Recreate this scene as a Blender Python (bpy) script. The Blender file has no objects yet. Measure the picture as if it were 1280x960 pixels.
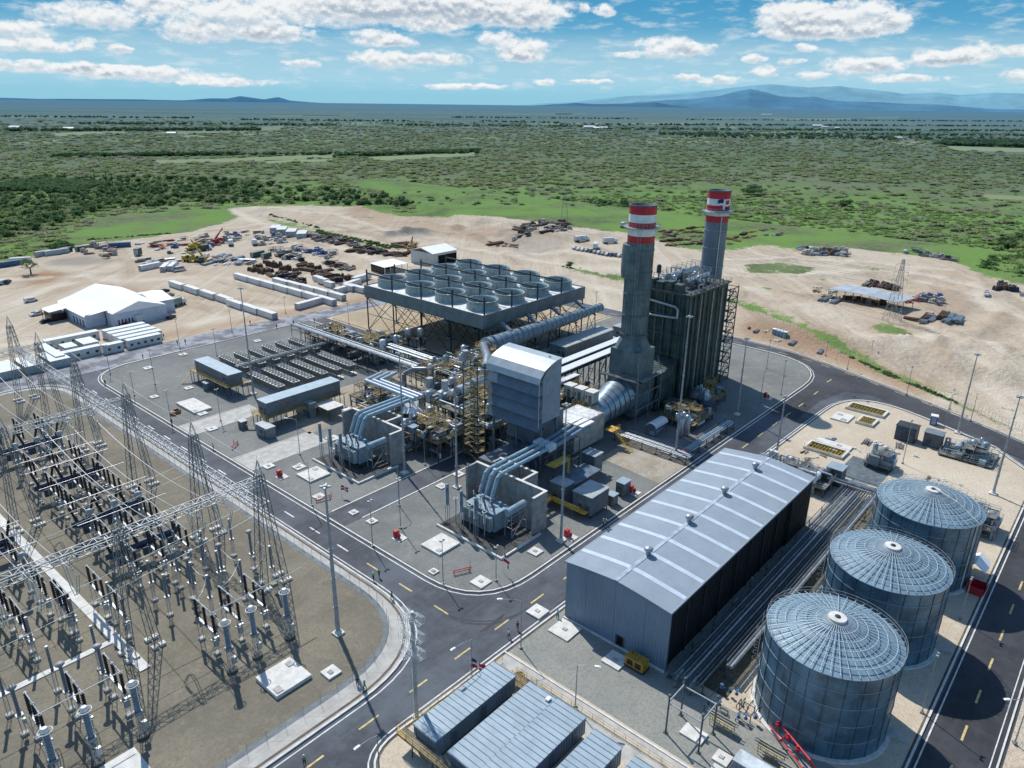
import bpy, bmesh, math, random
import numpy as np
from math import sin, cos, pi, radians, hypot, atan2
random.seed(7)
SC = bpy.context.scene
COL = SC.collection
# ------------------------------------------------------------------ camera
F_, PIT, ROL, HDG, CH = 918.5, 0.36778, 0.0125, 0.7178, 85.0
_fw = (cos(HDG)*cos(PIT), sin(HDG)*cos(PIT), -sin(PIT))
_rt = (sin(HDG), -cos(HDG), 0.0)
_up = (_rt[1]*_fw[2]-_rt[2]*_fw[1], _rt[2]*_fw[0]-_rt[0]*_fw[2], _rt[0]*_fw[1]-_rt[1]*_fw[0])
_r2 = tuple(cos(ROL)*a+sin(ROL)*b for a, b in zip(_rt, _up))
_u2 = tuple(-sin(ROL)*a+cos(ROL)*b for a, b in zip(_rt, _up))
def ray(x, y):
    a = (x-640)/F_; b = (480-y)/F_
    return [a*_r2[i]+b*_u2[i]+_fw[i] for i in range(3)]
def at(x, y, z=0.0):
    d = ray(x, y); t = (z-CH)/d[2]
    return (d[0]*t, d[1]*t)
def topix(X, Y, Z):
    v = (X, Y, Z-CH)
    q = [sum(i*j for i, j in zip(k, v)) for k in (_r2, _u2, _fw)]
    return (640+F_*q[0]/q[2], 480-F_*q[1]/q[2])
def hgt(bx, by, ty):
    X, Y = at(bx, by); Z = 0
    while Z < 80 and topix(X, Y, Z)[1] > ty: Z += .25
    return X, Y, Z
# ------------------------------------------------------------------ materials
MATS = {}
def newmat(name):
    m = bpy.data.materials.new(name); m.use_nodes = True
    nt = m.node_tree; b = nt.nodes['Principled BSDF']
    return m, nt, b
def N(nt, t, **kw):
    n = nt.nodes.new(t)
    for k, v in kw.items(): setattr(n, k, v)
    return n
def L(nt, a, b): nt.links.new(a, b)
def math_(nt, op, a, b=None, c=None, clamp=False):
    n = N(nt, 'ShaderNodeMath', operation=op, use_clamp=clamp)
    for i, v in enumerate((a, b, c)):
        if v is None: continue
        if isinstance(v, (int, float)): n.inputs[i].default_value = v
        else: L(nt, v, n.inputs[i])
    return n.outputs[0]
def noise(nt, vec, scale, detail=3, rough=.55):
    n = N(nt, 'ShaderNodeTexNoise'); n.inputs['Scale'].default_value = scale
    n.inputs['Detail'].default_value = detail; n.inputs['Roughness'].default_value = rough
    L(nt, vec, n.inputs['Vector']); return n.outputs['Fac']
def mixc(nt, f, a, b):
    n = N(nt, 'ShaderNodeMix', data_type='RGBA')
    for s, v in ((0, f), (6, a), (7, b)):
        if isinstance(v, (int, float)): n.inputs[s].default_value = v
        elif isinstance(v, tuple): n.inputs[s].default_value = (*v, 1) if len(v) == 3 else v
        else: L(nt, v, n.inputs[s])
    return n.outputs[2]
def smooth(nt, v, lo, hi):
    n = N(nt, 'ShaderNodeMapRange', interpolation_type='SMOOTHSTEP')
    n.inputs['From Min'].default_value = lo; n.inputs['From Max'].default_value = hi
    L(nt, v, n.inputs['Value']); return n.outputs[0]
def M(name, col, rough=.6, metal=0.0, ns=.5, na=.25, rib=0, ribamt=.3, spec=.4, panel=0, streak=0):
    """surface colour with soft dirt, optional vertical ribs (rib = metres), optional dark panel joints"""
    if name in MATS: return MATS[name]
    m, nt, b = newmat(name)
    b.inputs['Roughness'].default_value = rough; b.inputs['Metallic'].default_value = metal
    b.inputs['Specular IOR Level'].default_value = spec
    g = N(nt, 'ShaderNodeNewGeometry'); pos = g.outputs['Position']
    f = noise(nt, pos, ns, 5, .65)
    dark = tuple(c*(1-na*1.3) for c in col); lite = tuple(min(1, c*(1+na)) for c in col)
    c = mixc(nt, smooth(nt, f, .3, .7), dark, lite)
    sx = N(nt, 'ShaderNodeSeparateXYZ'); L(nt, pos, sx.inputs[0])
    if streak:
        mp = N(nt, 'ShaderNodeMapping'); mp.inputs['Scale'].default_value = (1.6, 1.6, .07)
        L(nt, pos, mp.inputs[0])
        st = noise(nt, mp.outputs[0], 1.0, 4, .7)
        c = mixc(nt, math_(nt, 'MULTIPLY', smooth(nt, st, .52, .75), streak), c, tuple(q*.35 for q in col))
    if rib or panel:
        s = math_(nt, 'ADD', sx.outputs[0], sx.outputs[1])
        if rib:
            w = math_(nt, 'SINE', math_(nt, 'MULTIPLY', s, 2*pi/rib))
            bp = N(nt, 'ShaderNodeBump'); bp.inputs['Strength'].default_value = .6; bp.inputs['Distance'].default_value = rib*.2
            L(nt, w, bp.inputs['Height']); L(nt, bp.outputs[0], b.inputs['Normal'])
            c = mixc(nt, math_(nt, 'MULTIPLY', smooth(nt, w, -.2, .9), ribamt), c, tuple(q*.55 for q in col))
        if panel:
            w2 = math_(nt, 'PINGPONG', s, panel/2)
            c = mixc(nt, math_(nt, 'MULTIPLY', smooth(nt, w2, .1, .0), .6), c, tuple(q*.4 for q in col))
    L(nt, c, b.inputs['Base Color'])
    MATS[name] = m; return m
galv = M('galvanised', (.38,.41,.43), .45, .3, 2, .2)
galvdark = M('galvanised_dark', (.10,.115,.13), .5, .2, 2, .3)
whitem = M('white_paint', (.78,.79,.78), .5, 0, .6, .08)
tentm = M('tent_fabric', (.82,.84,.87), .6, 0, .15, .05)
conc = M('concrete_light', (.46,.45,.42), .85, 0, .5, .15)
concw = M('concrete_white', (.66,.65,.61), .85, 0, .8, .12)
concd = M('concrete_wall', (.33,.33,.32), .85, 0, .6, .2, streak=.5)
yellow = M('yellow_paint', (.62,.40,.07), .5, 0, 1, .2)
ochre = M('ochre_steel', (.34,.24,.08), .6, 0, 1, .35)
red = M('red_paint', (.50,.025,.04), .45, 0, 1, .2)
blackm = M('black_insulator', (.022,.014,.016), .3, 0, 2, .2)
insul = M('grey_insulator', (.17,.20,.23), .35, 0, 2, .15)
bluegrey = M('bluegrey_tank', (.24,.34,.41), .4, .1, .7, .2)
busblue = M('bus_duct_blue', (.30,.43,.51), .4, .1, .8, .12)
darksteel = M('dark_steel', (.045,.055,.06), .55, .2, 1, .4)
greensteel = M('green_steel', (.07,.10,.092), .55, .1, .8, .35)
navy = M('navy_cabinet', (.045,.07,.11), .5, 0, 1, .3)
silver = M('silver_cladding', (.46,.49,.52), .32, .6, 1.2, .18)
silverd = M('dull_cladding', (.26,.30,.33), .4, .5, .8, .3)
wirem = M('conductor', (.40,.43,.45), .5, .2, 2, .1)
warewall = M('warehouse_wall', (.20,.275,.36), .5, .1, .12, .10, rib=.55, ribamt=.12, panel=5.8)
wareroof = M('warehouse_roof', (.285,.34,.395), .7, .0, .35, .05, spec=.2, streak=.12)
skylite = M('skylight', (.54,.62,.69), .4, 0, .4, .08)
hrsgm = M('hrsg_casing', (.065,.10,.095), .5, .2, .25, .35, rib=1.5, ribamt=.5, streak=.5)
stackm = M('stack_steel', (.13,.175,.19), .5, .2, .25, .3, rib=.0, streak=.6)
stackb = M('stack_plain_steel', (.17,.21,.26), .5, .2, .2, .12, streak=.3)
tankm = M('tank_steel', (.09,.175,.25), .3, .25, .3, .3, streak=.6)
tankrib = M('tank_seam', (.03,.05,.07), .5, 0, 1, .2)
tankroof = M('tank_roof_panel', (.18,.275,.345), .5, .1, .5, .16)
roofrib = M('tank_roof_rib', (.50,.58,.62), .4, .2, 2, .1)
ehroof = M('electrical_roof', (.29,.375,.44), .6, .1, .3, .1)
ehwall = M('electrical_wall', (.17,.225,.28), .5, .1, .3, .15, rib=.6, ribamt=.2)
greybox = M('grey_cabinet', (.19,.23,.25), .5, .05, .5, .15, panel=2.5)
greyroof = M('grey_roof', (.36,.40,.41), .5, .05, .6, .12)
inletm = M('filter_house_panel', (.27,.325,.375), .45, .15, .4, .1, panel=5.4)
inletd = M('filter_house_hood', (.115,.155,.205), .5, .15, .4, .12, panel=5.4)
skirtm = M('condenser_skirt', (.17,.205,.215), .55, .1, .3, .14, panel=4)
fanm = M('fan_stack_plate', (.30,.39,.41), .5, .1, .5, .15, panel=1.4)
deckm = M('condenser_deck', (.66,.68,.68), .7, 0, .6, .2)
corr = M('container_white', (.74,.74,.73), .5, 0, .5, .08, rib=.4, ribamt=.15)
corrg = M('container_green', (.05,.11,.10), .5, 0, .5, .2, rib=.4, ribamt=.35)
corrb = M('container_blue', (.06,.14,.26), .5, 0, .5, .2, rib=.4, ribamt=.35)
glass = M('dark_glass', (.02,.025,.03), .12, 0, 1, .1, spec=.8)
tyre = M('tyre', (.015,.015,.016), .8)
rust = M('rusty_steel', (.10,.055,.035), .8, 0, 1, .5)
timber = M('timber', (.25,.17,.10), .8, 0, 1, .3)
skin = M('skin', (.30,.16,.10), .6); hiviz = M('hiviz', (.15,.45,.10), .6); jeans = M('trousers', (.03,.04,.07), .8)
whiteline = M('line_white', (.66,.66,.63), .7, 0, .8, .2); yellowline = M('line_yellow', (.58,.46,.20), .7, 0, 1.2, .25)
bark = M('bark', (.09,.065,.045), .9)
# ------------------------------------------------------------------ mesh builder
SPLIT={'terminal','stored_goods','footing','leg','post','louvre','hatch','grille','valve','column','opening','window','end_box','fill'}
class MB:
    def __init__(s, loc=(0,0,0)): s.v=[]; s.f=[]; s.mi=[]; s.cur=0; s.o=loc; s.sm=[]
    def poly(s, pts, smooth=False):
        b=len(s.v); s.v+= [tuple(p) for p in pts]; s.f.append(tuple(range(b,b+len(pts)))); s.mi.append(s.cur); s.sm.append(smooth)
    def faces(s, pts, fs, smooth=False):
        b=len(s.v); s.v+=[tuple(p) for p in pts]
        for f in fs: s.f.append(tuple(b+i for i in f)); s.mi.append(s.cur); s.sm.append(smooth)
    def box(s, x0,x1,y0,y1,z0,z1):
        s.faces([(x0,y0,z0),(x1,y0,z0),(x1,y1,z0),(x0,y1,z0),(x0,y0,z1),(x1,y0,z1),(x1,y1,z1),(x0,y1,z1)],
                [(0,3,2,1),(4,5,6,7),(0,1,5,4),(1,2,6,5),(2,3,7,6),(3,0,4,7)])
    def cbox(s, c, d, rz=0):
        cx,cy,cz=c; a,b,h=d[0]/2,d[1]/2,d[2]; P=[]
        for z in (cz,cz+h):
            for x,y in ((-a,-b),(a,-b),(a,b),(-a,b)):
                P.append((cx+x*cos(rz)-y*sin(rz), cy+x*sin(rz)+y*cos(rz), z))
        s.faces(P,[(0,3,2,1),(4,5,6,7),(0,1,5,4),(1,2,6,5),(2,3,7,6),(3,0,4,7)])
    def tube(s, p, q, r, n=6, r2=None, caps=True, smooth=True):
        r2=r if r2 is None else r2
        d=[q[i]-p[i] for i in range(3)]; l=math.sqrt(sum(k*k for k in d))
        if l<1e-6: return
        d=[k/l for k in d]
        a=(0,0,1) if abs(d[2])<.9 else (1,0,0)
        u=(d[1]*a[2]-d[2]*a[1], d[2]*a[0]-d[0]*a[2], d[0]*a[1]-d[1]*a[0]); lu=math.sqrt(sum(k*k for k in u)); u=[k/lu for k in u]
        w=(d[1]*u[2]-d[2]*u[1], d[2]*u[0]-d[0]*u[2], d[0]*u[1]-d[1]*u[0])
        P=[]
        for c,rr in ((p,r),(q,r2)):
            for i in range(n):
                t=2*pi*i/n+pi/n; P.append(tuple(c[k]+rr*(cos(t)*u[k]+sin(t)*w[k]) for k in range(3)))
        s.faces(P,[(i,(i+1)%n,n+(i+1)%n,n+i) for i in range(n)],smooth and n>5)
        if caps: s.poly(P[:n][::-1]); s.poly(P[n:])
    def bar(s,p,q,w): s.tube(p,q,w*.6,4,caps=False,smooth=False)
    def path(s, pts, r, n=8):
        for a,b in zip(pts[:-1],pts[1:]): s.tube(a,b,r,n)
    def lathe(s, c, prof, n=20, smooth=True, cap=True):
        P=[]
        for r,z in prof:
            for i in range(n): t=2*pi*i/n; P.append((c[0]+r*cos(t),c[1]+r*sin(t),c[2]+z))
        fs=[]
        for k in range(len(prof)-1):
            for i in range(n): fs.append((k*n+i,k*n+(i+1)%n,(k+1)*n+(i+1)%n,(k+1)*n+i))
        s.faces(P,fs,smooth)
        if cap:
            if prof[-1][0]>.001: s.poly(P[-n:])
            if prof[0][0]>.001: s.poly(P[:n][::-1])
    def prism(s, pts, z0, z1):
        n=len(pts); s.faces([(x,y,z0) for x,y in pts]+[(x,y,z1) for x,y in pts],[(i,(i+1)%n,n+(i+1)%n,n+i) for i in range(n)])
        s.poly([(x,y,z1) for x,y in pts]); s.poly([(x,y,z0) for x,y in pts][::-1])
    def prof(s, pts, ax, a0, a1):
        """extrude a profile: ax 'x' -> pts are (y,z); ax 'y' -> pts are (x,z)"""
        n=len(pts); mk=(lambda p,a:(a,p[0],p[1])) if ax=='x' else (lambda p,a:(p[0],a,p[1]))
        A=[mk(p,a0) for p in pts]; B=[mk(p,a1) for p in pts]
        s.faces(A+B,[(i,(i+1)%n,n+(i+1)%n,n+i) for i in range(n)]); s.poly(A[::-1]); s.poly(B)
    def truss(s, a, b, w, h, seg, r=.06):
        """box truss from a to b, width w horizontally, height h, hanging below the points"""
        d=[b[i]-a[i] for i in range(3)]; l=math.sqrt(sum(k*k for k in d)); d=[k/l for k in d]
        if abs(d[2])<.8:
            sd=(-d[1],d[0],0); ls=hypot(*sd[:2]); sd=(sd[0]/ls,sd[1]/ls,0); up=(0,0,-1)
        else: sd=(1,0,0); up=(0,1,0)
        def c(t,i,j): return tuple(a[k]+d[k]*t*l+sd[k]*w*(i-.5)+up[k]*h*j for k in range(3))
        for i in (0,1):
            for j in (0,1): s.bar(c(0,i,j),c(1,i,j),r*1.4)
        for k in range(seg):
            t0,t1=k/seg,(k+1)/seg
            e=k%2
            for i in (0,1): s.bar(c(t0,i,e),c(t1,i,1-e),r); 
            for j in (0,1): s.bar(c(t0,e,j),c(t1,1-e,j),r)
            for j in (0,1): s.bar(c(t0,0,j),c(t0,1,j),r)
    def parts(s):
        """split into connected pieces"""
        par=list(range(len(s.v)))
        def fd(a):
            while par[a]!=a: par[a]=par[par[a]]; a=par[a]
            return a
        for f in s.f:
            for k in f[1:]: par[fd(k)]=fd(f[0])
        g={}
        for i,f in enumerate(s.f): g.setdefault(fd(f[0]),[]).append(i)
        return list(g.values())
    def build(s, name, mat, parent=None, world=True):
        if parent is not None and name in SPLIT:
            # tube caps are loose polygons: weld pieces that share positions
            key={}; rm={}
            for i,v in enumerate(s.v): k=(round(v[0],4),round(v[1],4),round(v[2],4)); rm[i]=key.setdefault(k,i)
            s.f=[tuple(rm[i] for i in f) for f in s.f]
            P=s.parts()
            if 1<len(P)<=40:
                for g in P:
                    b=MB(); mp={}
                    for fi in g:
                        f=[]
                        for i in s.f[fi]:
                            if i not in mp: mp[i]=len(b.v); b.v.append(s.v[i])
                            f.append(mp[i])
                        b.f.append(tuple(f)); b.mi.append(s.mi[fi]); b.sm.append(s.sm[fi])
                    o=b._build(name,mat,parent,world)
                return o
        return s._build(name,mat,parent,world)
    def _build(s, name, mat, parent=None, world=True):
        me=bpy.data.meshes.new(name)
        o=(0,0,0)
        if parent is not None and world: o=parent['_o']
        if parent is None and s.v:
            xs_=[v[0] for v in s.v]; ys2=[v[1] for v in s.v]; zs_=[v[2] for v in s.v]
            o=((min(xs_)+max(xs_))/2,(min(ys2)+max(ys2))/2,min(zs_))
        me.from_pydata([(x-o[0],y-o[1],z-o[2]) for x,y,z in s.v],[],s.f)
        for m in (mat if isinstance(mat,(list,tuple)) else [mat]): me.materials.append(m)
        me.polygons.foreach_set('material_index',s.mi); me.polygons.foreach_set('use_smooth',s.sm)
        me.update()
        ob=bpy.data.objects.new(name,me); COL.objects.link(ob)
        if parent is not None: ob.parent=parent; ob['_o']=parent['_o']
        else: ob.location=o; ob['_o']=o
        return ob
def tag(o,label,cat,group=None,kind=None):
    if label: o['label']=label
    if cat: o['category']=cat
    if group: o['group']=group
    if kind: o['kind']=kind
    return o
def thing(name,label,cat,loc,rz=0,group=None):
    o=bpy.data.objects.new(name,None); COL.objects.link(o); o.empty_display_size=.5
    o.location=loc; o.rotation_euler=(0,0,rz); o['_o']=tuple(loc); return tag(o,label,cat,group)
def local(name,label,cat,loc=(0,0,0),rz=0,group=None):
    """a thing whose parts are written in its own frame"""
    o=thing(name,label,cat,loc,rz,group); o['_o']=(0.,0.,0.); return o
def dup(r,loc,rz=0,label=None,group=None):
    c=r.copy(); COL.objects.link(c); c.location=loc; c.rotation_euler=(0,0,rz)
    if label: c['label']=label
    if group: c['group']=group
    def rec(a,b):
        for ch in CH_.get(a.name,()) or [k for k in a.children]:
            d=ch.copy(); COL.objects.link(d); d.parent=b; rec(ch,d)
    rec(r,c); return c
CH_={}
def struct(o): o['kind']='structure'; return o
ORD=['first','second','third','fourth','fifth','sixth','seventh','eighth','ninth','tenth','eleventh','twelfth','thirteenth','fourteenth','fifteenth','sixteenth','seventeenth','eighteenth','nineteenth','twentieth']
def rounded(pts, n=8):
    """pts: (x,y,r); returns polygon with rounded corners"""
    out=[]
    for i,(x,y,r) in enumerate(pts):
        if r<=0: out.append((x,y)); continue
        ax,ay,_=pts[i-1]; bx,by,_=pts[(i+1)%len(pts)]
        u=(ax-x,ay-y); lu=hypot(*u); u=(u[0]/lu,u[1]/lu); w=(bx-x,by-y); lw=hypot(*w); w=(w[0]/lw,w[1]/lw)
        dt=u[0]*w[0]+u[1]*w[1]; th=math.acos(max(-1,min(1,dt))); d=min(r/math.tan(th/2),lu*.49 if lu<2.2*r else lu,lw)
        p=(x+u[0]*d,y+u[1]*d); q=(x+w[0]*d,y+w[1]*d)
        for k in range(n+1):
            t=k/n; a=(1-t)**2; b=2*t*(1-t); c=t*t
            # bezier towards the corner, slightly rounder
            kx=x; ky=y
            out.append((a*p[0]+b*kx+c*q[0], a*p[1]+b*ky+c*q[1]))
    return out
def sheet(name,pts,z,mat,kind='structure'):
    m=MB(); m.poly([(x,y,z) for x,y in pts])
    me_=m
    o=MB.build(m,name,mat)
    bm=bmesh.new(); bm.from_mesh(o.data); bmesh.ops.triangulate(bm,faces=bm.faces[:])
    for f in bm.faces:
        if f.normal.z<0: f.normal_flip()
    bm.to_mesh(o.data); bm.free()
    o['kind']=kind; return o
def ribbon(pts, w, z0, z1, closed=False, side=0):
    """raised strip along a polyline"""
    m=MB(); n=len(pts); R=[]
    for i in range(n):
        a=pts[i-1] if (i>0 or closed) else pts[i]; b=pts[(i+1)%n] if (i<n-1 or closed) else pts[i]
        d=(b[0]-a[0],b[1]-a[1]); l=hypot(*d) or 1; nx,ny=-d[1]/l,d[0]/l
        x,y=pts[i]; o0,o1=(-w/2,w/2) if side==0 else ((0,w) if side>0 else (-w,0))
        R.append(((x+nx*o0,y+ny*o0),(x+nx*o1,y+ny*o1)))
    k=n if closed else n-1
    for i in range(k):
        (a,b),(c,d)=R[i],R[(i+1)%n]
        m.poly([(*a,z1),(*c,z1),(*d,z1),(*b,z1)])
        m.poly([(*a,z0),(*c,z0),(*c,z1),(*a,z1)]); m.poly([(*b,z1),(*d,z1),(*d,z0),(*b,z0)])
    return m
# ------------------------------------------------------------------ ground materials
def gravel(name,c1,c2,c3,big=.04,amt=.5):
    m,nt,b=newmat(name); b.inputs['Roughness'].default_value=.95; b.inputs['Specular IOR Level'].default_value=.15
    g=N(nt,'ShaderNodeNewGeometry'); p=g.outputs['Position']
    c=mixc(nt,smooth(nt,noise(nt,p,big,5,.65),.35,.65),c1,c2)
    c=mixc(nt,math_(nt,'MULTIPLY',smooth(nt,noise(nt,p,.22,5,.7),.5,.72),amt),c,c3)
    fine=noise(nt,p,2.6,5,.85)
    c=mixc(nt,math_(nt,'MULTIPLY',smooth(nt,noise(nt,p,.9,5,.75),.5,.7),.35),c,c3)
    c=mixc(nt,math_(nt,'MULTIPLY',smooth(nt,fine,.44,.64),.6),c,tuple(k*.55 for k in c1))
    L(nt,c,b.inputs['Base Color'])
    bp=N(nt,'ShaderNodeBump'); bp.inputs['Strength'].default_value=.5; bp.inputs['Distance'].default_value=.08
    L(nt,fine,bp.inputs['Height']); L(nt,bp.outputs[0],b.inputs['Normal']); return m
g_pad=gravel('pad_gravel',(.25,.257,.245),(.18,.19,.185),(.33,.325,.30),.05,.55)
g_yard=gravel('yard_gravel',(.245,.222,.172),(.175,.162,.128),(.33,.285,.21),.06,.5)
g_pad2=gravel('side_gravel',(.28,.29,.265),(.33,.33,.30),(.21,.22,.20),.08,.5)
def asphalt(name,c,wet=0.0):
    m,nt,b=newmat(name); b.inputs['Roughness'].default_value=.85
    g=N(nt,'ShaderNodeNewGeometry'); p=g.outputs['Position']
    col=mixc(nt,smooth(nt,noise(nt,p,.06,6,.68),.38,.64),tuple(k*.82 for k in c),tuple(k*1.9 for k in c)); col=mixc(nt,math_(nt,'MULTIPLY',smooth(nt,noise(nt,p,.25,6,.75),.5,.7),.5),col,tuple(k*2.3 for k in c))
    mp=N(nt,'ShaderNodeMapping'); mp.inputs['Scale'].default_value=(.9,.08,1); mp.inputs['Rotation'].default_value=(0,0,.0); L(nt,p,mp.inputs[0])
    col=mixc(nt,math_(nt,'MULTIPLY',smooth(nt,noise(nt,mp.outputs[0],.8,4,.7),.5,.8),.5),col,tuple(k*1.9 for k in c))
    col=mixc(nt,math_(nt,'MULTIPLY',smooth(nt,noise(nt,p,.35,6,.7),.58,.78),.55),col,tuple(k*.55 for k in c))
    # dusty tan film
    col=mixc(nt,math_(nt,'MULTIPLY',smooth(nt,noise(nt,p,.028,4,.6),.55,.8),.25),col,(.20,.185,.165))
    mp2=N(nt,'ShaderNodeMapping'); mp2.inputs['Scale'].default_value=(.06,1.1,1); L(nt,p,mp2.inputs[0])
    col=mixc(nt,math_(nt,'MULTIPLY',smooth(nt,noise(nt,mp2.outputs[0],.9,5,.7),.5,.75),.55),col,tuple(k*2.0 for k in c))
    fine=noise(nt,p,8,2,.8)
    col=mixc(nt,math_(nt,'MULTIPLY',fine,.35),col,tuple(k*.6 for k in c))
    if wet:
        w=smooth(nt,noise(nt,p,.16,5,.6),.42,.6)
        col=mixc(nt,math_(nt,'MULTIPLY',w,wet),col,(.36,.38,.42))
    L(nt,col,b.inputs['Base Color']); return m
a_main=asphalt('asphalt_main',(.060,.069,.083)); a_dark=asphalt('asphalt_new',(.034,.036,.043)); a_wet=asphalt('asphalt_wet',(.10,.105,.12),.75)
# ------------------------------------------------------------------ landscape (plain + sandy site), one material
def land_material():
    m,nt,b=newmat('landscape'); b.inputs['Roughness'].default_value=1; b.inputs['Specular IOR Level'].default_value=0
    g=N(nt,'ShaderNodeNewGeometry'); p=g.outputs['Position']
    rot=N(nt,'ShaderNodeMapping'); rot.inputs['Rotation'].default_value=(0,0,-HDG); L(nt,p,rot.inputs[0])   # u = away, v = across
    def band(su,sv,sc,det=4,off=0):
        mp=N(nt,'ShaderNodeMapping'); mp.inputs['Scale'].default_value=(su,sv,1); mp.inputs['Location'].default_value=(off,off*.7,0); L(nt,rot.outputs[0],mp.inputs[0])
        return noise(nt,mp.outputs[0],sc,det,.6)
    dist=N(nt,'ShaderNodeVectorMath',operation='LENGTH'); L(nt,p,dist.inputs[0]); dist=dist.outputs['Value']
    # vegetation, with painted tree and cloud shadow
    n1=noise(nt,p,.006,6,.62); n2=noise(nt,p,.035,5,.65); n3=noise(nt,p,.22,4,.7)
    v=mixc(nt,smooth(nt,n1,.38,.62),(.15,.195,.07),(.20,.20,.115))
    v=mixc(nt,math_(nt,'MULTIPLY',smooth(nt,n2,.45,.68),.7),v,(.10,.155,.055))
    v=mixc(nt,math_(nt,'MULTIPLY',smooth(nt,n3,.42,.66),.65),v,(.075,.11,.045))  # dark speckle puts tree shadows into the ground colour
    # bright grassy belt close to the site
    v=mixc(nt,math_(nt,'MULTIPLY',smooth(nt,dist,1050,700),smooth(nt,noise(nt,p,.02,4,.6),.35,.6)),v,(.165,.27,.065))
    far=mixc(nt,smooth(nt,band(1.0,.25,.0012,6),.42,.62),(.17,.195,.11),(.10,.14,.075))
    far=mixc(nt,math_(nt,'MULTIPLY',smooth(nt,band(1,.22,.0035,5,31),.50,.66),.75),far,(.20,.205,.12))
    far=mixc(nt,math_(nt,'MULTIPLY',smooth(nt,band(1,.12,.0022,4,77),.56,.70),.85),far,(.03,.055,.04))  # dark streaks: painted cloud shadow together with darker forest
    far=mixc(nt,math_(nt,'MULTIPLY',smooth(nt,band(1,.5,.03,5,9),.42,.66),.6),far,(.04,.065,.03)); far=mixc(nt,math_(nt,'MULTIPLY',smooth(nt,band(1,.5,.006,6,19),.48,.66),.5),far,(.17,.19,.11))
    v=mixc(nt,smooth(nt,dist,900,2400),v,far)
    fa=N(nt,'ShaderNodeAttribute',attribute_name='field'); v=mixc(nt,fa.outputs['Fac'],v,(.27,.31,.15))
    # sand
    s1=noise(nt,p,.02,6,.62); s2=band(.05,1,.16,5,3); s3=noise(nt,p,.35,5,.7)
    s=mixc(nt,smooth(nt,s1,.36,.64),(.57,.49,.385),(.50,.405,.30))
    trk=band(.035,1,.55,4,13); s=mixc(nt,math_(nt,'MULTIPLY',smooth(nt,trk,.52,.62),.55),s,(.44,.35,.26)); s=mixc(nt,math_(nt,'MULTIPLY',smooth(nt,noise(nt,p,.06,5,.7),.52,.66),.4),s,(.50,.41,.31)); s=mixc(nt,math_(nt,'MULTIPLY',smooth(nt,s2,.5,.72),.45),s,(.72,.66,.56))
    s=mixc(nt,math_(nt,'MULTIPLY',smooth(nt,s3,.5,.75),.4),s,(.42,.34,.25))
    at_=N(nt,'ShaderNodeAttribute',attribute_name='tone')
    sep=N(nt,'ShaderNodeSeparateColor'); L(nt,at_.outputs['Color'],sep.inputs[0])
    s=mixc(nt,math_(nt,'MULTIPLY',sep.outputs[1],1.0),s,(.36,.215,.12))      # rust soil
    s=mixc(nt,math_(nt,'MULTIPLY',sep.outputs[2],1.0),s,(.16,.155,.15))       # grey stone
    al=at_.outputs['Alpha']; s=mixc(nt,math_(nt,'MULTIPLY',smooth(nt,al,.5,1.0),math_(nt,'ADD',.25,math_(nt,'MULTIPLY',noise(nt,p,.25,4,.7),.9))),s,(.68,.60,.49)); s=mixc(nt,math_(nt,'MULTIPLY',smooth(nt,al,.5,.05),.7),s,(.34,.26,.185))
    s=mixc(nt,math_(nt,'MULTIPLY',smooth(nt,noise(nt,p,.9,4,.75),.55,.72),.45),s,(.33,.26,.19))
    brk=noise(nt,p,.10,6,.7)
    k=math_(nt,'ADD',sep.outputs[0],math_(nt,'ADD',math_(nt,'MULTIPLY',math_(nt,'SUBTRACT',brk,.5),1.3),math_(nt,'MULTIPLY',math_(nt,'SUBTRACT',noise(nt,p,.5,4,.7),.5),.7)))
    f=smooth(nt,k,.36,.62)
    inside=smooth(nt,sep.outputs[0],.0,.02)
    f=math_(nt,'MULTIPLY',f,inside)
    c=mixc(nt,f,v,s)
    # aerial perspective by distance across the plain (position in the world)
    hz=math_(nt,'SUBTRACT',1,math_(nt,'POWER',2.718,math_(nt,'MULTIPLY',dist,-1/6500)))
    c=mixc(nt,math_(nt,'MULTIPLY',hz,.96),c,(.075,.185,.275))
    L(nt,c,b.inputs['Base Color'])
    bp=N(nt,'ShaderNodeBump'); bp.inputs['Strength'].default_value=.7; bp.inputs['Distance'].default_value=1.3
    L(nt,s3,bp.inputs['Height']); L(nt,bp.outputs[0],b.inputs['Normal'])
    return m
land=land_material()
# plain: one sheet out to the horizon
m=MB(); R=[0,700,1500,3000,6000,10000,16500]
for k in range(len(R)-1):
    for i in range(96):
        t0,t1=2*pi*i/96,2*pi*(i+1)/96
        if R[k]==0: m.poly([(0,0,-.6),(R[1]*cos(t0),R[1]*sin(t0),-.6),(R[1]*cos(t1),R[1]*sin(t1),-.6)])
        else: m.poly([(R[k]*cos(t0),R[k]*sin(t0),-.6),(R[k+1]*cos(t0),R[k+1]*sin(t0),-.6),(R[k+1]*cos(t1),R[k+1]*sin(t1),-.6),(R[k]*cos(t1),R[k]*sin(t1),-.6)])
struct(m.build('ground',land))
def inpoly(P,X,Y):
    r=np.zeros(X.shape,bool); n=len(P)
    for i in range(n):
        x1,y1=P[i]; x2,y2=P[(i+1)%n]
        c=((y1>Y)!=(y2>Y)) & (X < (x2-x1)*(Y-y1)/((y2-y1) or 1e-9)+x1); r^=c
    return r
def blur(a,n):
    for _ in range(int(n*2.2)):
        a=(a+np.roll(a,1,0)+np.roll(a,-1,0)+np.roll(a,1,1)+np.roll(a,-1,1))/5
    return a
step=2.0; xs=np.arange(-90,560,step); ys=np.arange(-120,700,step); GX,GY=np.meshgrid(xs,ys,indexing='ij')
pxp=lambda pts:[at(*p) for p in pts]
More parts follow.
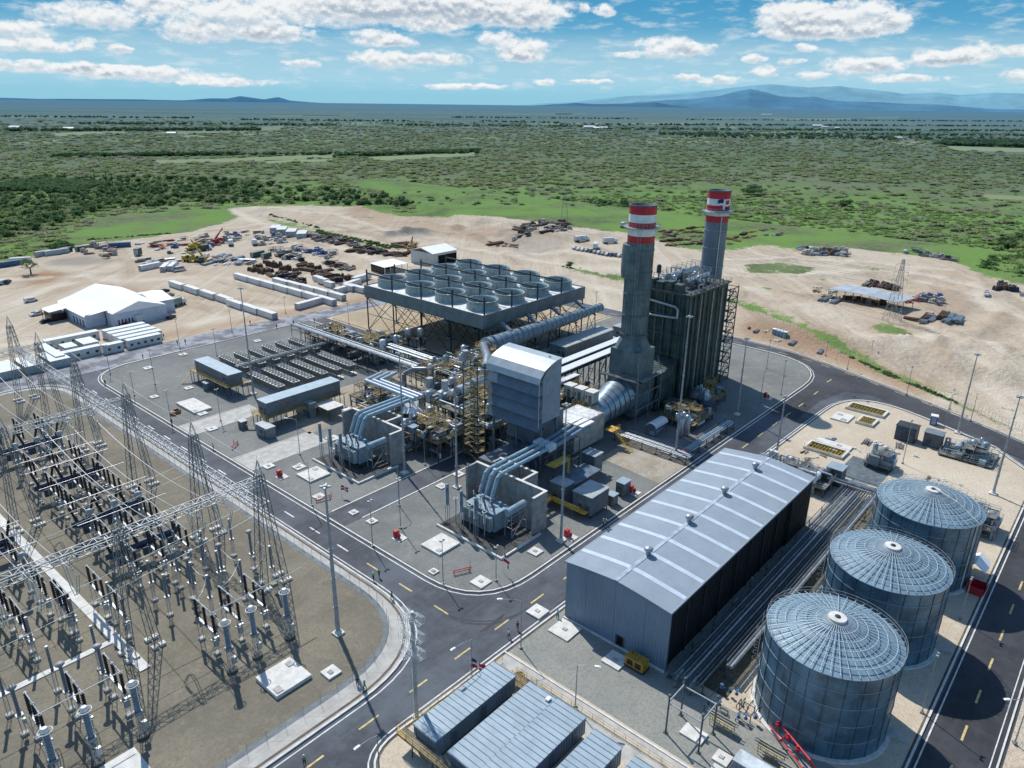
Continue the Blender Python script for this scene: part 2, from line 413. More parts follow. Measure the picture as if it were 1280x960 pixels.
site=[(-90,560)]+pxp([(-60,330),(0,328),(40,322),(75,312),(100,306),(145,300),(200,291),(262,283),(300,272),(285,262),(300,259),(360,257),(430,258),(500,270),(560,273),(610,276),(680,284),(740,292),(800,300),(850,318),(905,322),(960,310),(985,322),(1040,315),(1100,322),(1180,330),(1225,352),(1280,366),(1400,380)])+[(470,-60),(420,-115),(-90,-115)]
sand=inpoly(site,GX,GY).astype(float); sand=blur(sand,14)
def patch(pts,val,ch,n=2):
    n=n+1
    mk=blur(inpoly(pxp(pts),GX,GY).astype(float),n); return mk*val
veg=np.zeros_like(sand)
for pts,v in (([(925,337),(960,335),(1040,343),(1000,352),(930,350)],.95),([(1000,360),(1045,352),(1040,360),(1005,368)],.8),([(1070,340),(1140,344),(1120,350),(1080,347)],.6),([(1075,352),(1150,360),(1145,370),(1090,366)],.6),([(1165,355),(1200,365),(1190,370),(1160,362)],.5),
  ([(905,375),(1000,405),(1090,450),(1200,500),(1195,508),(1080,462),(990,415),(905,388)],.62),([(1080,418),(1110,410),(1145,425),(1140,436),(1095,432)],.9),
  ([(330,265),(400,285),(470,300),(500,312),(470,315),(400,300),(330,277)],.75),([(700,330),(780,350),(880,372),(880,378),(760,352),(690,336)],.55),([(120,268),(160,266),(210,262),(255,264),(290,272),(270,280),(200,288),(110,304),(80,304)],1.0),
  ([(1110,265+100),(1180,378),(1170,384),(1100,372)],.4),([(1255,455),(1280,435),(1290,470),(1262,470)],.6),([(400,285),(440,290),(500,308),(505,318),(440,303)],.5)):
    veg=np.maximum(veg,patch(pts,v,0,2))
for pts in ([(225,283),(262,283),(248,290),(120,305)],):
    veg=np.maximum(veg,patch(pts,.9,0,2))
sand=np.clip(sand*(1-.72*veg),0,1)
rustc=np.zeros_like(sand)
for pts,v in (([(0,300),(60,296),(70,315),(0,328)],.9),([(20,345),(60,338),(88,345),(45,358)],.95),([(920,405),(1010,418),(1100,455),(1180,495),(1160,500),(1040,450),(930,420)],.75),([(430,255),(560,275),(520,290),(440,280)],.35),
   ([(330,392),(480,368),(480,378),(330,402)],.6),([(150,425),(330,395),(330,401),(150,435)],.5),([(500,275),(620,290),(600,302),(510,290)],.35),([(1060,390),(1190,360),(1230,400),(1100,440)],.25)):
    rustc=np.maximum(rustc,patch(pts,v,1,2))
greyc=np.zeros_like(sand)
for pts,v in (([(478,290),(540,291),(535,296),(480,297)],.9),([(60,325),(110,320),(150,325),(110,332),(60,332)],.5),([(620,290),(720,300),(700,320),(640,320)],.3)):
    greyc=np.maximum(greyc,patch(pts,v,2,1))
rng=np.random.RandomState(3)
rel=blur(rng.rand(*sand.shape)-.5,5)*8
flat=((GX>-40)&(GX<275)&(GY>-10)&(GY<290))|((GX>80)&(GX<200)&(GY>280)&(GY<400))
flat=blur(flat.astype(float),4)
rel2=blur(rng.rand(*sand.shape)-.5,1)*2.6; rough_=np.maximum(inpoly(pxp([(300,258),(560,272),(760,292),(640,306),(560,310),(520,300),(430,285),(330,270)]),GX,GY),inpoly(pxp([(905,400),(1290,530),(1290,600),(1150,500),(990,440)]),GX,GY)).astype(float); rough_=blur(rough_,3)
Z=rel*(1-flat)*sand*.5+rel2*(1-flat)*sand*(.12+.9*rough_)
for (px,py,r,h) in ((505,293,16,3.5),(530,293,14,3),(340,262,14,2),(600,282,12,3),(660,268,10,2),(450,262,18,3),(480,260,14,2.5),(545,268,16,2.5),(570,285,10,2.5)):
    x,y=at(px,py); Z+=h*np.exp(-((GX-x)**2+(GY-y)**2)/(r*r*.5))
for k in range(70):
    if k<38: px,py=rng.uniform(310,760),rng.uniform(258,300)
    else: px,py=rng.uniform(910,1280),rng.uniform(330,520)
    x,y=at(px,py); r=rng.uniform(2.5,6.5); h=r*rng.uniform(.22,.4); Z+=h*np.exp(-(((GX-x)/r)**2+((GY-y)/(r*rng.uniform(.6,1.6)))**2))*(1-flat)*(sand>.8)
# a low embankment east of the ring road
e0=at(912,400); e1=at(1200,505); dx,dy=e1[0]-e0[0],e1[1]-e0[1]; l=hypot(dx,dy)
dd=((GX-e0[0])*(-dy)+(GY-e0[1])*dx)/l; side=1 if ((at(1000,395)[0]-e0[0])*(-dy)+(at(1000,395)[1]-e0[1])*dx)>0 else -1
Z+=3.4/(1+np.exp(-np.clip(dd*side,-40,40)/1.8))*(1-flat)*(GX>240)
edge=np.minimum(np.minimum(GX-xs[0],xs[-1]-GX),np.minimum(GY-ys[0],ys[-1]-GY)); Z*=np.clip(edge/30,0,1)
Z-= .55*np.clip(1-edge/12,0,1)
trk_=np.zeros_like(sand)
def seg_d(a,b):
    dx,dy=b[0]-a[0],b[1]-a[1]; t=np.clip(((GX-a[0])*dx+(GY-a[1])*dy)/(dx*dx+dy*dy+1e-6),0,1); return np.hypot(GX-a[0]-t*dx,GY-a[1]-t*dy)
for ln,w_ in (([(905,360),(960,378),(1010,400),(1080,430),(1160,462),(1290,500)],6),([(910,345),(1000,350),(1080,345),(1160,352),(1230,372)],5),([(905,332),(980,330),(1080,335),(1180,345)],3.5),([(1130,440),(1200,420),(1230,395),(1210,375),(1150,360)],4.5),([(1180,500),(1230,450),(1280,420)],5),([(1290,540),(1230,480),(1190,440),(1120,400)],4),
   ([(290,262),(325,280),(400,300),(470,325),(560,335),(700,350),(780,365)],5),([(300,258),(420,268),(520,300),(640,320),(780,345)],4),([(100,306),(180,294),(262,287),(320,282)],3.5),([(0,350),(90,345),(160,352),(250,345),(330,352),(420,350),(480,345)],5),([(0,430),(80,425),(180,440)],4),([(20,380),(60,360),(140,345)],4),([(240,405),(330,385),(420,380)],4),
   ([(620,315),(700,320),(790,335)],4),([(1050,480),(1130,500),(1200,530),(1290,575)],3)):
    P_=[at(*p) for p in ln]
    for a,b in zip(P_[:-1],P_[1:]):
        for off,amp in ((0,1),):
            trk_=np.maximum(trk_,np.exp(-(seg_d(a,b)/w_)**2))
        bank=np.exp(-((seg_d(a,b)-w_*1.6)/3.2)**2)*.55*(1-flat)*sand; Z+=bank*np.clip(edge/30,0,1)
rk=np.random.RandomState(12)
rut=np.zeros_like(sand)
def curvy(p,q,w,n=7,k=3):
    a,b=at(*p),at(*q); l=hypot(b[0]-a[0],b[1]-a[1]); ox,oy=-(b[1]-a[1])/l,(b[0]-a[0])/l; am=rk.uniform(-.09,.09)*l; ph=rk.uniform(0,2)
    pts=[(a[0]+(b[0]-a[0])*t+ox*am*sin(pi*t+ph*t),a[1]+(b[1]-a[1])*t+oy*am*sin(pi*t+ph*t)) for t in np.linspace(0,1,n)]
    out=np.zeros_like(sand)
    for u,v in zip(pts[:-1],pts[1:]):
        for o_ in np.linspace(-1,1,k)*(w*(k-1)): out=np.maximum(out,np.exp(-(seg_d((u[0]+ox*o_,u[1]+oy*o_),(v[0]+ox*o_,v[1]+oy*o_))/w)**2)*rk.uniform(.5,1))
    return out
for k in range(16):
    x_=rk.uniform(905,1280); rut=np.maximum(rut,curvy((x_,rk.uniform(340,430)),(x_+rk.uniform(60,260),rk.uniform(370,500)),1.2))
for k in range(12):
    x_=rk.uniform(0,420); rut=np.maximum(rut,curvy((x_,rk.uniform(285,380)),(x_+rk.uniform(80,260),rk.uniform(300,400)),1.2)*.8)
for k in range(9):
    x_=rk.uniform(300,700); rut=np.maximum(rut,curvy((x_,rk.uniform(262,300)),(x_+rk.uniform(60,200),rk.uniform(275,335)),1.3))
for p,q in (((1180,360),(1200,420)),((1190,362),(1225,425)),((1172,372),(1190,430)),((1130,470),(1210,400)),((1150,478),(1240,400)),((1165,485),(1262,405))): rut=np.maximum(rut,curvy(p,q,1.3,k=4))
trk_=.5+.5*np.clip(trk_*.8-rut*.9,-1,1)
dk_line=np.zeros_like(sand)
for ln in ([(905,383),(1000,418),(1100,460),(1200,506),(1290,548)],[(905,360),(960,372)],[(690,330),(780,352),(870,378)],[(1090,462),(1290,520)]):
    P_=[at(*p) for p in ln]
    for a,b in zip(P_[:-1],P_[1:]): dk_line=np.maximum(dk_line,np.exp(-(seg_d(a,b)/2.4)**2))
sand=np.clip(sand*(1-.46*dk_line),0,1)
nx,ny=GX.shape
V=np.stack([GX,GY,Z],-1).reshape(-1,3)
idx=np.arange(nx*ny).reshape(nx,ny)
Fq=np.stack([idx[:-1,:-1],idx[1:,:-1],idx[1:,1:],idx[:-1,1:]],-1).reshape(-1,4)
me=bpy.data.meshes.new('sand_site'); me.from_pydata(V.tolist(),[],Fq.tolist()); me.materials.append(land)
ca=me.color_attributes.new('tone','FLOAT_COLOR','POINT')
ca.data.foreach_set('color',np.stack([sand,rustc,greyc,trk_],-1).reshape(-1).astype(np.float32))
me.polygons.foreach_set('use_smooth',[True]*len(me.polygons)); me.update()
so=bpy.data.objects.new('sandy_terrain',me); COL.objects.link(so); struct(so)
def terr(x,y):
    i=int(round((x-xs[0])/step)); j=int(round((y-ys[0])/step))
    return float(Z[i,j]) if 0<=i<nx and 0<=j<ny else -.6
# field strips on the plain
fieldm=land
random.seed(5)
FIELDS=[[(190,200),(300,197),(420,192),(432,196),(330,201),(200,204)],[(460,196),(560,191),(600,189),(592,194),(470,201)],[(180,166),(260,162),(355,157),(352,162),(260,168)],[(936,168),(975,167),(968,171),(940,171)],[(1180,182),(1280,185),(1280,190),(1190,188)],[(1225,242),(1300,246),(1300,250),(1230,248)],[(60,166),(150,163),(160,166),(70,170)],[(330,200),(420,198),(415,201),(335,204)],[(60,283),(130,266),(240,262),(120,280)]][:8]
for k in range(34):
    yy=random.uniform(141,178)**1.0; xx=random.uniform(-20,1280); ww=random.uniform(20,110); hh=(yy-128)*random.uniform(.025,.07)+.4; FIELDS.append([(xx,yy+random.uniform(-.5,.5)),(xx+ww,yy-hh*.4),(xx+ww*.95,yy+hh),(xx+ww*.1,yy+hh*1.2)])
for pts in FIELDS if 1 else ([(190,199),(300,196),(420,193),(430,196),(330,199),(200,202)],[(460,195),(560,191),(600,190),(590,193),(470,199)],[(180,165),(260,162),(355,158),(350,161),(260,166)],[(936,168),(975,168),(965,170),(940,170)],[(1180,183),(1280,186),(1280,189),(1190,187)],[(1225,243),(1300,246),(1300,249),(1230,247)]):
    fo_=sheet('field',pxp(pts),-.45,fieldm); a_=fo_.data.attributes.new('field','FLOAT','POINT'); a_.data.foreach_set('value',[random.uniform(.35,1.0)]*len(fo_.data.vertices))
# ------------------------------------------------------------------ roads and pads
sheet('road',[(-60,-1.5),(214,-1.5),(228,14),(238,34),(246,51),(256,76),(261,92),(263,112),(264,196),(255.3,196),(255.3,170),(170.5,170),(170.5,252),(60,254),(-60,254)],.06,a_main)
sheet('road',[(-60,254.001),(60,254.001),(170.5,252.001),(214,252),(214,261),(125,267),(-60,272)],.064,a_wet)
sheet('road',[(-60,-1.4),(214,-1.4),(208,8),(-60,8)],.072,a_dark)
sheet('road',[(200,66),(219,66.2),(233,63.5),(236,57),(230,43),(215,12),(208,8),(214,-1.4),(228,14),(238,34),(246,51),(256,76),(261,92),(255,95),(252,84),(243,77),(228,75),(200,75)],.070,a_dark)
pad=rounded([(78,75,14),(255,75,26),(254.6,168,0),(163.5,168,0),(163.5,253,0),(78,253,16)])
sheet('gravel_pad',pad,.14,g_pad)
yard=rounded([(-60,78.2,0),(66.6,78.2,17.5),(66.6,250.5,14),(-60,250.5,0)],12)
sheet('switchyard_ground',yard,.14,g_yard)
plot=rounded([(43,8.4,0),(206,8.4,6),(219,20,0),(237.5,62,16),(43,65,7)])
sandm=gravel('plot_sand',(.62,.54,.42),(.54,.45,.34),(.69,.63,.53),.04,.5)
sheet('sand_plot',plot,.14,sandm)
sheet('gravel_pad',[(73.4,10.5),(86.4,10.5),(86.4,64.4),(73.4,64.4)],.152,g_pad2)
sheet('gravel_pad',[(86.401,38.2),(176,38.2),(176,42),(150,42.2),(150,64.2),(86.401,64.4)],.150,g_pad2)
dirty=gravel('oily_ground',(.13,.12,.09),(.20,.17,.12),(.07,.065,.05),.12,.6)
sheet('pipe_ground',[(88,32.5),(165,32.5),(165,38.19),(88,38.19)],.150,dirty)
sheet('driveway',[(67.9,8.6),(72.6,8.6),(72.6,64.6),(67.9,64.6)],.156,conc)
sheet('driveway',[(78.3,152.6),(101,152.6),(101,161.4),(78.3,161.4)],.150,conc)
sheet('driveway',[(78.3,182.3),(100,182.3),(100,190.4),(78.3,190.4)],.150,conc)
sheet('side_street',[(77.7,115.2),(124,115.2),(124,122),(77.7,122)],.152,a_main)
stained=gravel('stained_concrete',(.44,.40,.33),(.30,.26,.20),(.54,.50,.43),.12,.7)
sheet('concrete_yard',[(140.3,74.9),(154.8,74.9),(156.4,93.8),(142,93.8)],.156,stained)
sheet('concrete_yard',[(118,110),(170,110),(170,156),(118,156)],.150,stained)
sheet('concrete_yard',[(100,160),(150,160),(150,182),(104,182)],.150,stained)
tan=gravel('tan_floor',(.50,.41,.29),(.40,.32,.22),(.58,.50,.38),.08,.5)
sheet('condenser_floor',[(172,166),(254,166),(254,250),(172,250)],.150,tan)
sheet('concrete_yard',[(172,140),(240,140),(240,160),(172,160)],.152,conc)
sheet('concrete_yard',[(187.5,36),(174,36),(174,46),(187.5,46)],.160,M('dark_slab',(.12,.15,.17),.8))
# concrete apron, drain around the switchyard
outer=rounded([(-60,73.6,0),(69.6,73.6,20),(69.6,253.5,16),(-60,253.5,0)],12)
inner=rounded([(-60,77.4,0),(67.5,77.4,18.5),(67.5,251.5,15),(-60,251.5,0)],12)
m=MB(); 
for i in range(len(outer)-1):
    m.poly([(*outer[i],.148),(*outer[i+1],.148),(*inner[i+1],.148),(*inner[i],.148)])
walk=M('pavement_panels',(.44,.43,.40),.85,0,.4,.12,panel=6)
struct(m.build('pavement',walk))
struct(ribbon(inner,1.0,.1,.165,side=1).build('drain',M('drain_blue',(.13,.16,.18),.7)))
def kerb(pts,closed=False,side=0):
    struct(ribbon(pts,.32,.05,.30,closed,side).build('kerb',concw))
kerb(pad,True); kerb(outer); kerb(plot,True)
gut=M('gutter_brown',(.13,.11,.085),.9)
for P_,c_ in ((pad,True),(plot,True),(outer,False)): struct(ribbon(P_,.5,.13,.17,c_,1 if c_ else 1).build('gutter',gut)) if c_ else None
struct(ribbon(rounded([(-60,74.4,0),(69.0,74.4,19.8),(69.0,252.9,15.5),(-60,252.9,0)],12),.45,.13,.168).build('gutter',gut))
struct(ribbon(pad,.18,.05,.082,True,-1).build('road_line',whiteline)) if False else None
def offset(pts,d):
    n=len(pts); out=[]
    for i in range(n):
        a=pts[i-1]; b=pts[(i+1)%n]; dx,dy=b[0]-a[0],b[1]-a[1]; l=hypot(dx,dy) or 1; out.append((pts[i][0]+dy/l*d,pts[i][1]-dx/l*d))
    return out
for P_,c in ((offset(pad,.9),True),(offset(outer,-.9)[:] if False else [(x,y) for x,y in rounded([(-60,72.7,0),(70.5,72.7,20.5),(70.5,254.4,16),(-60,254.4,0)],12)],False),(offset(plot,.9),True)):
    struct(ribbon(P_,.22,.06,.085,c).build('edge_line',whiteline))
struct(ribbon([(-60,-1.0),(214,-1.0),(228.5,14),(238.5,34),(246.6,51),(256.5,76),(261.6,92),(263.6,112),(264,196)],.25,.0,.22).build('kerb',concw))
struct(ribbon([(-60,-.2),(213,-.2),(227.5,14.5),(237.4,34),(245.5,51),(255.4,76),(260.5,92),(262.6,112)],.16,.06,.09).build('edge_line',whiteline))
struct(ribbon([(80,122.1),(124,122.1)],.35,.1,.26).build('kerb',concw)); struct(ribbon([(83,115.1),(124,115.1)],.35,.1,.26).build('kerb',concw))
struct(ribbon([(72.8,10),(72.8,64.5)],.3,.1,.28).build('kerb',concw))
for y in (152.4,161.6,182.1,190.6): struct(ribbon([(78.3,y),(100,y)],.2,.1,.2).build('kerb',concw))
m=MB(); my=MB()
def dash(mm,x,y,dx,dy,l=3.6,w=.16,z=.086):
    nx_,ny_=-dy*w,dx*w; mm.poly([(x-nx_,y-ny_,z),(x+nx_,y+ny_,z),(x+dx*l+nx_,y+dy*l+ny_,z),(x+dx*l-nx_,y+dy*l-ny_,z)])
y=81.9
while y<252: dash(m if y>104 else my,73.25,y,0,-1); y+=9.62
x=-10
xx=37.2-9.65*3
while xx<220: dash(my,xx,69.4,1,0); xx+=9.65
xx=0
while xx<205: dash(my,xx,3.75,1,0); xx+=9.4
ol=[(232,22),(250.5,66),(255.5,82),(258,100),(258.5,190)]
acc=0
for (a,b) in zip(ol[:-1],ol[1:]):
    l=hypot(b[0]-a[0],b[1]-a[1]); d=((b[0]-a[0])/l,(b[1]-a[1])/l); t=acc
    while t<l-3: dash(m if False else my,a[0]+d[0]*t,a[1]+d[1]*t,*d); t+=9.5
    acc=0
xx=222
for (x,y,dx,dy) in ((224,69.7,1,0),(238,70.6,1,-.05),): dash(my,x,y,dx,dy)
struct(m.build('lane_marking',whiteline)); struct(my.build('lane_marking',yellowline))
# puddle patch at the junction
pud=M('tar_patch',(.018,.02,.024),.35,0,1,.2)
c=at(616,780); pp=[]
for i in range(18):
    t=2*pi*i/18; pp.append((c[0]+(2.3+.5*sin(3*t))*cos(t)*1.3+.3*sin(t), c[1]+(.55+.15*cos(2*t))*sin(t)))
sheet('road_patch',pp,.078,pud)

tm=M('tyre_mark_dark',(.052,.06,.072),.8,0,1.5,.3)
rq=random.Random(31)
for k in range(5):
    r0=rq.uniform(9,16); a0,a1=rq.choice([(pi,1.5*pi),(1.5*pi,2*pi),(pi*.5,pi)]); cx_,cy_={pi:(73+r0,69+r0),1.5*pi:(73-r0,69+r0),pi*.5:(73+r0,69-r0+2)}[a0]
    if a0==pi*.5: continue
    pp=[(cx_+r0*cos(a0+(a1-a0)*t/12)+rq.uniform(-.1,.1)+rq.uniform(-1.5,1.5)*0,cy_+r0*sin(a0+(a1-a0)*t/12)) for t in range(13)]
    struct(ribbon(pp,.28,.05,.077+.0004*k).build('tyre_mark',tm))
# slim fence along the drain
m=MB()
for i in range(0,len(inner)-1):
    a,b=inner[i],inner[i+1]; l=hypot(b[0]-a[0],b[1]-a[1]); k=max(1,int(l/3))
    for j in range(k):
        x,y=a[0]+(b[0]-a[0])*j/k,a[1]+(b[1]-a[1])*j/k
        if x<-5: continue
        m.bar((x,y,.15),(x,y,2.1),.05)
for z in (1.1,2.05):
    for a,b in zip(inner[:-1],inner[1:]): m.bar((*a,z),(*b,z),.018)
tag(m.build('wire_fence',M('fence_thin',(.30,.31,.31),.6)),'thin wire fence on posts around the curved edge of the switchyard','fence')
# ------------------------------------------------------------------ switchyard
def gantry(loc,label):
    t=local('gantry_tower',label,'lattice tower',(*loc,.14),0,'lattice gantry towers of the switchyard')
    for s in (-1,1):
        m=MB(); hb,ht=1.15,.6; H=22.5
        def c(k,i,j):
            f=k; w=hb*(1-f)+ht*f; cx=s*(2.1*(1-f)+.42*f)
            return (cx+w*(i-.5), (w*1.5)*(j-.5)*(1.6-.6*f), .5+H*f)
        for i in (0,1):
            for j in (0,1): m.bar(c(0,i,j),c(1,i,j),.13)
        n=16
        for k in range(n):
            a,b=k/n,(k+1)/n; e=k%2
            for i in (0,1): m.bar(c(a,i,e),c(b,i,1-e),.075)
            for j in (0,1): m.bar(c(a,e,j),c(b,1-e,j),.075)
        m.build('lattice_leg',M('galv_mid',(.22,.24,.25),.5,.3,2,.2),t)
        f=MB()
        for j in (-1,1): f.cbox((s*2.1-.6*s,j*1.35,0),(.9,.9,.5)); f.cbox((s*2.1+.6*s,j*1.35,0),(.9,.9,.5))
        f.build('footing',concw,t)
    m=MB(); 
    for i in (-1,1):
        for j in (-1,1): m.bar((i*.7,j*.45,22.5),(0,0,25.8),.1)
    for k in range(3):
        z=22+k; q=.55*(1-k/3.6); m.bar((-q,-.3,z),(q,.3,z),.05); m.bar((q,-.3,z),(-q*.7,.3,z+1),.05)
    m.bar((0,0,25.5),(0,0,26.6),.04); m.build('peak',galv,t)
    return t
GT_=None
tw=[]
rowname={109:'beside the road junction end',133:'second from the junction',164:'third from the junction',194:'fourth from the junction',219:'fifth from the junction',242:'last before the far road'}
for x in (9.3,33.3,57.3,):
    for y in ((109,133,164,194,219,242) if x>50 else (109,164,219)):
        side={9.3:'outer left line',33.3:'middle line',57.3:'line nearest the road'}[x]
        lb='grey lattice gantry tower, %s, %s'%(side,rowname[y])
        if GT_ is None: GT_=gantry((x,y),lb)
        else: dup(GT_,(x,y,.14),0,lb)
def beam(a,b,label,group):
    m=MB(); l=hypot(b[0]-a[0],b[1]-a[1]); m.truss(a,b,1.5,1.3,int(l/1.5),.085)
    t=MB.build(m,'gantry_beam',galv); tag(t,label,'lattice beam',group)
for y,nm in ((109,'nearest the junction'),(164,'across the middle of the busbars'),(219,'at the far end')):
    for x0,x1,q in ((-38,9.3,'outermost span'),(9.3,33.3,'left span'),(33.3,57.3,'span next to the road')):
        beam((x0,y,22.6),(x1,y,22.6),'long lattice beam %s, %s'%(nm,q),'cross beams of the switchyard')
ys_=[109,133,164,194,219,242]
for i in range(5):
    beam((57.3,ys_[i],17),(57.3,ys_[i+1],17),'lower lattice beam along the road, %s section from the junction'%ORD[i],'lower beams along the road')
def sag(a,b,s,n=10):
    return [tuple(a[k]*(1-t)+b[k]*t-(s*4*t*(1-t) if k==2 else 0) for k in range(3)) for t in [i/n for i in range(n+1)]]
def wire(name,label,pts,r,mat,group,cat='conductor'):
    m=MB(); m.path(pts,r,4); return tag(m.build(name,mat),label,cat,group)
phase={0:'left',1:'middle',2:'right'}
for bx,bn in ((33.3,'road bay'),(9.3,'outer bay')):
    for p in range(3):
        X=bx+7+p*4.75
        for (ya,yb,nm) in ((107,165,'near span'),(163,219,'middle span'),(220,262,'far span')):
            wire('overhead_conductor','sagging pale overhead conductor, %s phase of the %s, %s'%(phase[p],bn,nm),sag((X,ya,20.5),(X,yb,20.5),3.0),.055,wirem,'overhead conductors between gantry beams')
        for yb in (109,164):
            m=MB(); 
            for q in (0,.35):
                pts=[(X+q,yb-3.2,20.2)]+[(X+q,yb-3.2+6.4*t,20.2-5.2*sin(pi*t)) for t in (.12,.3,.5,.7,.88)]+[(X+q,yb+3.2,20.2)]
                m.path(pts,.07,4)
            o=m.build('jumper_loop',M('jumper',(.42,.49,.46),.5,0,1,.1)); tag(o,'pale double jumper loop under the %s beam, %s phase, %s'%('near' if yb==109 else 'middle',phase[p],bn),'conductor','jumper loops under the beams')
            m=MB()
            for q in (-1,1):
                for k in range(9): m.lathe((X,yb+q*(1+.2*k),20.9-.05*k),[(.04,-.09),(.17,-.02),(.17,.02),(.04,.09)],6,False,False)
                m.bar((X,yb,21.2),(X,yb+q*3,20.3),.04)
            o=m.build('string_insulator',galv); tag(o,'string insulators on the %s beam, %s phase, %s'%('near' if yb==109 else 'middle',phase[p],bn),'insulator','string insulators')
for k in range(4):
    wire('shield_wire','thin shield wire between tower peaks, %s of the line'%ORD[k],sag((57.3,[109,133,164,194][k],26),(57.3,[133,164,194,219][k],26),.8),.035,wirem,'shield wires')
for k,(yy,zz) in enumerate(((109,15.5),(133,15.5))):
    wire('cross_conductor','long pale conductor strung across the yard, %s from the junction'%ORD[k],sag((-40,yy+3,15),(57,yy+3,16.4),2.2,16),.05,wirem,'conductors across the yard')
    wire('cross_conductor','slim pale conductor over the bays, %s from the junction'%ORD[k],sag((-40,yy-4,15),(57,yy-1,16.4),2.4,16),.045,wirem,'slim conductors across the yard')
# --- equipment prototypes (own frame, 0 = base)
def shed(m,c,r,z0,z1,n=8,gap=.32):
    z=z0; prof=[]
    k=int((z1-z0)/gap)
    for i in range(k):
        a=z0+(z1-z0)*i/k; prof+=[(r*.72,a),(r,a+gap*.35),(r*.72,a+gap*.55)]
    prof.append((r*.72,z1)); m.lathe((c[0],c[1],0),prof,n,False,True)
def pads(t,pts,w=.9):
    f=MB()
    for x,y in pts: f.cbox((x,y,0),(w*.8,w*.8,.3))
    f.build('footing',conc,t)
def make_disc(tall=5.9):
    t=local('disconnector_switch','d','disconnector',(0,0,0),0)
    pads(t,[(0,-2.6),(0,2.6)],1.0)
    m=MB()
    for y in (-2.6,2.6):
        for s in (-.3,.3): m.bar((s,y,.3),(s,y,3.1),.09)
        for k in range(3): m.bar((-.3,y,.5+k*.9),(.3,y,1.3+k*.9),.05)
    m.box(-.16,.16,-3.4,3.4,3.05,3.28); m.box(-.6,.6,-2.8,-2.4,2.2,2.4); m.build('stand',galv,t)
    b=MB(); b.cbox((.1,-2.6,1.2),(.6,.5,.8)); b.build('drive_box',greyroof,t)
    for y in (-2.9,0,2.9):
        i=MB(); shed(i,(0,y),.25,3.3,tall); i.build('insulator',blackm,t)
    c=MB(); c.tube((0,-3.0,tall+.12),(0,3.0,tall+.12),.09,6)
    for y in (-2.9,0,2.9): c.cbox((0,y,tall-.02),(.28,.36,.14))
    c.build('contact_arm',wirem,t); return t
def make_post():
    t=local('post_insulator','d','insulator',(0,0,0),0); pads(t,[(0,0)],1.0)
    m=MB(); 
    for a,b in ((-1,-1),(1,-1),(1,1),(-1,1)): m.bar((a*.2,b*.2,.3),(a*.2,b*.2,2.8),.06)
    for k in range(4): m.bar((-.2,-.2,.4+k*.6),(.2,.2,.9+k*.6),.04)
    m.cbox((0,0,2.8),(.7,.7,.2)); m.build('stand',galv,t)
    i=MB(); shed(i,(0,0),.23,3.0,6.0); i.build('insulator',insul,t)
    c=MB(); c.lathe((0,0,6.0),[(.2,0),(.24,.1),(.2,.3)],10); c.build('cap',galv,t); return t
def make_ct():
    t=local('current_transformer','d','transformer',(0,0,0),0); pads(t,[(0,0)],1.1)
    m=MB()
    for a,b in ((-1,-1),(1,-1),(1,1),(-1,1)): m.bar((a*.28,b*.28,.3),(a*.28,b*.28,2.6),.08)
    for k in range(3): m.bar((-.28,-.28,.4+k*.7),(.28,.28,1.1+k*.7),.05)
    m.cbox((0,0,2.6),(.9,.9,.6)); m.build('stand',galv,t)
    i=MB(); shed(i,(0,0),.3,3.2,5.3); i.build('insulator',insul,t)
    h=MB(); h.lathe((0,0,5.3),[(.3,0),(.62,.25),(.62,.75),(.3,.95)],12); h.build('head',M('ct_head',(.40,.44,.46),.4),t); return t
def make_breaker():
    t=local('circuit_breaker','d','circuit breaker',(0,0,0),0); pads(t,[(-1.2,-.6),(1.2,.6),(-1.2,.6),(1.2,-.6)],.6)
    m=MB()
    for x in (-1.2,1.2):
        for y in (-.6,.6): m.bar((x,y,.3),(x,y,2.2),.08)
    m.box(-1.4,1.4,-.7,.7,2.15,2.35); m.build('stand',galv,t)
    b=MB(); b.tube((-2.0,0,2.85),(2.0,0,2.85),.5,10); b.cbox((0,-.95,1.2),(1.3,.7,1.3)); b.build('tank',navy,t)
    for s in (-1,1):
        i=MB(); n=7
        for k in range(n):
            a=(s*(1.1+.12*k),0,3.3+.36*k); b2=(s*(1.1+.12*(k+1)),0,3.3+.36*(k+1)); i.tube(a,b2,.27,7,.17)
        i.build('bushing',blackm,t)
    c=MB(); c.tube((-1.95,0,5.9),(-3.2,0,6.1),.06,5); c.tube((1.95,0,5.9),(3.2,0,6.1),.06,5); c.build('terminal',wirem,t); return t
def make_cvt():
    t=local('voltage_transformer','d','transformer',(0,0,0),0)
    f=MB(); f.lathe((0,0,0),[(.75,0),(.75,.35)],14); f.build('footing',M('round_footing',(.12,.12,.11),.8),t)
    m=MB(); 
    for a,b in ((-1,-1),(1,-1),(1,1),(-1,1)): m.bar((a*.3,b*.3,.3),(a*.3,b*.3,3.1),.08)
    for k in range(4): m.bar((-.3,-.3,.4+k*.65),(.3,-.3,1.0+k*.65),.05); m.bar((.3,.3,.4+k*.65),(-.3,.3,1.0+k*.65),.05)
    m.cbox((.3,-.5,1.3),(.6,.5,.9)); m.build('stand',galv,t)
    i=MB(); i.cbox((0,0,3.1),(.9,.9,.4)); shed(i,(0,0),.42,3.5,6.9,10,.3); i.build('insulator',M('vt_insul',(.20,.245,.285),.35,0,2,.15),t)
    r=MB(); n=16
    for k in range(n):
        a,b=2*pi*k/n,2*pi*(k+1)/n; r.tube((.75*cos(a),.75*sin(a),6.9),(.75*cos(b),.75*sin(b),6.9),.06,5,caps=False)
    r.bar((-.75,0,6.9),(.75,0,6.9),.04); r.lathe((0,0,6.85),[(.4,0),(.45,.2),(.3,.5)],10); r.build('corona_ring',whitem,t); return t
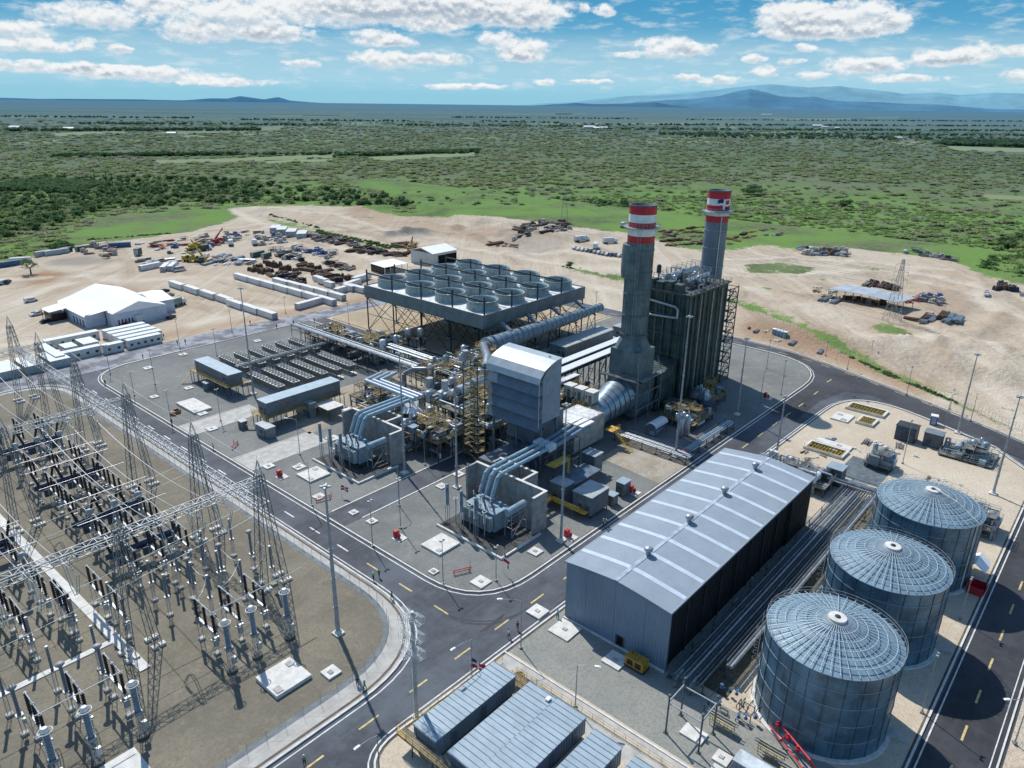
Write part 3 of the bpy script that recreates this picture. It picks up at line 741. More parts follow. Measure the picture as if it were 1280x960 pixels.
def make_arr():
    t=local('surge_arrester','d','surge arrester',(0,0,0),0); pads(t,[(0,0)],1.0)
    m=MB()
    for a,b in ((-1,-1),(1,-1),(1,1),(-1,1)): m.bar((a*.22,b*.22,.3),(a*.22,b*.22,2.6),.06)
    m.cbox((0,0,2.5),(.8,.8,.2)); m.cbox((.3,0,1.4),(.4,.5,.6)); m.build('stand',galv,t)
    i=MB(); shed(i,(0,0),.27,2.7,6.1); i.build('insulator',insul,t)
    r=MB(); r.lathe((0,0,6.1),[(.48,0),(.58,.12),(.48,.28),(.2,.34)],12); r.build('ring',M('arr_cap',(.30,.30,.31),.5),t); return t
protos={}
def place(kind,x,y,label,group,rz=0):
    mk={'disc':make_disc,'post':make_post,'ct':make_ct,'brk':make_breaker,'cvt':make_cvt,'arr':make_arr}[kind]
    if kind not in protos:
        o=mk(); protos[kind]=o; o.location=(x,y,.14); o.scale=(1.15,1.0,1.36); o.rotation_euler=(0,0,rz); o['label']=label; o['group']=group; return o
    return dup(protos[kind],(x,y,.14),rz,label,group)
KN={'disc':('three pillar disconnector','disconnector switches'),'post':('slim post insulator','post insulators'),'ct':('round headed transformer','current transformers'),
    'brk':('dark tank breaker','circuit breakers'),'cvt':('thick ringed transformer','voltage transformers'),'arr':('capped grey arrester','surge arresters')}
bays={'road bay':[40.3,45.1,49.9],'outer bay':[15.2,20.7,26.4]}
rows_r=[(205,'disc'),(198,'brk'),(190,'ct'),(181,'disc'),(172.5,'brk'),(167,'disc'),(158.8,'disc'),(150.5,'brk'),(146,'ct'),(141,'disc'),(134,'brk'),(128.5,'disc'),(120,'post'),(114,'post')]
cnt={}
def addrow(bn,xs_,y,kind,dx=0,rz=0):
    cnt[(bn,kind)]=cnt.get((bn,kind),0)+1
    for p,x in enumerate(xs_):
        place(kind,x+dx,y,'%s, %s phase, %s such row from the far end, %s'%(KN[kind][0],phase[p],ORD[cnt[(bn,kind)]-1],bn),KN[kind][1]+' in the switchyard',rz)
for y,k in rows_r: addrow('road bay',bays['road bay'],y,k)
addrow('road bay',[45.2,51.2,57.0],122.3,'post'); 
addrow('road bay',[45.2,51.3,57.2],108.3,'post'); addrow('road bay',[45.2,51.2,57.3],115.5,'arr')
addrow('road bay',[41,45.3,49.9],101.5,'disc'); addrow('road bay',[40.6,45.0,51.0],93.5,'cvt')
for y,k in ((205,'disc'),(198,'brk'),(181,'disc'),(172.5,'brk'),(161,'disc'),(154,'brk'),(147,'disc'),(139,'ct'),(132,'disc')): addrow('outer bay',bays['outer bay'],y,k)
addrow('outer bay',[15,21,27.1],124,'disc'); addrow('outer bay',[20.9,27.2,33.0],118.8,'post')
addrow('outer bay',[14.3,20.7,26.9],109.2,'post'); addrow('outer bay',[14.6,20.7,25.8],103.8,'arr'); addrow('outer bay',[15.6,20.8,25.9],99,'disc'); addrow('outer bay',[14.8,19.5,25.6],91.0,'cvt')
addrow('middle lane',[27.6,32.8],124.0,'disc')
for p,x in enumerate((33.0,)): place('disc',x,116,'disconnector switch on three dark insulators, beside the pale path near the middle tower','disconnector switches in the switchyard')
far=[(-8,),(-2,),(4,)]
for r_,(y,k) in enumerate(((150,'disc'),(143,'brk'),(136,'disc'),(168,'disc'),(176,'brk'),(184,'disc'))):
    addrow('leftmost bay',[-9,-4.2,.6],y,k)
# rigid busbars across the bays
for i,y in enumerate((184.2,177.8,170.1,161.7,150.3,141.2,131.6)):
    z=8.55 if i%2 else 9.1
    for (x0,x1,nm) in ((36.5,53.5,'road bay'),(11.5,29.5,'outer bay')):
        o=MB(); o.tube((x0,y,z),(x1,y,z),.085,6); ob=o.build('busbar',M('busbar_al',(.50,.49,.54),.35,.3,1,.1))
        tag(ob,'pale tubular busbar across the %s, %s from the far end'%(nm,ORD[i]),'busbar','tubular busbars')
for bn,xs_ in bays.items():
    for p,x in enumerate(xs_):
        wire('low_conductor','pale drooping lead along the %s phase of the %s'%(phase[p],bn),sum([sag((x,a,8.3),(x,b,8.3),.7,5) for a,b in ((126,131),(131,138),(138,144),(144,150),(150,157),(157,164),(164,170),(170,178),(178,186),(186,200))],[]),.045,wirem,'drooping leads between apparatus')
for p,(x,x2) in enumerate(((40.6,41),(45,45.3),(51,49.9))):
    wire('low_conductor','thin lead to the %s ringed voltage transformer by the white slab'%phase[p],sag((x,93.5,10),(x2,98.6,8.3),.5,5)+sag((x2,104,8.3),([45.2,51.3,57.2][p],108.3,8.6),1,5)+sag(([45.2,51.3,57.2][p],108.3,8.6),([45.2,51.2,57.3][p],115.5,8.8),1.2,5),.05,wirem,'thin leads by the slab')
for k,y in enumerate((93.5,91.0)):
    o=MB(); x0,x1=((40.6,57) if k==0 else (14.8,26)); o.tube((x0,y+4,9.3),(x1,y+4,9.3),.08,5); tag(o.build('busbar',wirem),'low pale bar linking the ringed transformers, %s bay'%('road' if k==0 else 'outer'),'busbar')
# paths, slabs, cable covers
struct(ribbon([(29.7,215),(30.8,150),(31.6,104)],1.6,.1,.30).build('path',concw)); struct(ribbon([(-30,115),(31.0,114.6)],1.2,.1,.29).build('path',concw))
def slab(name,x0,x1,y0,y1,z0,z1,label,boxes=(),mat=concw):
    t=thing(name,label,'slab',((x0+x1)/2,(y0+y1)/2,z0)); m=MB(); m.box(x0,x1,y0,y1,z0,z1); m.build('cover',mat,t)
    for (bx,by,w) in boxes:
        b=MB(); b.box(bx,bx+w,by,by+w*1.2,z1,z1+.12); b.build('hatch',M('hatch_grey',(.42,.42,.40),.8),t)
    return t
slab('concrete_slab',42,48.2,83,89,.14,.8,'large pale concrete vault cover in the near corner of the switchyard',((42.4,83.4,1.1),(46.7,87,1.0)))
slab('concrete_slab',49.6,52.0,78.9-.1+1.6,82.8,.14,.5,'small pale manhole slab beside the tall floodlight mast',((50.3,81.1,.7),))
slab('concrete_slab',18,23.8,82.5,89.6,.14,.7,'pale concrete slab cut by the bottom edge, under the outer bay',())
slab('concrete_slab',84.3,90.1,136.5,142.2,.14,.6,'pale concrete vault cover in front of the steam turbine transformer',((84.8,137,1.0),(88.3,140.4,1.1)))
slab('concrete_slab',84.3,90.1,92.2,97.7,.14,.6,'pale concrete vault cover in front of the gas turbine transformer',((84.8,92.8,.9),))
slab('concrete_slab',85.4,90.8,195,206,.14,.8,'large raised white slab near the far left kerb',((85.9,195.6,.8),))
def mh(px,py,w,l): x,y=at(px,py); slab('manhole_cover',x-w/2,x+w/2,y-w/2,y+w/2,.14,.42,l,((x-.35,y-.4,.7),))
for (px,py,w,l) in ((185,461,2.6,'small white manhole slab on the far gravel, left one'),(229,444,2.6,'small white manhole slab on the far gravel, right one'),(193,497,2.2,'small white slab between two lamp posts by the kerb'),(236,486,2.4,'small white slab left of the raised control room'),(253,518,2.6,'small white slab touching the large raised one'),
   (265,537,2.6,'small white slab beside the pale driveway'),(336,602-18,2.4,'small slab beside the red hydrant'),(374,585,2.6,'small slab behind the large vault cover'),(399,622,2.4,'small slab by the red barrier'),(416,549,3,'pale slab near the bus supports of the steam turbine transformer'),
   (442,642,1.8,'small white slab in the side street'),(465,653,2,'small white slab on the kerb of the gravel'),(542,716,1.6,'tiny white manhole plate near the corner lamp'),(601,729,3.0,'square white slab at the rounded corner of the gravel'),(669,691,2.4,'small white slab beside the transformer shadow'),
   (573,594,2.4,'small white slab left of the transformer wall'),(552,609,2.2,'small white slab by the side street mast'),(672,766,3,'square white manhole slab in the road by the warehouse'),(706,789,4.2,'square white slab at the warehouse corner'),(769,827,3.4,'pale slab half in the warehouse shadow'),(833,566,2.4,'small slab beside the red hydrant at the concrete yard'),
   (322,427,2.4,'small white slab near the cooler rows'),(395,410,2.2,'small white slab at the far cooler end')):
    mh(px,py,w,l)
# ------------------------------------------------------------------ warehouse
wh=thing('warehouse','long slate blue warehouse with curved pale roof and light strips','warehouse',(86.6,42.5,.14))
x0,x1,y0,y1,ze,zr=86.6,145.6,42.4,62.6,11.7,12.75
def rz_(y): u=(y-y0)/(y1-y0)*2-1; return ze+(zr-ze)*(1-abs(u)**1.35)
prof=[(y0+(y1-y0)*k/16) for k in range(17)]
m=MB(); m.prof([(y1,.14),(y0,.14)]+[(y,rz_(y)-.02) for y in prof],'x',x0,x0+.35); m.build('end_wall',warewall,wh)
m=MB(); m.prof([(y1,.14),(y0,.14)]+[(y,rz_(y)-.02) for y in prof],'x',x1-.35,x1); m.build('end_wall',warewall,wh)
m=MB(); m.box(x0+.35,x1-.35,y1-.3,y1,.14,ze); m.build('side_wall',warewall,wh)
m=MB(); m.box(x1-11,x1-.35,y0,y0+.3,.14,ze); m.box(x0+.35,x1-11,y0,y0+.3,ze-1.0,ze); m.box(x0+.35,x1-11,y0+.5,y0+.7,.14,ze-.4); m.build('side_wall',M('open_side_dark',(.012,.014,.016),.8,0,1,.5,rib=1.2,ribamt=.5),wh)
m=MB()
for k in range(9): xx=x0+.5+k*5.9; m.box(xx,xx+.3,y0+.25,y0+.48,.14,ze-1)
m.build('column',darksteel,wh)
m=MB()
N0=16
for k in range(16):
    ya,yb=prof[k],prof[k+1]
    m.faces([(x0-.4,ya,rz_(ya)+.1),(x1+.4,ya,rz_(ya)+.1),(x1+.4,yb,rz_(yb)+.1),(x0-.4,yb,rz_(yb)+.1)],[(0,1,2,3)],True)
    m.faces([(x0-.4,ya,rz_(ya)-.04),(x1+.4,ya,rz_(ya)-.04),(x1+.4,yb,rz_(yb)-.04),(x0-.4,yb,rz_(yb)-.04)],[(3,2,1,0)],True)
    m.poly([(x0-.4,ya,rz_(ya)-.04),(x0-.4,ya,rz_(ya)+.1),(x0-.4,yb,rz_(yb)+.1),(x0-.4,yb,rz_(yb)-.04)]); m.poly([(x1+.4,yb,rz_(yb)-.04),(x1+.4,yb,rz_(yb)+.1),(x1+.4,ya,rz_(ya)+.1),(x1+.4,ya,rz_(ya)-.04)])
m.box(x0-.4,x1+.4,y0-.25,y0+.02,ze-.2,ze+.12); m.box(x0-.4,x1+.4,y1-.02,y1+.25,ze-.2,ze+.12)
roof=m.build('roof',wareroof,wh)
for k in range(10):
    xx=x0+3.9+k*5.75
    for (a,b) in ((0,8),(8,16)):
        m=MB()
        for j in range(a,b):
            ya,yb=prof[j],prof[j+1]; m.poly([(xx,ya,rz_(ya)+.13),(xx+1.0,ya,rz_(ya)+.13),(xx+1.0,yb,rz_(yb)+.13),(xx,yb,rz_(yb)+.13)],True)
        m.build('roof_light',skylite,roof)
m=MB(); m.box(x0-.4,x1+.4,(y0+y1)/2-.35,(y0+y1)/2+.35,zr-.0,zr+.16); m.build('ridge_cap',M('ridge_pale',(.36,.43,.50),.6),roof)
for k in range(4):
    m=MB(); xx=x0+9.5+k*14.2; c=(xx,(y0+y1)/2,zr+.1); m.lathe(c,[(.45,0),(.45,.8),(.75,.85),(.8,1.3),(.5,1.5),(.05,1.6)],12); m.build('roof_vent',galv,roof)
m=MB(); m.box(x0-.06,x0+.02,50.2,52.0,.14,2.4); d=m.build('door',M('door_frame',(.08,.10,.12),.6),wh); m=MB(); m.box(x0-.09,x0-.05,50.5,51.7,.3,2.2); m.build('opening',M('black_void',(.004,.004,.005),.9),d)
m=MB(); m.box(x0-.45,x0-.05,y0,y1,.1,.35); m.build('plinth',concw,wh)
gn=local('generator_set','yellow diesel generator set at the foot of the warehouse wall','generator',(84.4,46.4,.14),0)
m=MB(); m.box(-.9,.9,-1.7,1.7,.35,2.0); m.build('canopy',M('gen_yellow',(.42,.24,.03),.5,0,2,.25),gn); m=MB(); m.box(-1,1,-1.8,1.8,.1,.36); m.build('skid',darksteel,gn); m=MB(); m.box(-.93,-.9,-1.3,-.2,.7,1.7); m.box(-.93,-.9,.2,1.3,.7,1.7); m.build('grille',blackm,gn); m=MB(); m.tube((.3,1,2),(.3,1,2.6),.09,6); m.build('exhaust',darksteel,gn)
# ------------------------------------------------------------------ tanks
def tank(cx,cy,label,n=46,arm=False):
    R,zh,za=9.2,14.3,16.7
    t=thing('storage_tank',label,'tank',(cx,cy,.14),0,'bolted steel storage tanks')
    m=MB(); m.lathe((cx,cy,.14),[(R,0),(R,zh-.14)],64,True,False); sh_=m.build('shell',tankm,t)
    m=MB()
    for z in (3.2,6.2,9.2,12.0,14.25): m.lathe((cx,cy,z),[(R+.005,-.05),(R+.07,-.05),(R+.07,.05),(R+.005,.05)],64,False,False)
    m.build('ring_girder',M('girder',(.22,.30,.36),.4),sh_)
    m=MB()
    for k in range(24):
        a=2*pi*k/24; m.bar((cx+(R+.04)*cos(a),cy+(R+.04)*sin(a),.2),(cx+(R+.04)*cos(a),cy+(R+.04)*sin(a),zh),.07)
    m.build('seam',tankrib,sh_)
    m=MB(); m.lathe((cx,cy,0),[(R+.6,.1),(R+.6,.4),(R,.42)],64,False,False); m.build('footing',concw,t)
    def zr2(r): return zh+(za-zh)*(1-(r/R)**1.12)
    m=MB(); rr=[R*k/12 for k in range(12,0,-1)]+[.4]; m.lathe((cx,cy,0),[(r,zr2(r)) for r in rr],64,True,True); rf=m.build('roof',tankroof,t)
    m=MB()
    for k in range(n):
        a=2*pi*k/n
        pts=[(cx+r*cos(a),cy+r*sin(a),zr2(r)+.42) for r in (R+.05,R*.8,R*.6,R*.4,R*.2,.9)]
        for p,q in zip(pts[:-1],pts[1:]): m.bar(p,q,.10)
    m.build('rib',roofrib,rf)
    for f in (.30,.45,.60,.74,.88):
        r=R*f; q=72; m=MB()
        for k in range(q):
            a,b=2*pi*k/q,2*pi*(k+1)/q; m.bar((cx+r*cos(a),cy+r*sin(a),zr2(r)+.48),(cx+r*cos(b),cy+r*sin(b),zr2(r)+.48),.09)
        m.build('purlin',roofrib,rf)
    m=MB(); m.lathe((cx,cy,za),[(1.25,-.1),(1.25,.52),(.4,.56)],24,False,False); m.build('centre_vent',concw,rf); m=MB(); m.lathe((cx,cy,za),[(.4,.5),(.4,.66),(.2,.68)],14); m.build('vent_cap',darksteel,rf)
    m=MB(); q=36; h0=atan2(cy,cx)
    for k in range(q):
        a=2*pi*k/q; b=2*pi*(k+1)/q
        dq=(a-h0+pi)%(2*pi)-pi
        if not (-2.0<dq<2.4): continue
        for z in (.55,1.1): m.bar((cx+(R+.15)*cos(a),cy+(R+.15)*sin(a),zh+z),(cx+(R+.15)*cos(b),cy+(R+.15)*sin(b),zh+z),.045)
        m.bar((cx+(R+.15)*cos(a),cy+(R+.15)*sin(a),zh-.1),(cx+(R+.15)*cos(a),cy+(R+.15)*sin(a),zh+1.1),.05)
    m.build('guard_rail',galv,t)
    a=radians(112) ; m=MB(); px_,py_=cx+(R+.5)*cos(a),cy+(R+.5)*sin(a); ux,uy=-sin(a),cos(a)
    for s in (-.3,.3): m.bar((px_+ux*s,py_+uy*s,.2),(px_+ux*s,py_+uy*s,zh+1.2),.06)
    for k in range(36): m.bar((px_-ux*.3,py_-uy*.3,.5+k*.4),(px_+ux*.3,py_+uy*.3,.5+k*.4),.035)
    for k in range(10):
        z=2.5+k*1.1; o_=[(px_+ux*.45*cos(w)+cos(a)*(.15+.6*sin(w)),py_+uy*.45*cos(w)+sin(a)*(.15+.6*sin(w)),z) for w in (0,pi/4,pi/2,3*pi/4,pi)]
        for p,q2 in zip(o_[:-1],o_[1:]): m.bar(p,q2,.03)
    m.build('ladder',galv,t)
    if arm:
        a2=radians(-112); m=MB(); pts=[(cx,cy,za+.9),(cx+5*cos(a2),cy+5*sin(a2),za+.2),(cx+(R+.1)*cos(a2),cy+(R+.1)*sin(a2),zh+.7)]; m.path(pts,.13,6); m.tube(pts[-1],(pts[-1][0],pts[-1][1],.3),.13,6); m.build('fill_pipe',M('pipe_beige',(.62,.60,.54),.5),t)
    m=MB(); a=radians(-75); m.cbox((cx+(R+1.2)*cos(a),cy+(R+1.2)*sin(a),.14),(2.6,1.6,.5),a); m.build('step',conc,t)
    return t
tank(95.2,21.2,'near blue grey tank with a ribbed domed roof, closest to the camera')
tank(119.9,20.7,'middle blue grey tank between its two ribbed twins')
tank(145.6,20.7,'farthest blue grey tank with a pale pipe running down its roof',arm=True)
# ------------------------------------------------------------------ pipe bridge between warehouse and tanks
def rack(name,label,x0,x1,ya,yb,z,n,pipes,axis='x',mat=galvdark,pz=None,step=6,group=None,beam=True):
    t=thing(name,label,'pipe rack',((x0+x1)/2,(ya+yb)/2,.14),0,group)
    m=MB(); k=max(1,int(((x1-x0) if axis=='x' else (yb-ya))/step))
    for i in range(k+1):
        for w in (0,1):
            if axis=='x': px_,py_=x0+(x1-x0)*i/k,(ya,yb)[w]
            else: px_,py_=(x0,x1)[w],ya+(yb-ya)*i/k
            m.bar((px_,py_,.14),(px_,py_,z+.9),.16); m.cbox((px_,py_,.1),(.7,.7,.25))
        if axis=='x':
            for zz in (z,z-1.6): 
                if zz>.8: m.bar((px_,ya,zz),(px_,yb,zz),.14)
        else:
            for zz in (z,z-1.6):
                if zz>.8: m.bar((x0,py_,zz),(x1,py_,zz),.14)
    for w in (0,1):
        for zz in ((z+.85,) if z<3 else (z+.85,z-.8)):
            if axis=='x': m.bar((x0,(ya,yb)[w],zz),(x1,(ya,yb)[w],zz),.13)
            else: m.bar(((x0,x1)[w],ya,zz),((x0,x1)[w],yb,zz),.13)
    m.build('frame',mat,t)
    for (off,r,pm,dz) in pipes:
        m=MB()
        if axis=='x': m.tube((x0-.6,ya+off,z+dz+r),(x1+.6,ya+off,z+dz+r),r,10)
        else: m.tube((x0+off,ya-.6,z+dz+r),(x0+off,yb+.6,z+dz+r),r,10)
        m.build('pipe',pm,t)
    return t
rack('pipe_bridge','low bank of dark and silver pipes between the warehouse and the tanks',86,166,35.6,41.3,1.7,14,[(.4,.16,silverd,.1),(.95,.16,galvdark,.1),(1.5,.2,silverd,.1),(2.1,.16,galvdark,.1),(2.7,.22,silver,.1),(3.4,.16,silverd,.1),(4.0,.16,galvdark,.1),(4.5,.2,silverd,.1),(5.1,.16,galvdark,.1)],step=7)
rack('pipe_bridge','upper pale pipe line running above the low bank beside the tanks',92,164,33.5,34.8,2.6,10,[(.3,.3,silver,.1),(.95,.22,silverd,.1)],step=8)
for k in range(3):
    y=37.2+k*1.2; m=MB(); r=1.5; m.path([(87,y,2.1),(85.6,y,2.0),(84.9,y,1.4),(84.8,y,.2)],.24,8); tag(m.build('pipe_bend',silverd),'thick pipe bend diving into the ground at the warehouse corner, %s from the left'%ORD[k],'pipe','pipe bends at the warehouse corner')
# cable trench grids beyond the bridge
rack('pipe_bridge','cross pipe rack behind the warehouse running towards the open plot',165,169,35,62,2.2,5,[(.4,.2,silver,.1),(1.1,.16,galvdark,.1),(1.8,.2,silverd,.1),(2.6,.2,silver,.1),(3.3,.16,silverd,.1)],axis='y',step=5)
# ------------------------------------------------------------------ electrical houses, bottom of picture
ehw=[('x',50.3,66.8,56.9,61.3,'narrow electrical house with the mast shadow on its roof, leftmost by the road'),
     ('x',50.3,67.3,49.55,54.4,'wide electrical house roof, far half beside the dark joint'),('x',50.3,67.5,44.3,49.35,'wide electrical house roof, near half beside the dark joint'),
     ('x',50.3,66.5,37.6,42.0,'electrical house to the right of the wide pair'),('x',50.3,66.4,31.0,35.4,'rightmost electrical house at the bottom edge')]
for (_,a,b,c,d,lb) in ehw:
    t=thing('electrical_house',lb,'electrical house',((a+b)/2,(c+d)/2,.14),0,'blue grey electrical houses')
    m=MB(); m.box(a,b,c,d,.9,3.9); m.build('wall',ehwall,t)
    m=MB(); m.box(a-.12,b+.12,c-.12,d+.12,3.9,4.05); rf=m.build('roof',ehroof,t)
    m=MB(); k=int((b-a)/.95)
    for i in range(k+1): xx=a+(b-a)*i/k; m.box(xx-.05,xx+.05,c-.12,d+.12,4.05,4.13)
    m.build('seam',M('roof_seam',(.22,.29,.34),.5),rf)
    m=MB(); m.box(a+.3,b-.3,c+.3,d-.3,.14,.9); m.build('base',darksteel,t)
    for xx in (a+3,a+9,b-3):
        m=MB(); m.box(xx,xx+1.1,c-.05,c+.01,1.0,3.1); m.build('door',M('door_blue',(.10,.14,.19),.5),t)
    if c==49.55: m=MB(); m.box(b-1.4,b-.6,c+.3,c+.9,4.15,4.4); m.build('roof_unit',whitem,rf)
def railing(m,pts,h=1.1,st=1.6,r=.05):
    for a,b in zip(pts[:-1],pts[1:]):
        l=math.dist(a,b); k=max(1,int(l/st))
        for i in range(k+1):
            p=[a[j]+(b[j]-a[j])*i/k for j in range(3)]; m.bar(p,(p[0],p[1],p[2]+h),r)
        for z in (h*.5,h): m.bar((a[0],a[1],a[2]+z),(b[0],b[1],b[2]+z),r)
        m.bar((a[0],a[1],a[2]+.08),(b[0],b[1],b[2]+.08),r*1.6)
t=thing('railing','long yellow guard rail around the electrical houses','railing',(60,50,.14))
m=MB(); railing(m,[(48.6,61.0,2.6),(48.6,63.0,2.6),(70.9,63.2,.4)][::-1],st=1.5); railing(m,[(68.6,63,.5),(68.4,58.5,1.5),(68.5,56,1.5)],st=1.2); railing(m,[(70.9,55,.15),(70.9,30,.15),(70.9,14,.15)],st=1.8); railing(m,[(48.7,62.9,2.6),(48.7,30,2.6)],st=1.5)
m.build('rail',yellow,t)
m=MB(); 
for yy in range(32,63,4): m.bar((48.8,yy,.14),(48.8,yy,2.6),.16)
m.build('post',darksteel,t); m=MB(); m.box(48.5,50.2,30,62.9,2.45,2.6); m.build('walkway',M('grating',(.16,.15,.12),.8),t)
t=thing('access_stairs','yellow steel stairs and landing beside the electrical houses','stairs',(69,57,.14))
m=MB(); m.box(67.4,69.6,55.0,59.0,1.35,1.5); m.build('landing',M('grating',(.16,.15,.12)),t)
m=MB()
for k in range(6): m.box(67.5,68.9,54.7-k*.5,55.0-k*.5,1.2-k*.2,1.27-k*.2)
for k in range(6): m.box(69.7+.0,70.4,58,59.2,1.2-k*.2,1.26-k*.2)
m.build('tread',ochre,t); m=MB(); railing(m,[(67.4,59,1.5),(67.4,55,1.5),(67.4,52,.2)],st=1); railing(m,[(69.6,59,1.5),(69.6,55,1.5),(68.9,52,.2)],st=1); railing(m,[(67.4,59,1.5),(69.6,59,1.5)],st=1); m.build('rail',yellow,t)
# portal frame + valves at the bottom
t=thing('portal_frame','open galvanised four legged frame over a pale slab','steel frame',(78,33.5,.14))
m=MB()
for x in (76,80.4):
    for y in (30.9,36.1): m.tube((x,y,.14),(x,y,6.8),.13,8); m.cbox((x,y,.14),(.6,.6,.12)); m.tube((x,y,6.8),(x,y,7.2),.22,8)
m.build('leg',galvdark,t); m=MB()
for x in (76,80.4): m.tube((x,30.9,5.6),(x,36.1,5.6),.12,8)
for y in (30.9,36.1): m.tube((76,y,5.9),(80.4,y,5.9),.12,8)
m.build('beam',galv,t)
slab('concrete_slab',77.2,79.6,31.2,34.6,.15,.45,'pale concrete block under the open four legged frame'); slab('concrete_slab',74.3,75.7,25.9,28.3,.15,.5,'small pale block left of the manhole near the bottom'); slab('concrete_slab',76.2,78.4,24.6+2.2,29.0,.15,.4,'pale manhole cover with a blue valve by the small white roof',((77,27.7,.6),))
for i,(x,y,lb) in enumerate(((82.3,30.5,'yellow pipe support rack behind the open frame'),(82.0,23,'yellow pipe support rack beside the red pipework'),(80.4,19,'yellow pipe support rack cut by the bottom edge'))):
    t=thing('pipe_support',lb,'pipe rack',(x,y,.15),0); m=MB()
    for dy in (-1.7,-.6,.6,1.7):
        for dx in (-.5,.5): m.bar((x+dx,y+dy,.15),(x+dx,y+dy,1.7),.09)
    m.box(x-.6,x+.6,y-1.9,y+1.9,1.65,1.8)
    for z in (.6,1.1): m.bar((x-.55,y-1.9,z),(x-.55,y+1.9,z),.08); m.bar((x+.55,y-1.9,z),(x+.55,y+1.9,z),.08)
    m.build('frame',M('rack_yellow',(.50,.40,.20),.6),t); m=MB(); m.tube((x-.25,y-2.4,1.95),(x-.25,y+2.4,1.95),.12,7); m.tube((x+.25,y-2.4,1.95),(x+.25,y+2.4,1.95),.1,7); m.build('pipe',silverd,t)
t=thing('fire_pipework','bright red fire pipework with valves at the foot of the near tank','fire pipework',(84,21,.15))
m=MB(); m.path([(87.8,25.4,.2),(87.6,25.2,2.2),(85.8,22.5,2.2),(83.2,18.2,2.2),(83.0,17.4,1.4),(83.0,17.4,.2)],.17,8); m.build('pipe',red,t)
m=MB(); m.path([(86.6,25.2,.9),(84.2,21.6,1.0),(82,18.2,1.0)],.13,8); m.path([(84.8,23,1.0),(85.6,22.3,2.1)],.1,6); m.build('pipe',red,t)
m=MB()
for (x,y) in ((86.2,24),(84.9,22),(83.8,20.2)): m.lathe((x,y,1.9),[(.3,0),(.3,.6)],10); m.tube((x-.1,y,2.5),(x+.1,y,2.5),.28,10)
m.build('valve',red,t)
t=thing('valve_cluster','tangle of small grey pipes and blue valves left of the near tank','valve cluster',(86,31,.15))
m=MB(); rr_=random.Random(4)
for k in range(14):
    x=83.5+rr_.random()*5.5; y=26.5+rr_.random()*8; a=rr_.choice([(1,0),(0,1)]); l=1+rr_.random()*2.6; z=.5+rr_.random()
    m.path([(x,y,.2),(x,y,z),(x+a[0]*l,y+a[1]*l,z),(x+a[0]*l,y+a[1]*l,.2)],.07,6)
m.build('pipe',galvdark,t); m=MB()
for k in range(8): x=84+rr_.random()*5; y=27+rr_.random()*7; m.lathe((x,y,.5+rr_.random()*.8),[(.25,0),(.3,.15),(.1,.3),(.1,.7),(.3,.72),(.3,.78)],8)
m.build('valve',M('valve_blue',(.05,.12,.25),.4),t)
t=thing('equipment_box','pale roofed equipment box at the bottom edge beside the yellow racks','equipment box',(76.6,23,.15))
m=MB(); m.box(75.6,77.8,20,25.8,.4,2.9); m.build('body',ehwall,t); m=MB(); m.box(75.5,77.9,19.9,25.9,2.9,3.05); m.build('roof',M('pale_roof',(.5,.56,.6),.5),t)
# ------------------------------------------------------------------ air cooled condenser (raised fan deck)
ac=thing('air_cooled_condenser','raised grey condenser deck on braced legs carrying sixteen round fan stacks','condenser',(199.5,194,.15))
X0,X1,Y0,Y1=171,228.5,162.5,225.5; ZB,ZT=13.6,18.3
m=MB(); m.box(X0,X1,Y0,Y0+.4,ZB,ZT); m.box(X0,X1,Y1-.4,Y1,ZB,ZT); m.box(X0,X0+.4,Y0+.4,Y1-.4,ZB,ZT); m.box(X1-.4,X1,Y0+.4,Y1-.4,ZB,ZT); m.build('wind_wall',skirtm,ac)
m=MB(); m.box(X0+.4,X1-.4,Y0+.4,Y1-.4,ZT-.6,ZT-.3); m.build('deck',deckm,ac)
m=MB(); m.box(X0+.4,X1-.4,Y0+.4,Y1-.4,ZB+.6,ZB+1.2); m.build('underside',darksteel,ac)
cols=[(X0+.6+ (X1-X0-1.2)*i/4, Y0+.6+(Y1-Y0-1.2)*j/4) for i in range(5) for j in range(5)]
m=MB()
for (x,y) in cols: m.bar((x,y,.15),(x,y,ZB+.6),.42)
m.build('leg',darksteel,ac)
m=MB()
for (x,y) in cols: m.cbox((x,y,.15),(1.6,1.6,.5))
m.build('footing',conc,ac)
m=MB()
gx=sorted(set(round(c[0],3) for c in cols)); gy=sorted(set(round(c[1],3) for c in cols))
for x in gx:
    for a,b in zip(gy[:-1],gy[1:]):
        mid=(a+b)/2
        m.bar((x,a,.5),(x,mid,7),.2); m.bar((x,b,.5),(x,mid,7),.2); m.bar((x,mid,7),(x,a,ZB),.2); m.bar((x,mid,7),(x,b,ZB),.2); m.bar((x,a,7),(x,b,7),.18)
for y in gy:
    for a,b in zip(gx[:-1],gx[1:]):
        mid=(a+b)/2
        m.bar((a,y,.5),(mid,y,7),.2); m.bar((b,y,.5),(mid,y,7),.2); m.bar((mid,y,7),(a,y,ZB),.2); m.bar((mid,y,7),(b,y,ZB),.2)
m.build('brace',darksteel,ac)
fx=[179,193,207,221]; fy=[170.3,186.2,202.2,218.2]
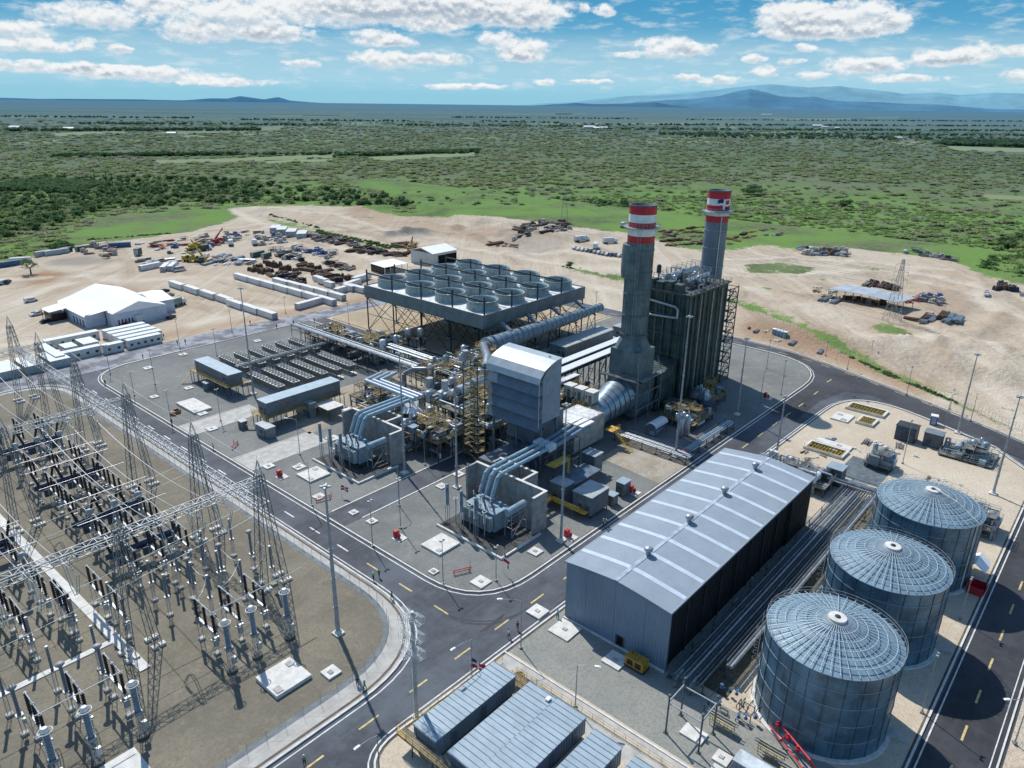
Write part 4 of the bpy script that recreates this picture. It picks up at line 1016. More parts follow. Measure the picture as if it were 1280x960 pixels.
for x in fx:
    for y in fy:
        m=MB(); R=5.35; z0,z1=ZT-.3,ZT+2.7
        m.lathe((x,y,0),[(R+.35,z0),(R,z0+1.0),(R+.05,z1),(R+.18,z1+.02),(R+.18,z1+.2),(R-.1,z1+.2),(R-.15,z0+1.0),(R+.2,z0)],32,True,False)
        for k in range(24):
            a=2*pi*k/24; m.bar((x+(R+.25)*cos(a),y+(R+.25)*sin(a),z0),(x+(R+.12)*cos(a),y+(R+.12)*sin(a),z1),.07)
        fs=m.build('fan_stack',fanm,ac)
        m=MB(); m.lathe((x,y,0),[(.8,z0+.5),(.9,z0+1.3),(.5,z0+1.7)],12); a0=random.random()*pi
        for k in range(5):
            a=a0+2*pi*k/5; p=(x+.7*cos(a),y+.7*sin(a),z0+1.1); w=.75
            q=(x+4.9*cos(a),y+4.9*sin(a),z0+1.1); nx_,ny_=-sin(a)*w,cos(a)*w
            m.poly([(p[0]-nx_*.6,p[1]-ny_*.6,z0+1.25),(p[0]+nx_*.6,p[1]+ny_*.6,z0+.95),(q[0]+nx_,q[1]+ny_,z0+1.0),(q[0]-nx_,q[1]-ny_,z0+1.2)])
        m.build('fan',M('fan_blade',(.50,.51,.46),.5),fs)
        m=MB(); m.lathe((x,y,0),[(R-.2,z0+.25)],24,False,True) if False else m.lathe((x,y,0),[(0.02,z0+.2),(R-.2,z0+.21)],24,False,False); m.build('fan_floor',M('fan_dark',(.06,.07,.07),.8),fs)
m=MB()
for i,x in enumerate((172.2,186,200,214)):
    z=ZT+4.6
    xs2=x+ (0 if i else 0)
    m.bar((xs2,Y0+.4,z),(xs2,Y1-.4,z),.55)
    for y in (Y0+.5,170+8.2,194.2,210.2,Y1-.5): m.bar((xs2,y,ZT-.3),(xs2,y,z+1.2),.5)
m.build('monorail',darksteel,ac)
m=MB(); m.box(X0,X0+6,Y0-3.0,Y0,ZB-.4,ZB-.2); railing(m,[(X0,Y0-3,ZB-.2),(X0+6,Y0-3,ZB-.2)]); 
m.bar((X0,Y0-3,.2),(X0,Y0-3,ZB),.2); m.bar((X0+6,Y0-3,.2),(X0+6,Y0-3,ZB),.2)
for k in range(9):
    z=.3+k*1.5; a,b=((X0,X0+6) if k%2 else (X0+6,X0)); m.bar((a,Y0-1.4-(k%2)*1.2,z),(b,Y0-1.4-(k%2)*1.2,z+1.5),.16); m.bar((a,Y0-1.4-(k%2)*1.2,z+1),(b,Y0-1.4-(k%2)*1.2,z+2.5),.06); m.bar((X0,Y0-3,z),(X0+6,Y0-3,z),.1)
m.build('stair_tower',galvdark,ac)
# big tapering steam duct
dt=thing('steam_duct','huge ribbed steam duct tapering along the front of the condenser deck','duct',(198,157.5,.15))
m=MB(); ax0,ax1=167,231.5; yd=157.0; zc=9.6
seg=24
def rd(t): return 3.1-1.7*t
for k in range(seg):
    a,b=k/seg,(k+1)/seg; m.tube((ax0+(ax1-ax0)*a,yd,zc+(1.7*a)*.55),(ax0+(ax1-ax0)*b,yd,zc+(1.7*b)*.55),rd(a),24,rd(b),caps=(k in(0,seg-1)))
m.build('shell',M('duct_shell',(.20,.27,.33),.45,.2,.5,.2,streak=.4),dt)
m=MB()
for k in range(seg+1):
    a=k/seg; xx=ax0+(ax1-ax0)*a; z=zc+1.7*a*.55
    m.tube((xx-.12,yd,z),(xx+.12,yd,z),rd(a)+.22,24)
m.build('stiffener_ring',M('duct_ring',(.34,.43,.48),.4,.2,1,.15),dt)
m=MB()
for xx in (178,190,202,214,226):
    a=(xx-ax0)/(ax1-ax0); z=zc+1.7*a*.55-rd(a)
    for dy in (-2.2,2.2): m.bar((xx,yd+dy,.15),(xx,yd+dy*.6,z+.6),.3)
    m.bar((xx,yd-2.2,.3),(xx,yd+1.8,z),.16); m.bar((xx,yd+2.2,.3),(xx,yd-1.8,z),.16); m.bar((xx,yd-2.0,z),(xx,yd+2.0,z),.3)
m.build('support',darksteel,dt)
for i,x in enumerate((179,193,207,221)):
    m=MB(); m.path([(x,yd,zc+2.5),(x,yd+2,13.0),(x,161.5,14.2)],.9-.1*i,10); m.build('riser',silverd,dt)
# long grey air duct houses behind the turbine
def gbox(name,label,cat,x0,x1,y0,y1,z0,z1,wall=greybox,roofm=greyroof,legs=True,extra=None,group=None,door=True):
    t=thing(name,label,cat,((x0+x1)/2,(y0+y1)/2,.15),0,group)
    m=MB(); m.box(x0,x1,y0,y1,z0,z1); m.build('body',wall,t)
    m=MB(); m.box(x0-.15,x1+.15,y0-.15,y1+.15,z1,z1+.15); m.build('roof',roofm,t)
    if z0>.8:
        m=MB()
        kx=max(1,int((x1-x0)/4)); ky=max(1,int((y1-y0)/4))
        for i in range(kx+1):
            for j in range(ky+1): m.bar((x0+.2+(x1-x0-.4)*i/kx,y0+.2+(y1-y0-.4)*j/ky,.15),(x0+.2+(x1-x0-.4)*i/kx,y0+.2+(y1-y0-.4)*j/ky,z0),.2)
        m.build('leg',darksteel,t)
    if door:
        m=MB(); h=min(2.2,(z1-z0)*.8); m.box(x0-.05,x0+.01,y0+.5,y0+1.5,z0+.1,z0+h); m.build('door',M('door_grey',(.09,.11,.12),.5),t)
        m=MB(); yy=min(y1-.5,y0+2.2); m.box(x0-.06,x0+.01,yy,min(y1-.2,yy+1.2),z0+h*.5,z0+h*.9) if yy+.4<y1 else m.box(x0+1,x0+1.8,y0-.06,y0,z0+.3,z0+h*.8); m.build('louvre',M('louvre_dark',(.05,.06,.07),.6),t)
    return t
gbox('duct_house','long grey flat roofed enclosure on the ground right of the steam duct','enclosure',198,228,148,155,.15,4.0,greybox,greyroof)
gbox('duct_house','second grey enclosure end beside the big stack, behind the long one','enclosure',232,246,146,151,.15,4.0,greybox,greyroof)
t=thing('pipe_tray','low ochre pipe trays lying in front of the long grey enclosure','pipe tray',(205,143.5,.15)); m=MB()
for k in range(5): m.box(185,222,141.2+k*.9,141.7+k*.9,1.0,1.3)
for k in range(8): m.bar((186+k*5,141,.2),(186+k*5,145.8,1.0),.2)
m.build('tray',ochre,t)
# white roofed pipe racks
for (a,b,c,d,z,lb) in ((160,203,125.7,128.6,11.2,'white covered cable rack running to the big stack, upper one'),(160,203,121.4,124.4,11.0,'white covered cable rack running to the big stack, lower one'),(148,166,118.5,120.6,9.8,'short white covered rack behind the filter house')):
    t=thing('covered_rack',lb,'cable rack',((a+b)/2,(c+d)/2,.15)); m=MB(); m.box(a,b,c,d,z,z+.25); 
    m.build('cover',M('cover_white',(.70,.73,.76),.4,0,1,.06),t)
    m=MB(); m.box(a+.1,b-.1,c+.15,d-.15,z-1.1,z-.01); m.build('cables',darksteel,t); m=MB(); k=int((b-a)/6)
    for i in range(k+1):
        xx=a+.3+(b-a-.6)*i/k
        for y in (c+.3,d-.3): m.bar((xx,y,.15),(xx,y,z-1),.28)
        for zz in (4,7.5): m.bar((xx,c+.3,zz),(xx,d-.3,zz),.2)
        if i<k: m.bar((xx,c+.3,.5),(xx+(b-a-.6)/k,c+.3,z-1),.14)
    m.build('frame',galvdark,t)
# ------------------------------------------------------------------ gas turbine inlet filter house
fh=thing('filter_house','tall grey air filter house on columns with four sloping weather hoods','filter house',(125.5,105.8,.15))
fx0,fx1,fy0,fy1=122.6,129.3,97.6,113.9
m=MB(); m.prof([(fx0,14.8),(fx1,14.8),(fx1,29.2),(fx1-2.2,29.0),(fx0+2.6,28.3),(fx0+1.0,27.3),(fx0,25.8)],'y',fy0,fy1); m.build('body',inletm,fh)
m=MB(); m.prof([(fx0-1.7,24.9),(fx0-1.2,26.3),(fx0+.3,27.8),(fx0+2.4,28.7),(fx1-2.2,29.3),(fx1+.1,29.5),(fx1+.1,29.3),(fx1-2.2,29.1),(fx0+2.5,28.5),(fx0+.5,27.6),(fx0-1.0,26.2),(fx0-1.5,24.9)],'y',fy0-.15,fy1+.15); m.build('roof_hood',M('hood_top',(.34,.40,.45),.45,.1,.4,.1,panel=8),fh)
for k in range(4):
    z=24.9-k*3.0 if k else 24.9
    m=MB(); zt=24.9-k*2.95; zb=zt-2.95
    m.prof([(fx0+.01,zt),(fx0-1.7,zb+.15),(fx0-1.6,zb),(fx0+.01,zb)],'y',fy0,fy1); m.build('hood',inletd if k%2 else M('hood2',(.14,.185,.235),.5,.15,.4,.12,panel=5.4),fh)
m=MB(); m.prof([(fx0,14.8),(fx1,14.8),(fx1-.5,12.5),(fx0+2.5,12.0)],'y',fy0+1,fy1-1); m.build('transition',M('inlet_transition',(.10,.13,.16),.5,0,1,.2),fh)  # transition in a darker tone than the body
m=MB()
for x in (fx0+.5,fx1-.5):
    for y in (fy0+.6,(fy0+fy1)/2,fy1-.6): m.bar((x,y,.15),(x,y,14.8),.5)
for y in (fy0+.6,fy1-.6):
    for z in (5,10): m.bar((fx0+.5,y,z),(fx1-.5,y,z),.3)
    m.bar((fx0+.5,y,.5),(fx1-.5,y,10),.2)
for z in (6,12): m.bar((fx0+.5,fy0+.6,z),(fx0+.5,fy1-.6,z),.3)
m.bar((fx0+.5,fy0+.6,6),(fx0+.5,fy1-.6,12),.18)
m.build('column',M('column_grey',(.16,.19,.21),.5,.1),fh)
m=MB()
for k in range(3): m.tube((125,102.6+k*1.2,3),(125,102.6+k*1.2,13),.42,8)
m.build('duct_pipe',silverd,fh)
m=MB(); m.box(124.5,136,101.5,110,7.5,13.5); m.prof([(129.3,22),(131.6,20.5),(131.6,15),(129.3,14.8)],'y',100,112); m.build('inlet_duct',inletd,fh)
m=MB(); m.cbox((128,100.2,29.2),(.4,.4,.6)); m.bar((fx0-1.5,fy0-.1,14),(fx0-1.5,fy0-.1,26.5),.08); m.build('downpipe',whitem,fh)
gt=thing('gas_turbine','gas turbine and generator enclosures in line between filter house and stack','gas turbine',(138,104,.15))
m=MB(); m.box(112,122,100.5,108,.15,6.5); m.build('generator',M('gen_dark',(.10,.125,.15),.5,0,.6,.2,panel=3),gt)
m=MB(); m.box(123,136,100.8,108.2,.15,7.4); m.build('enclosure',M('gen_dark2',(.08,.10,.12),.5,0,.6,.2,panel=3),gt)
m=MB(); m.box(137,150,98.5,107.5,1.5,8.6); m.build('exhaust_box',M('exh_box',(.36,.37,.36),.5,.1,.8,.2,panel=3),gt)
m=MB(); m.box(137.2,149.8,98.7,107.3,8.6,8.75); m.build('roof',deckm,gt)
m=MB(); railing(m,[(137.3,98.8,8.75),(149.7,98.8,8.75),(149.7,107.2,8.75),(137.3,107.2,8.75),(137.3,98.8,8.75)],st=2); m.build('rail',ochre,gt)
m=MB(); m.tube((150,103,5.6),(153,103,5.9),3.2,24,3.4); m.tube((153,103.4,5.9),(164,104.5,7.2),3.4,28,5.1); m.tube((164,104.5,7.2),(166.5,104.5,7.2),5.1,28); m.build('diffuser',M('cone_clad',(.30,.37,.42),.3,.6,.8,.2),gt)
m=MB()
for k in range(6):
    a=k/5; m.tube((153+11*a-.1,103.4+1.1*a,5.9+1.3*a),(153+11*a+.1,103.4+1.1*a,5.9+1.3*a),3.5+1.7*a,28)
m.build('band',M('cone_band',(.10,.13,.16),.4,.3),gt)
for k in range(3):
    gbox('vent_box','pale roofed vent box in the row of three beside the exhaust, %s'%('far','middle','near')[k] ,'vent box',151.2,153.8,110.4-k*3.6,113.0-k*3.6,9.4,12.5,M('ventbox',(.40,.41,.39),.5,0,1,.15,panel=1.5),concw,group='vent boxes beside the exhaust')
# ------------------------------------------------------------------ bypass stack
def stack(name,label,cx,cy,r,z0,z1,bands,shellm,platz):
    t=thing(name,label,'chimney',(cx,cy,.15))
    m=MB(); m.lathe((cx,cy,0),[(r,z0),(r,bands[-1][0])],40,True,False); m.build('shell',shellm,t)
    for a,b,c in bands:
        m=MB(); m.lathe((cx,cy,0),[(r+.02,a),(r+.02,b)],40,True,False); m.build('painted_band',red if c=='r' else whitem,t)
    m=MB(); m.lathe((cx,cy,0),[(r+.05,z1-.05),(r+.12,z1),(r+.12,z1+.25),(r-.25,z1+.25),(r-.3,z1-6),(.02,z1-6)],40,True,False); m.build('rim',M('stack_inside',(.07,.10,.12),.7),t)
    m=MB(); m.lathe((cx,cy,0),[(r,platz-.15),(r+1.3,platz-.15),(r+1.3,platz),(r,platz)],40,False,False)
    q=30
    for k in range(q):
        a,b=2*pi*k/q,2*pi*(k+1)/q
        for z in (.55,1.1): m.bar((cx+(r+1.25)*cos(a),cy+(r+1.25)*sin(a),platz+z),(cx+(r+1.25)*cos(b),cy+(r+1.25)*sin(b),platz+z),.06)
        m.bar((cx+(r+1.25)*cos(a),cy+(r+1.25)*sin(a),platz),(cx+(r+1.25)*cos(a),cy+(r+1.25)*sin(a),platz+1.1),.06)
        if k%3==0: m.bar((cx+r*cos(a),cy+r*sin(a),platz-1),(cx+(r+1.2)*cos(a),cy+(r+1.2)*sin(a),platz-.15),.08)
    m.build('platform',galv,t)
    return t
S1=(171.5,104.5)
st=stack('bypass_stack','nearer tall stack with red and white bands above a dark ribbed casing',S1[0],S1[1],3.62,23.4,59.7,[(57.6,59.7,'r'),(55.5,57.6,'w'),(54.1,55.5,'r'),(52.0,54.1,'w'),(50.2,52.0,'r')],stackm,54.2)
m=MB()
for k in range(26):
    a=2*pi*k/26; m.bar((S1[0]+3.66*cos(a),S1[1]+3.66*sin(a),23.4),(S1[0]+3.66*cos(a),S1[1]+3.66*sin(a),50.2),.09)
for z in (24.5,30,36,42,48): m.lathe((*S1,0),[(3.66,z),(3.85,z+.02),(3.85,z+.3),(3.66,z+.32)],40,False,False)
m.build('stiffener',M('stiff_green',(.10,.15,.16),.5,.2),st)
m=MB(); m.box(S1[0]-3.6,S1[0]+3.6,S1[1]-2.4,S1[1]+5.2,43,46) if False else m.lathe((S1[0]-.6,S1[1]+.9,0),[(3.6,40.5),(3.75,42),(3.75,47.5),(3.6,49.5)],24,True,True); m.build('cladding_bulge',stackm,st)
m=MB()
for s in (-.35,.35):
    a=radians(205); px_,py_=S1[0]+3.9*cos(a)-s*sin(a),S1[1]+3.9*sin(a)+s*cos(a); m.bar((px_,py_,12),(px_,py_,54),.06)
for k in range(84):
    z=12+k*.5; a=radians(205); m.bar((S1[0]+3.9*cos(a)+.35*sin(a),S1[1]+3.9*sin(a)-.35*cos(a),z),(S1[0]+3.9*cos(a)-.35*sin(a),S1[1]+3.9*sin(a)+.35*cos(a),z),.035)
for k in range(22):
    z=14+k*1.8; a=radians(205); c0=(S1[0]+3.9*cos(a),S1[1]+3.9*sin(a)); pr=None
    for w in (0,45,90,135,180):
        p=(c0[0]-.45*cos(radians(w))*sin(a)+.75*sin(radians(w))*cos(a),c0[1]+.45*cos(radians(w))*cos(a)+.75*sin(radians(w))*sin(a),z)
        if pr: m.bar(pr,p,.035)
        pr=p
m.build('caged_ladder',galv,st)
def octa(c,w,d,k=.3): 
    return [(c[0]-w,c[1]-d*k),(c[0]-w*k,c[1]-d),(c[0]+w*k,c[1]-d),(c[0]+w,c[1]-d*k),(c[0]+w,c[1]+d*k),(c[0]+w*k,c[1]+d),(c[0]-w*k,c[1]+d),(c[0]-w,c[1]+d*k)]
m=MB()
def ring8(a,za,b,zb):
    n=len(a); m.faces([(x,y,za) for x,y in a]+[(x,y,zb) for x,y in b],[(i,(i+1)%n,n+(i+1)%n,n+i) for i in range(n)])
A=[(S1[0]-4.5,S1[1]-4.5),(S1[0]+4.5,S1[1]-4.5),(S1[0]+4.5,S1[1]+4.5),(S1[0]-4.5,S1[1]+4.5)]
m.prism(A,12.5,20.5); m.prism([(S1[0]-4.9,S1[1]-4.7),(S1[0]+5.6,S1[1]-4.7),(S1[0]+5.6,S1[1]+4.7),(S1[0]-4.9,S1[1]+4.7)],1.5,12.3)
c8=[(S1[0]+3.7*cos(pi*(1.125+.25*i)),S1[1]+3.7*sin(pi*(1.125+.25*i))) for i in range(8)]
b8=[(S1[0]+4.5*max(-1,min(1,1.42*cos(pi*(1.125+.25*i)))),S1[1]+4.5*max(-1,min(1,1.42*sin(pi*(1.125+.25*i))))) for i in range(8)]
ring8(b8,20.5,c8,23.6)
m.build('base_casing',stackm,st)
m=MB()
for (x,y) in ((-6.3,-6.3),(6.3,-6.3),(-6.3,6.3),(6.3,6.3),(0,-6.3)):
    m.bar((S1[0]+x,S1[1]+y,.15),(S1[0]+x,S1[1]+y,13.2),.32); m.bar((S1[0]+x,S1[1]+y,13.2),(S1[0]+x*.8,S1[1]+y*.8,18),.22)
for z in (4.5,8.8,13.2):
    m.bar((S1[0]-6.3,S1[1]-6.3,z),(S1[0]+6.3,S1[1]-6.3,z),.28); m.bar((S1[0]-6.3,S1[1]-6.3,z),(S1[0]-6.3,S1[1]+6.3,z),.28)
m.bar((S1[0],S1[1]-6.3,.3),(S1[0]+6.3,S1[1]-6.3,8.8),.16); m.bar((S1[0]-6.3,S1[1]-6.3,8.8),(S1[0],S1[1]-6.3,13.2),.16)
m.box(S1[0]-7.0,S1[0]+7.0,S1[1]-7.3,S1[1]-5.7,13.0,13.2); m.box(S1[0]-7.2,S1[0]-5.7,S1[1]-7.3,S1[1]+6,13.0,13.2); railing(m,[(S1[0]-7.1,S1[1]+6,13.2),(S1[0]-7.1,S1[1]-7.2,13.2),(S1[0]+7,S1[1]-7.2,13.2)])
m.build('support_frame',M('frame_grey',(.20,.235,.24),.5,.1),st)
# ------------------------------------------------------------------ boiler (heat recovery steam generator)
hr=thing('boiler_house','tall dark green ribbed boiler casing between the two stacks','boiler',(200,104.5,.15))
hx0,hx1,hy0,hy1=187.5,211.5,97.0,112.2
m=MB(); m.box(hx0,hx1,hy0,hy1,2.5,33.5); m.build('casing',hrsgm,hr)
m=MB(); m.prof([(177.2,1),(187.5,1),(187.5,14),(177.2,12)],'y',98.5,110.5); m.build('inlet_duct',hrsgm,hr)
m=MB()
for k in range(9): m.bar((hx0+.3+k*2.93,hy0-.35,.15),(hx0+.3+k*2.93,hy0-.35,34.2),.42)
for k in range(7): m.bar((hx0-.35,hy0+k*2.5,.15),(hx0-.35,hy0+k*2.5,33.8),.38)
for z in (3,9,15,21,27,33.3):
    m.bar((hx0-.4,hy0-.4,z),(hx1+.4,hy0-.4,z),.3) if z in (3,33.3) else None; m.bar((hx0-.4,hy0-.4,z),(hx0-.4,hy1+.4,z),.26)
m.build('stiffener_column',M('hr_col',(.095,.135,.125),.5,.2),hr)
m=MB()
for x in (hx0+6,hx0+13.2,hx0+19): m.tube((x,hy0-1.0,4),(x,hy0-1.0,33),.22,8)
m.build('downcomer',M('down_silver',(.30,.34,.33),.4,.4),hr)
m=MB(); m.path([(hx0-1.4,hy1-1,31),(hx0-1.4,hy0+3.2,30.0),(hx0-1.4,hy0+2.4,29.4),(hx0-1.4,hy0+2.4,26.8),(hx0-1.4,hy1-3,26.3)],.35,8); m.build('vent_pipe',silver,hr)
m=MB(); m.box(hx0-.8,hx1+1,hy0-1,hy1+.8,33.6,33.85); m.build('roof_platform',M('roof_grating',(.07,.085,.085),.7),hr)
m=MB(); railing(m,[(hx0-.8,hy1+.8,33.85),(hx0-.8,hy0-1,33.85),(hx1+1,hy0-1,33.85),(hx1+1,hy1+.8,33.85)],st=1.8); m.build('rail',galvdark,hr)
rr_=random.Random(11)
for (y,z,r,l) in ((106.5,36.8,1.15,(192,209)),(101.5,36.0,.85,(193,207)),(110,35.6,.6,(190,204))):
    m=MB(); m.tube((l[0],y,z),(l[1],y,z),r,16); m.lathe((l[0]-.3,y,z-r),[(0.1,0)],6) if False else None; d=m.build('steam_drum',silver,hr)
    m=MB()
    for k in range(6): x=l[0]+.8+k*(l[1]-l[0]-1.6)/5; m.bar((x,y-r-.3,33.85),(x,y-r-.3,z+r+1.6),.14); m.bar((x,y+r+.3,33.85),(x,y+r+.3,z+r+1.6),.14); m.bar((x,y-r-.3,z+r+1.6),(x,y+r+.3,z+r+1.6),.12)
    railing(m,[(l[0],y-r-.3,z+r+.4),(l[1],y-r-.3,z+r+.4)],st=1.8); m.build('drum_frame',galv,d)
for k in range(10):
    x=hx0+1+rr_.random()*21; y=hy0+1+rr_.random()*13; h=1.5+rr_.random()*3.5; r=.25+rr_.random()*.55
    m=MB(); m.lathe((x,y,33.85),[(r*.5,0),(r*.5,h*.3),(r,h*.35),(r,h),(r*.3,h+.2)],12); m.build('silencer',rr_.choice([silver,silverd,galvdark,greensteel]),hr)
for k in range(26):
    x=hx0+.5+rr_.random()*20; y=hy0+.5+rr_.random()*13; z=34.3+rr_.random()*2.6; a=rr_.choice([(1,0),(0,1)]); l=2+rr_.random()*4
    m=MB(); m.path([(x,y,33.9),(x,y,z),(x+a[0]*l,y+a[1]*l,z),(x+a[0]*l,y+a[1]*l,33.9)],.1+rr_.random()*.14,6); m.build('pipe',rr_.choice([silver,silverd,galv,greensteel]),hr)
for k in range(4):
    m=MB(); m.box(hx0+.3,hx0+3.0,hy1-3.3-k*3.0,hy1-1.0-k*3.0,33.9,36.6-.5*(k%2)); m.build('equipment_box',greensteel,hr)
m=MB(); m.bar((192,110,34),(192,110,40),.2); m.lathe((192,110,37.5),[(.7,0),(.7,2.2),(.35,2.6)],12); m.build('silencer',darksteel,hr)
t=thing('stair_tower','open dark green steel stair tower against the boiler end','stair tower',(215.5,100,.15))
m=MB(); ax_,bx_,ay_,by_=212.6,218.5,96.2,103
for x in (ax_,bx_):
    for y in (ay_,by_): m.bar((x,y,.15),(x,y,31.5),.3)
fl=9
for k in range(fl+1):
    z=.5+k*3.4
    m.bar((ax_,ay_,z),(bx_,ay_,z),.24); m.bar((ax_,by_,z),(bx_,by_,z),.2); m.bar((ax_,ay_,z),(ax_,by_,z),.2); m.bar((bx_,ay_,z),(bx_,by_,z),.2)
    if k<fl:
        m.bar((ax_,ay_,z),((ax_+bx_)/2,ay_,z+3.4),.16); m.bar((bx_,ay_,z),((ax_+bx_)/2,ay_,z+3.4),.16); m.bar((bx_,ay_,z),(bx_,by_,z+3.4),.14); m.bar((bx_,by_,z),(bx_,ay_,z+3.4),.14)
m.build('frame',greensteel,t)
m=MB()
for k in range(fl):
    z=.5+k*3.4; y=ay_+1+(k%2)*2.5
    m.box(ax_+.2,ax_+1.3,ay_,by_,z,z+.08); m.box(bx_-1.3,bx_-.2,ay_,by_,z+1.7,z+1.78)
    m.bar((ax_+1,y,z),(bx_-1,y,z+1.7),.3); m.bar((bx_-1,y+1.5,z+1.7),(ax_+1,y+1.5,z+3.4),.3)
    m.bar((ax_+1,y,z+1),(bx_-1,y,z+2.7),.06); railing(m,[(ax_,ay_,z+.05),(bx_,ay_,z+.05)],st=3,r=.04)
m.build('flight',greensteel,t)
S2=(219.8,106.8)
s2=stack('main_stack','farther tall plain grey stack with red and white bands and a flag','x' and S2[0],S2[1],3.5,2,59.6,[(57.4,59.6,'r'),(55.4,57.4,'w'),(53.8,55.4,'r'),(52.2,53.8,'w'),(50.2,52.2,'r')],stackb,53.4)
m=MB()
for z in (24,30,36,42,47.5): m.lathe((*S2,0),[(3.5,z),(3.65,z+.02),(3.65,z+.25),(3.5,z+.27)],40,False,False)
m.build('stiffener',M('ring_grey',(.24,.28,.32),.5),s2)
m=MB(); a=radians(228); p=(S2[0]+3.8*cos(a),S2[1]+3.8*sin(a)); m.tube((*p,20),(*p,52),.14,6); m.build('riser_pipe',M('pipe_beige',(.6,.58,.5),.5),s2)
m=MB()
for k in range(60): z=20+k*.5; a=radians(236); m.bar((S2[0]+3.75*cos(a)+.3*sin(a),S2[1]+3.75*sin(a)-.3*cos(a),z),(S2[0]+3.75*cos(a)-.3*sin(a),S2[1]+3.75*sin(a)+.3*cos(a),z),.04)
for s in (-.3,.3): a=radians(236); m.bar((S2[0]+3.75*cos(a)+s*sin(a),S2[1]+3.75*sin(a)-s*cos(a),20),(S2[0]+3.75*cos(a)+s*sin(a),S2[1]+3.75*sin(a)-s*cos(a),52),.05)
m.build('ladder',galv,s2)
# flag cloth: white cross, blue and red quarters
flagblue=M('flag_blue',(.015,.03,.16),.7,0,3,.1); flagred=M('flag_red',(.55,.02,.06),.7,0,3,.1)
def flagmesh(fn,nu=12,nv=8):
    """fn(u,v)->xyz ; quarters blue/red over red/blue with a white cross"""
    m=MB()
    us=[0,.14,.28,.42,.50-.0,.58,.72,.86,1]; vs=[0,.2,.40,.60,.8,1]
    for i in range(len(us)-1):
        for j in range(len(vs)-1):
            u,v=(us[i]+us[i+1])/2,(vs[j]+vs[j+1])/2
            if abs(u-.5)<.09 or abs(v-.5)<.11: m.cur=0
            else: m.cur=1 if (u<.5)==(v>.5) else 2
            m.faces([fn(us[i],vs[j]),fn(us[i+1],vs[j]),fn(us[i+1],vs[j+1]),fn(us[i],vs[j+1])],[(0,1,2,3)],True)
    return m
def onstack(u,v):
    a=radians(238)+(-.62+u*1.1); w=.15*sin(u*9+v*3)
    return (S2[0]+(3.75+w)*cos(a),S2[1]+(3.75+w)*sin(a),54.2+v*3.0+.25*sin(u*6))
f=flagmesh(onstack).build('flag',[whitem,flagblue,flagred]); tag(f,'national flag hung around the top bands of the farther stack','flag')
# ------------------------------------------------------------------ stair tower and steam turbine block
def stairtower(name,label,x0,x1,y0,y1,h,mat,rail,fl):
    t=thing(name,label,'stair tower',((x0+x1)/2,(y0+y1)/2,.15)); m=MB(); dz=h/fl
    for x in (x0,x1):
        for y in (y0,y1): m.bar((x,y,.15),(x,y,h+1),.24)
    for k in range(fl+1):
        z=.3+k*dz
        for (p,q) in (((x0,y0),(x1,y0)),((x1,y0),(x1,y1)),((x1,y1),(x0,y1)),((x0,y1),(x0,y0))): m.bar((*p,z),(*q,z),.18)
        if k<fl: m.bar((x0,y0,z),(x0,y1,z+dz),.1)
    m.build('frame',mat,t)
    r=MB(); s=MB()
    for k in range(fl):
        z=.3+k*dz
        s.box(x0,x1,y0,y0+1,z,z+.08); s.box(x0,x1,y1-1,y1,z+dz/2,z+dz/2+.08)
        s.bar((x0+.7,y0+1,z),(x0+.7,y1-1,z+dz/2),.3); s.bar((x1-.7,y1-1,z+dz/2),(x1-.7,y0+1,z+dz),.3)
        for zz in (.5,1.0):
            r.bar((x0,y0,z+zz),(x1,y0,z+zz),.07); r.bar((x0,y1,z+dz/2+zz),(x1,y1,z+dz/2+zz),.07); r.bar((x0,y0,z+zz),(x0,y1,z+dz/2+zz),.07); r.bar((x1,y1,z+dz/2+zz),(x1,y0,z+dz+zz),.07)
            r.bar((x0,y0,z+zz),(x0,y0+1.5,z+zz),.07)
    s.build('flight',M('stair_ochre',(.30,.24,.11),.6,0,1,.3),t); r.build('handrail',rail,t); return t
stairtower('stair_tower','tall ochre stair tower beside the filter house',118.6,121.2,114.6,119.4,25,galvdark,M('rail_ochre',(.46,.34,.10),.5,0,1,.3),10)
stairtower('stair_tower','ochre stair tower between the turbine deck and the covered racks',150,153,114,118.2,12,galvdark,M('rail_ochre',(.46,.34,.10)),5)
rb=random.Random(21)
mats_p=[silver,silverd,galv,bluegrey,silver,darksteel,whitem]
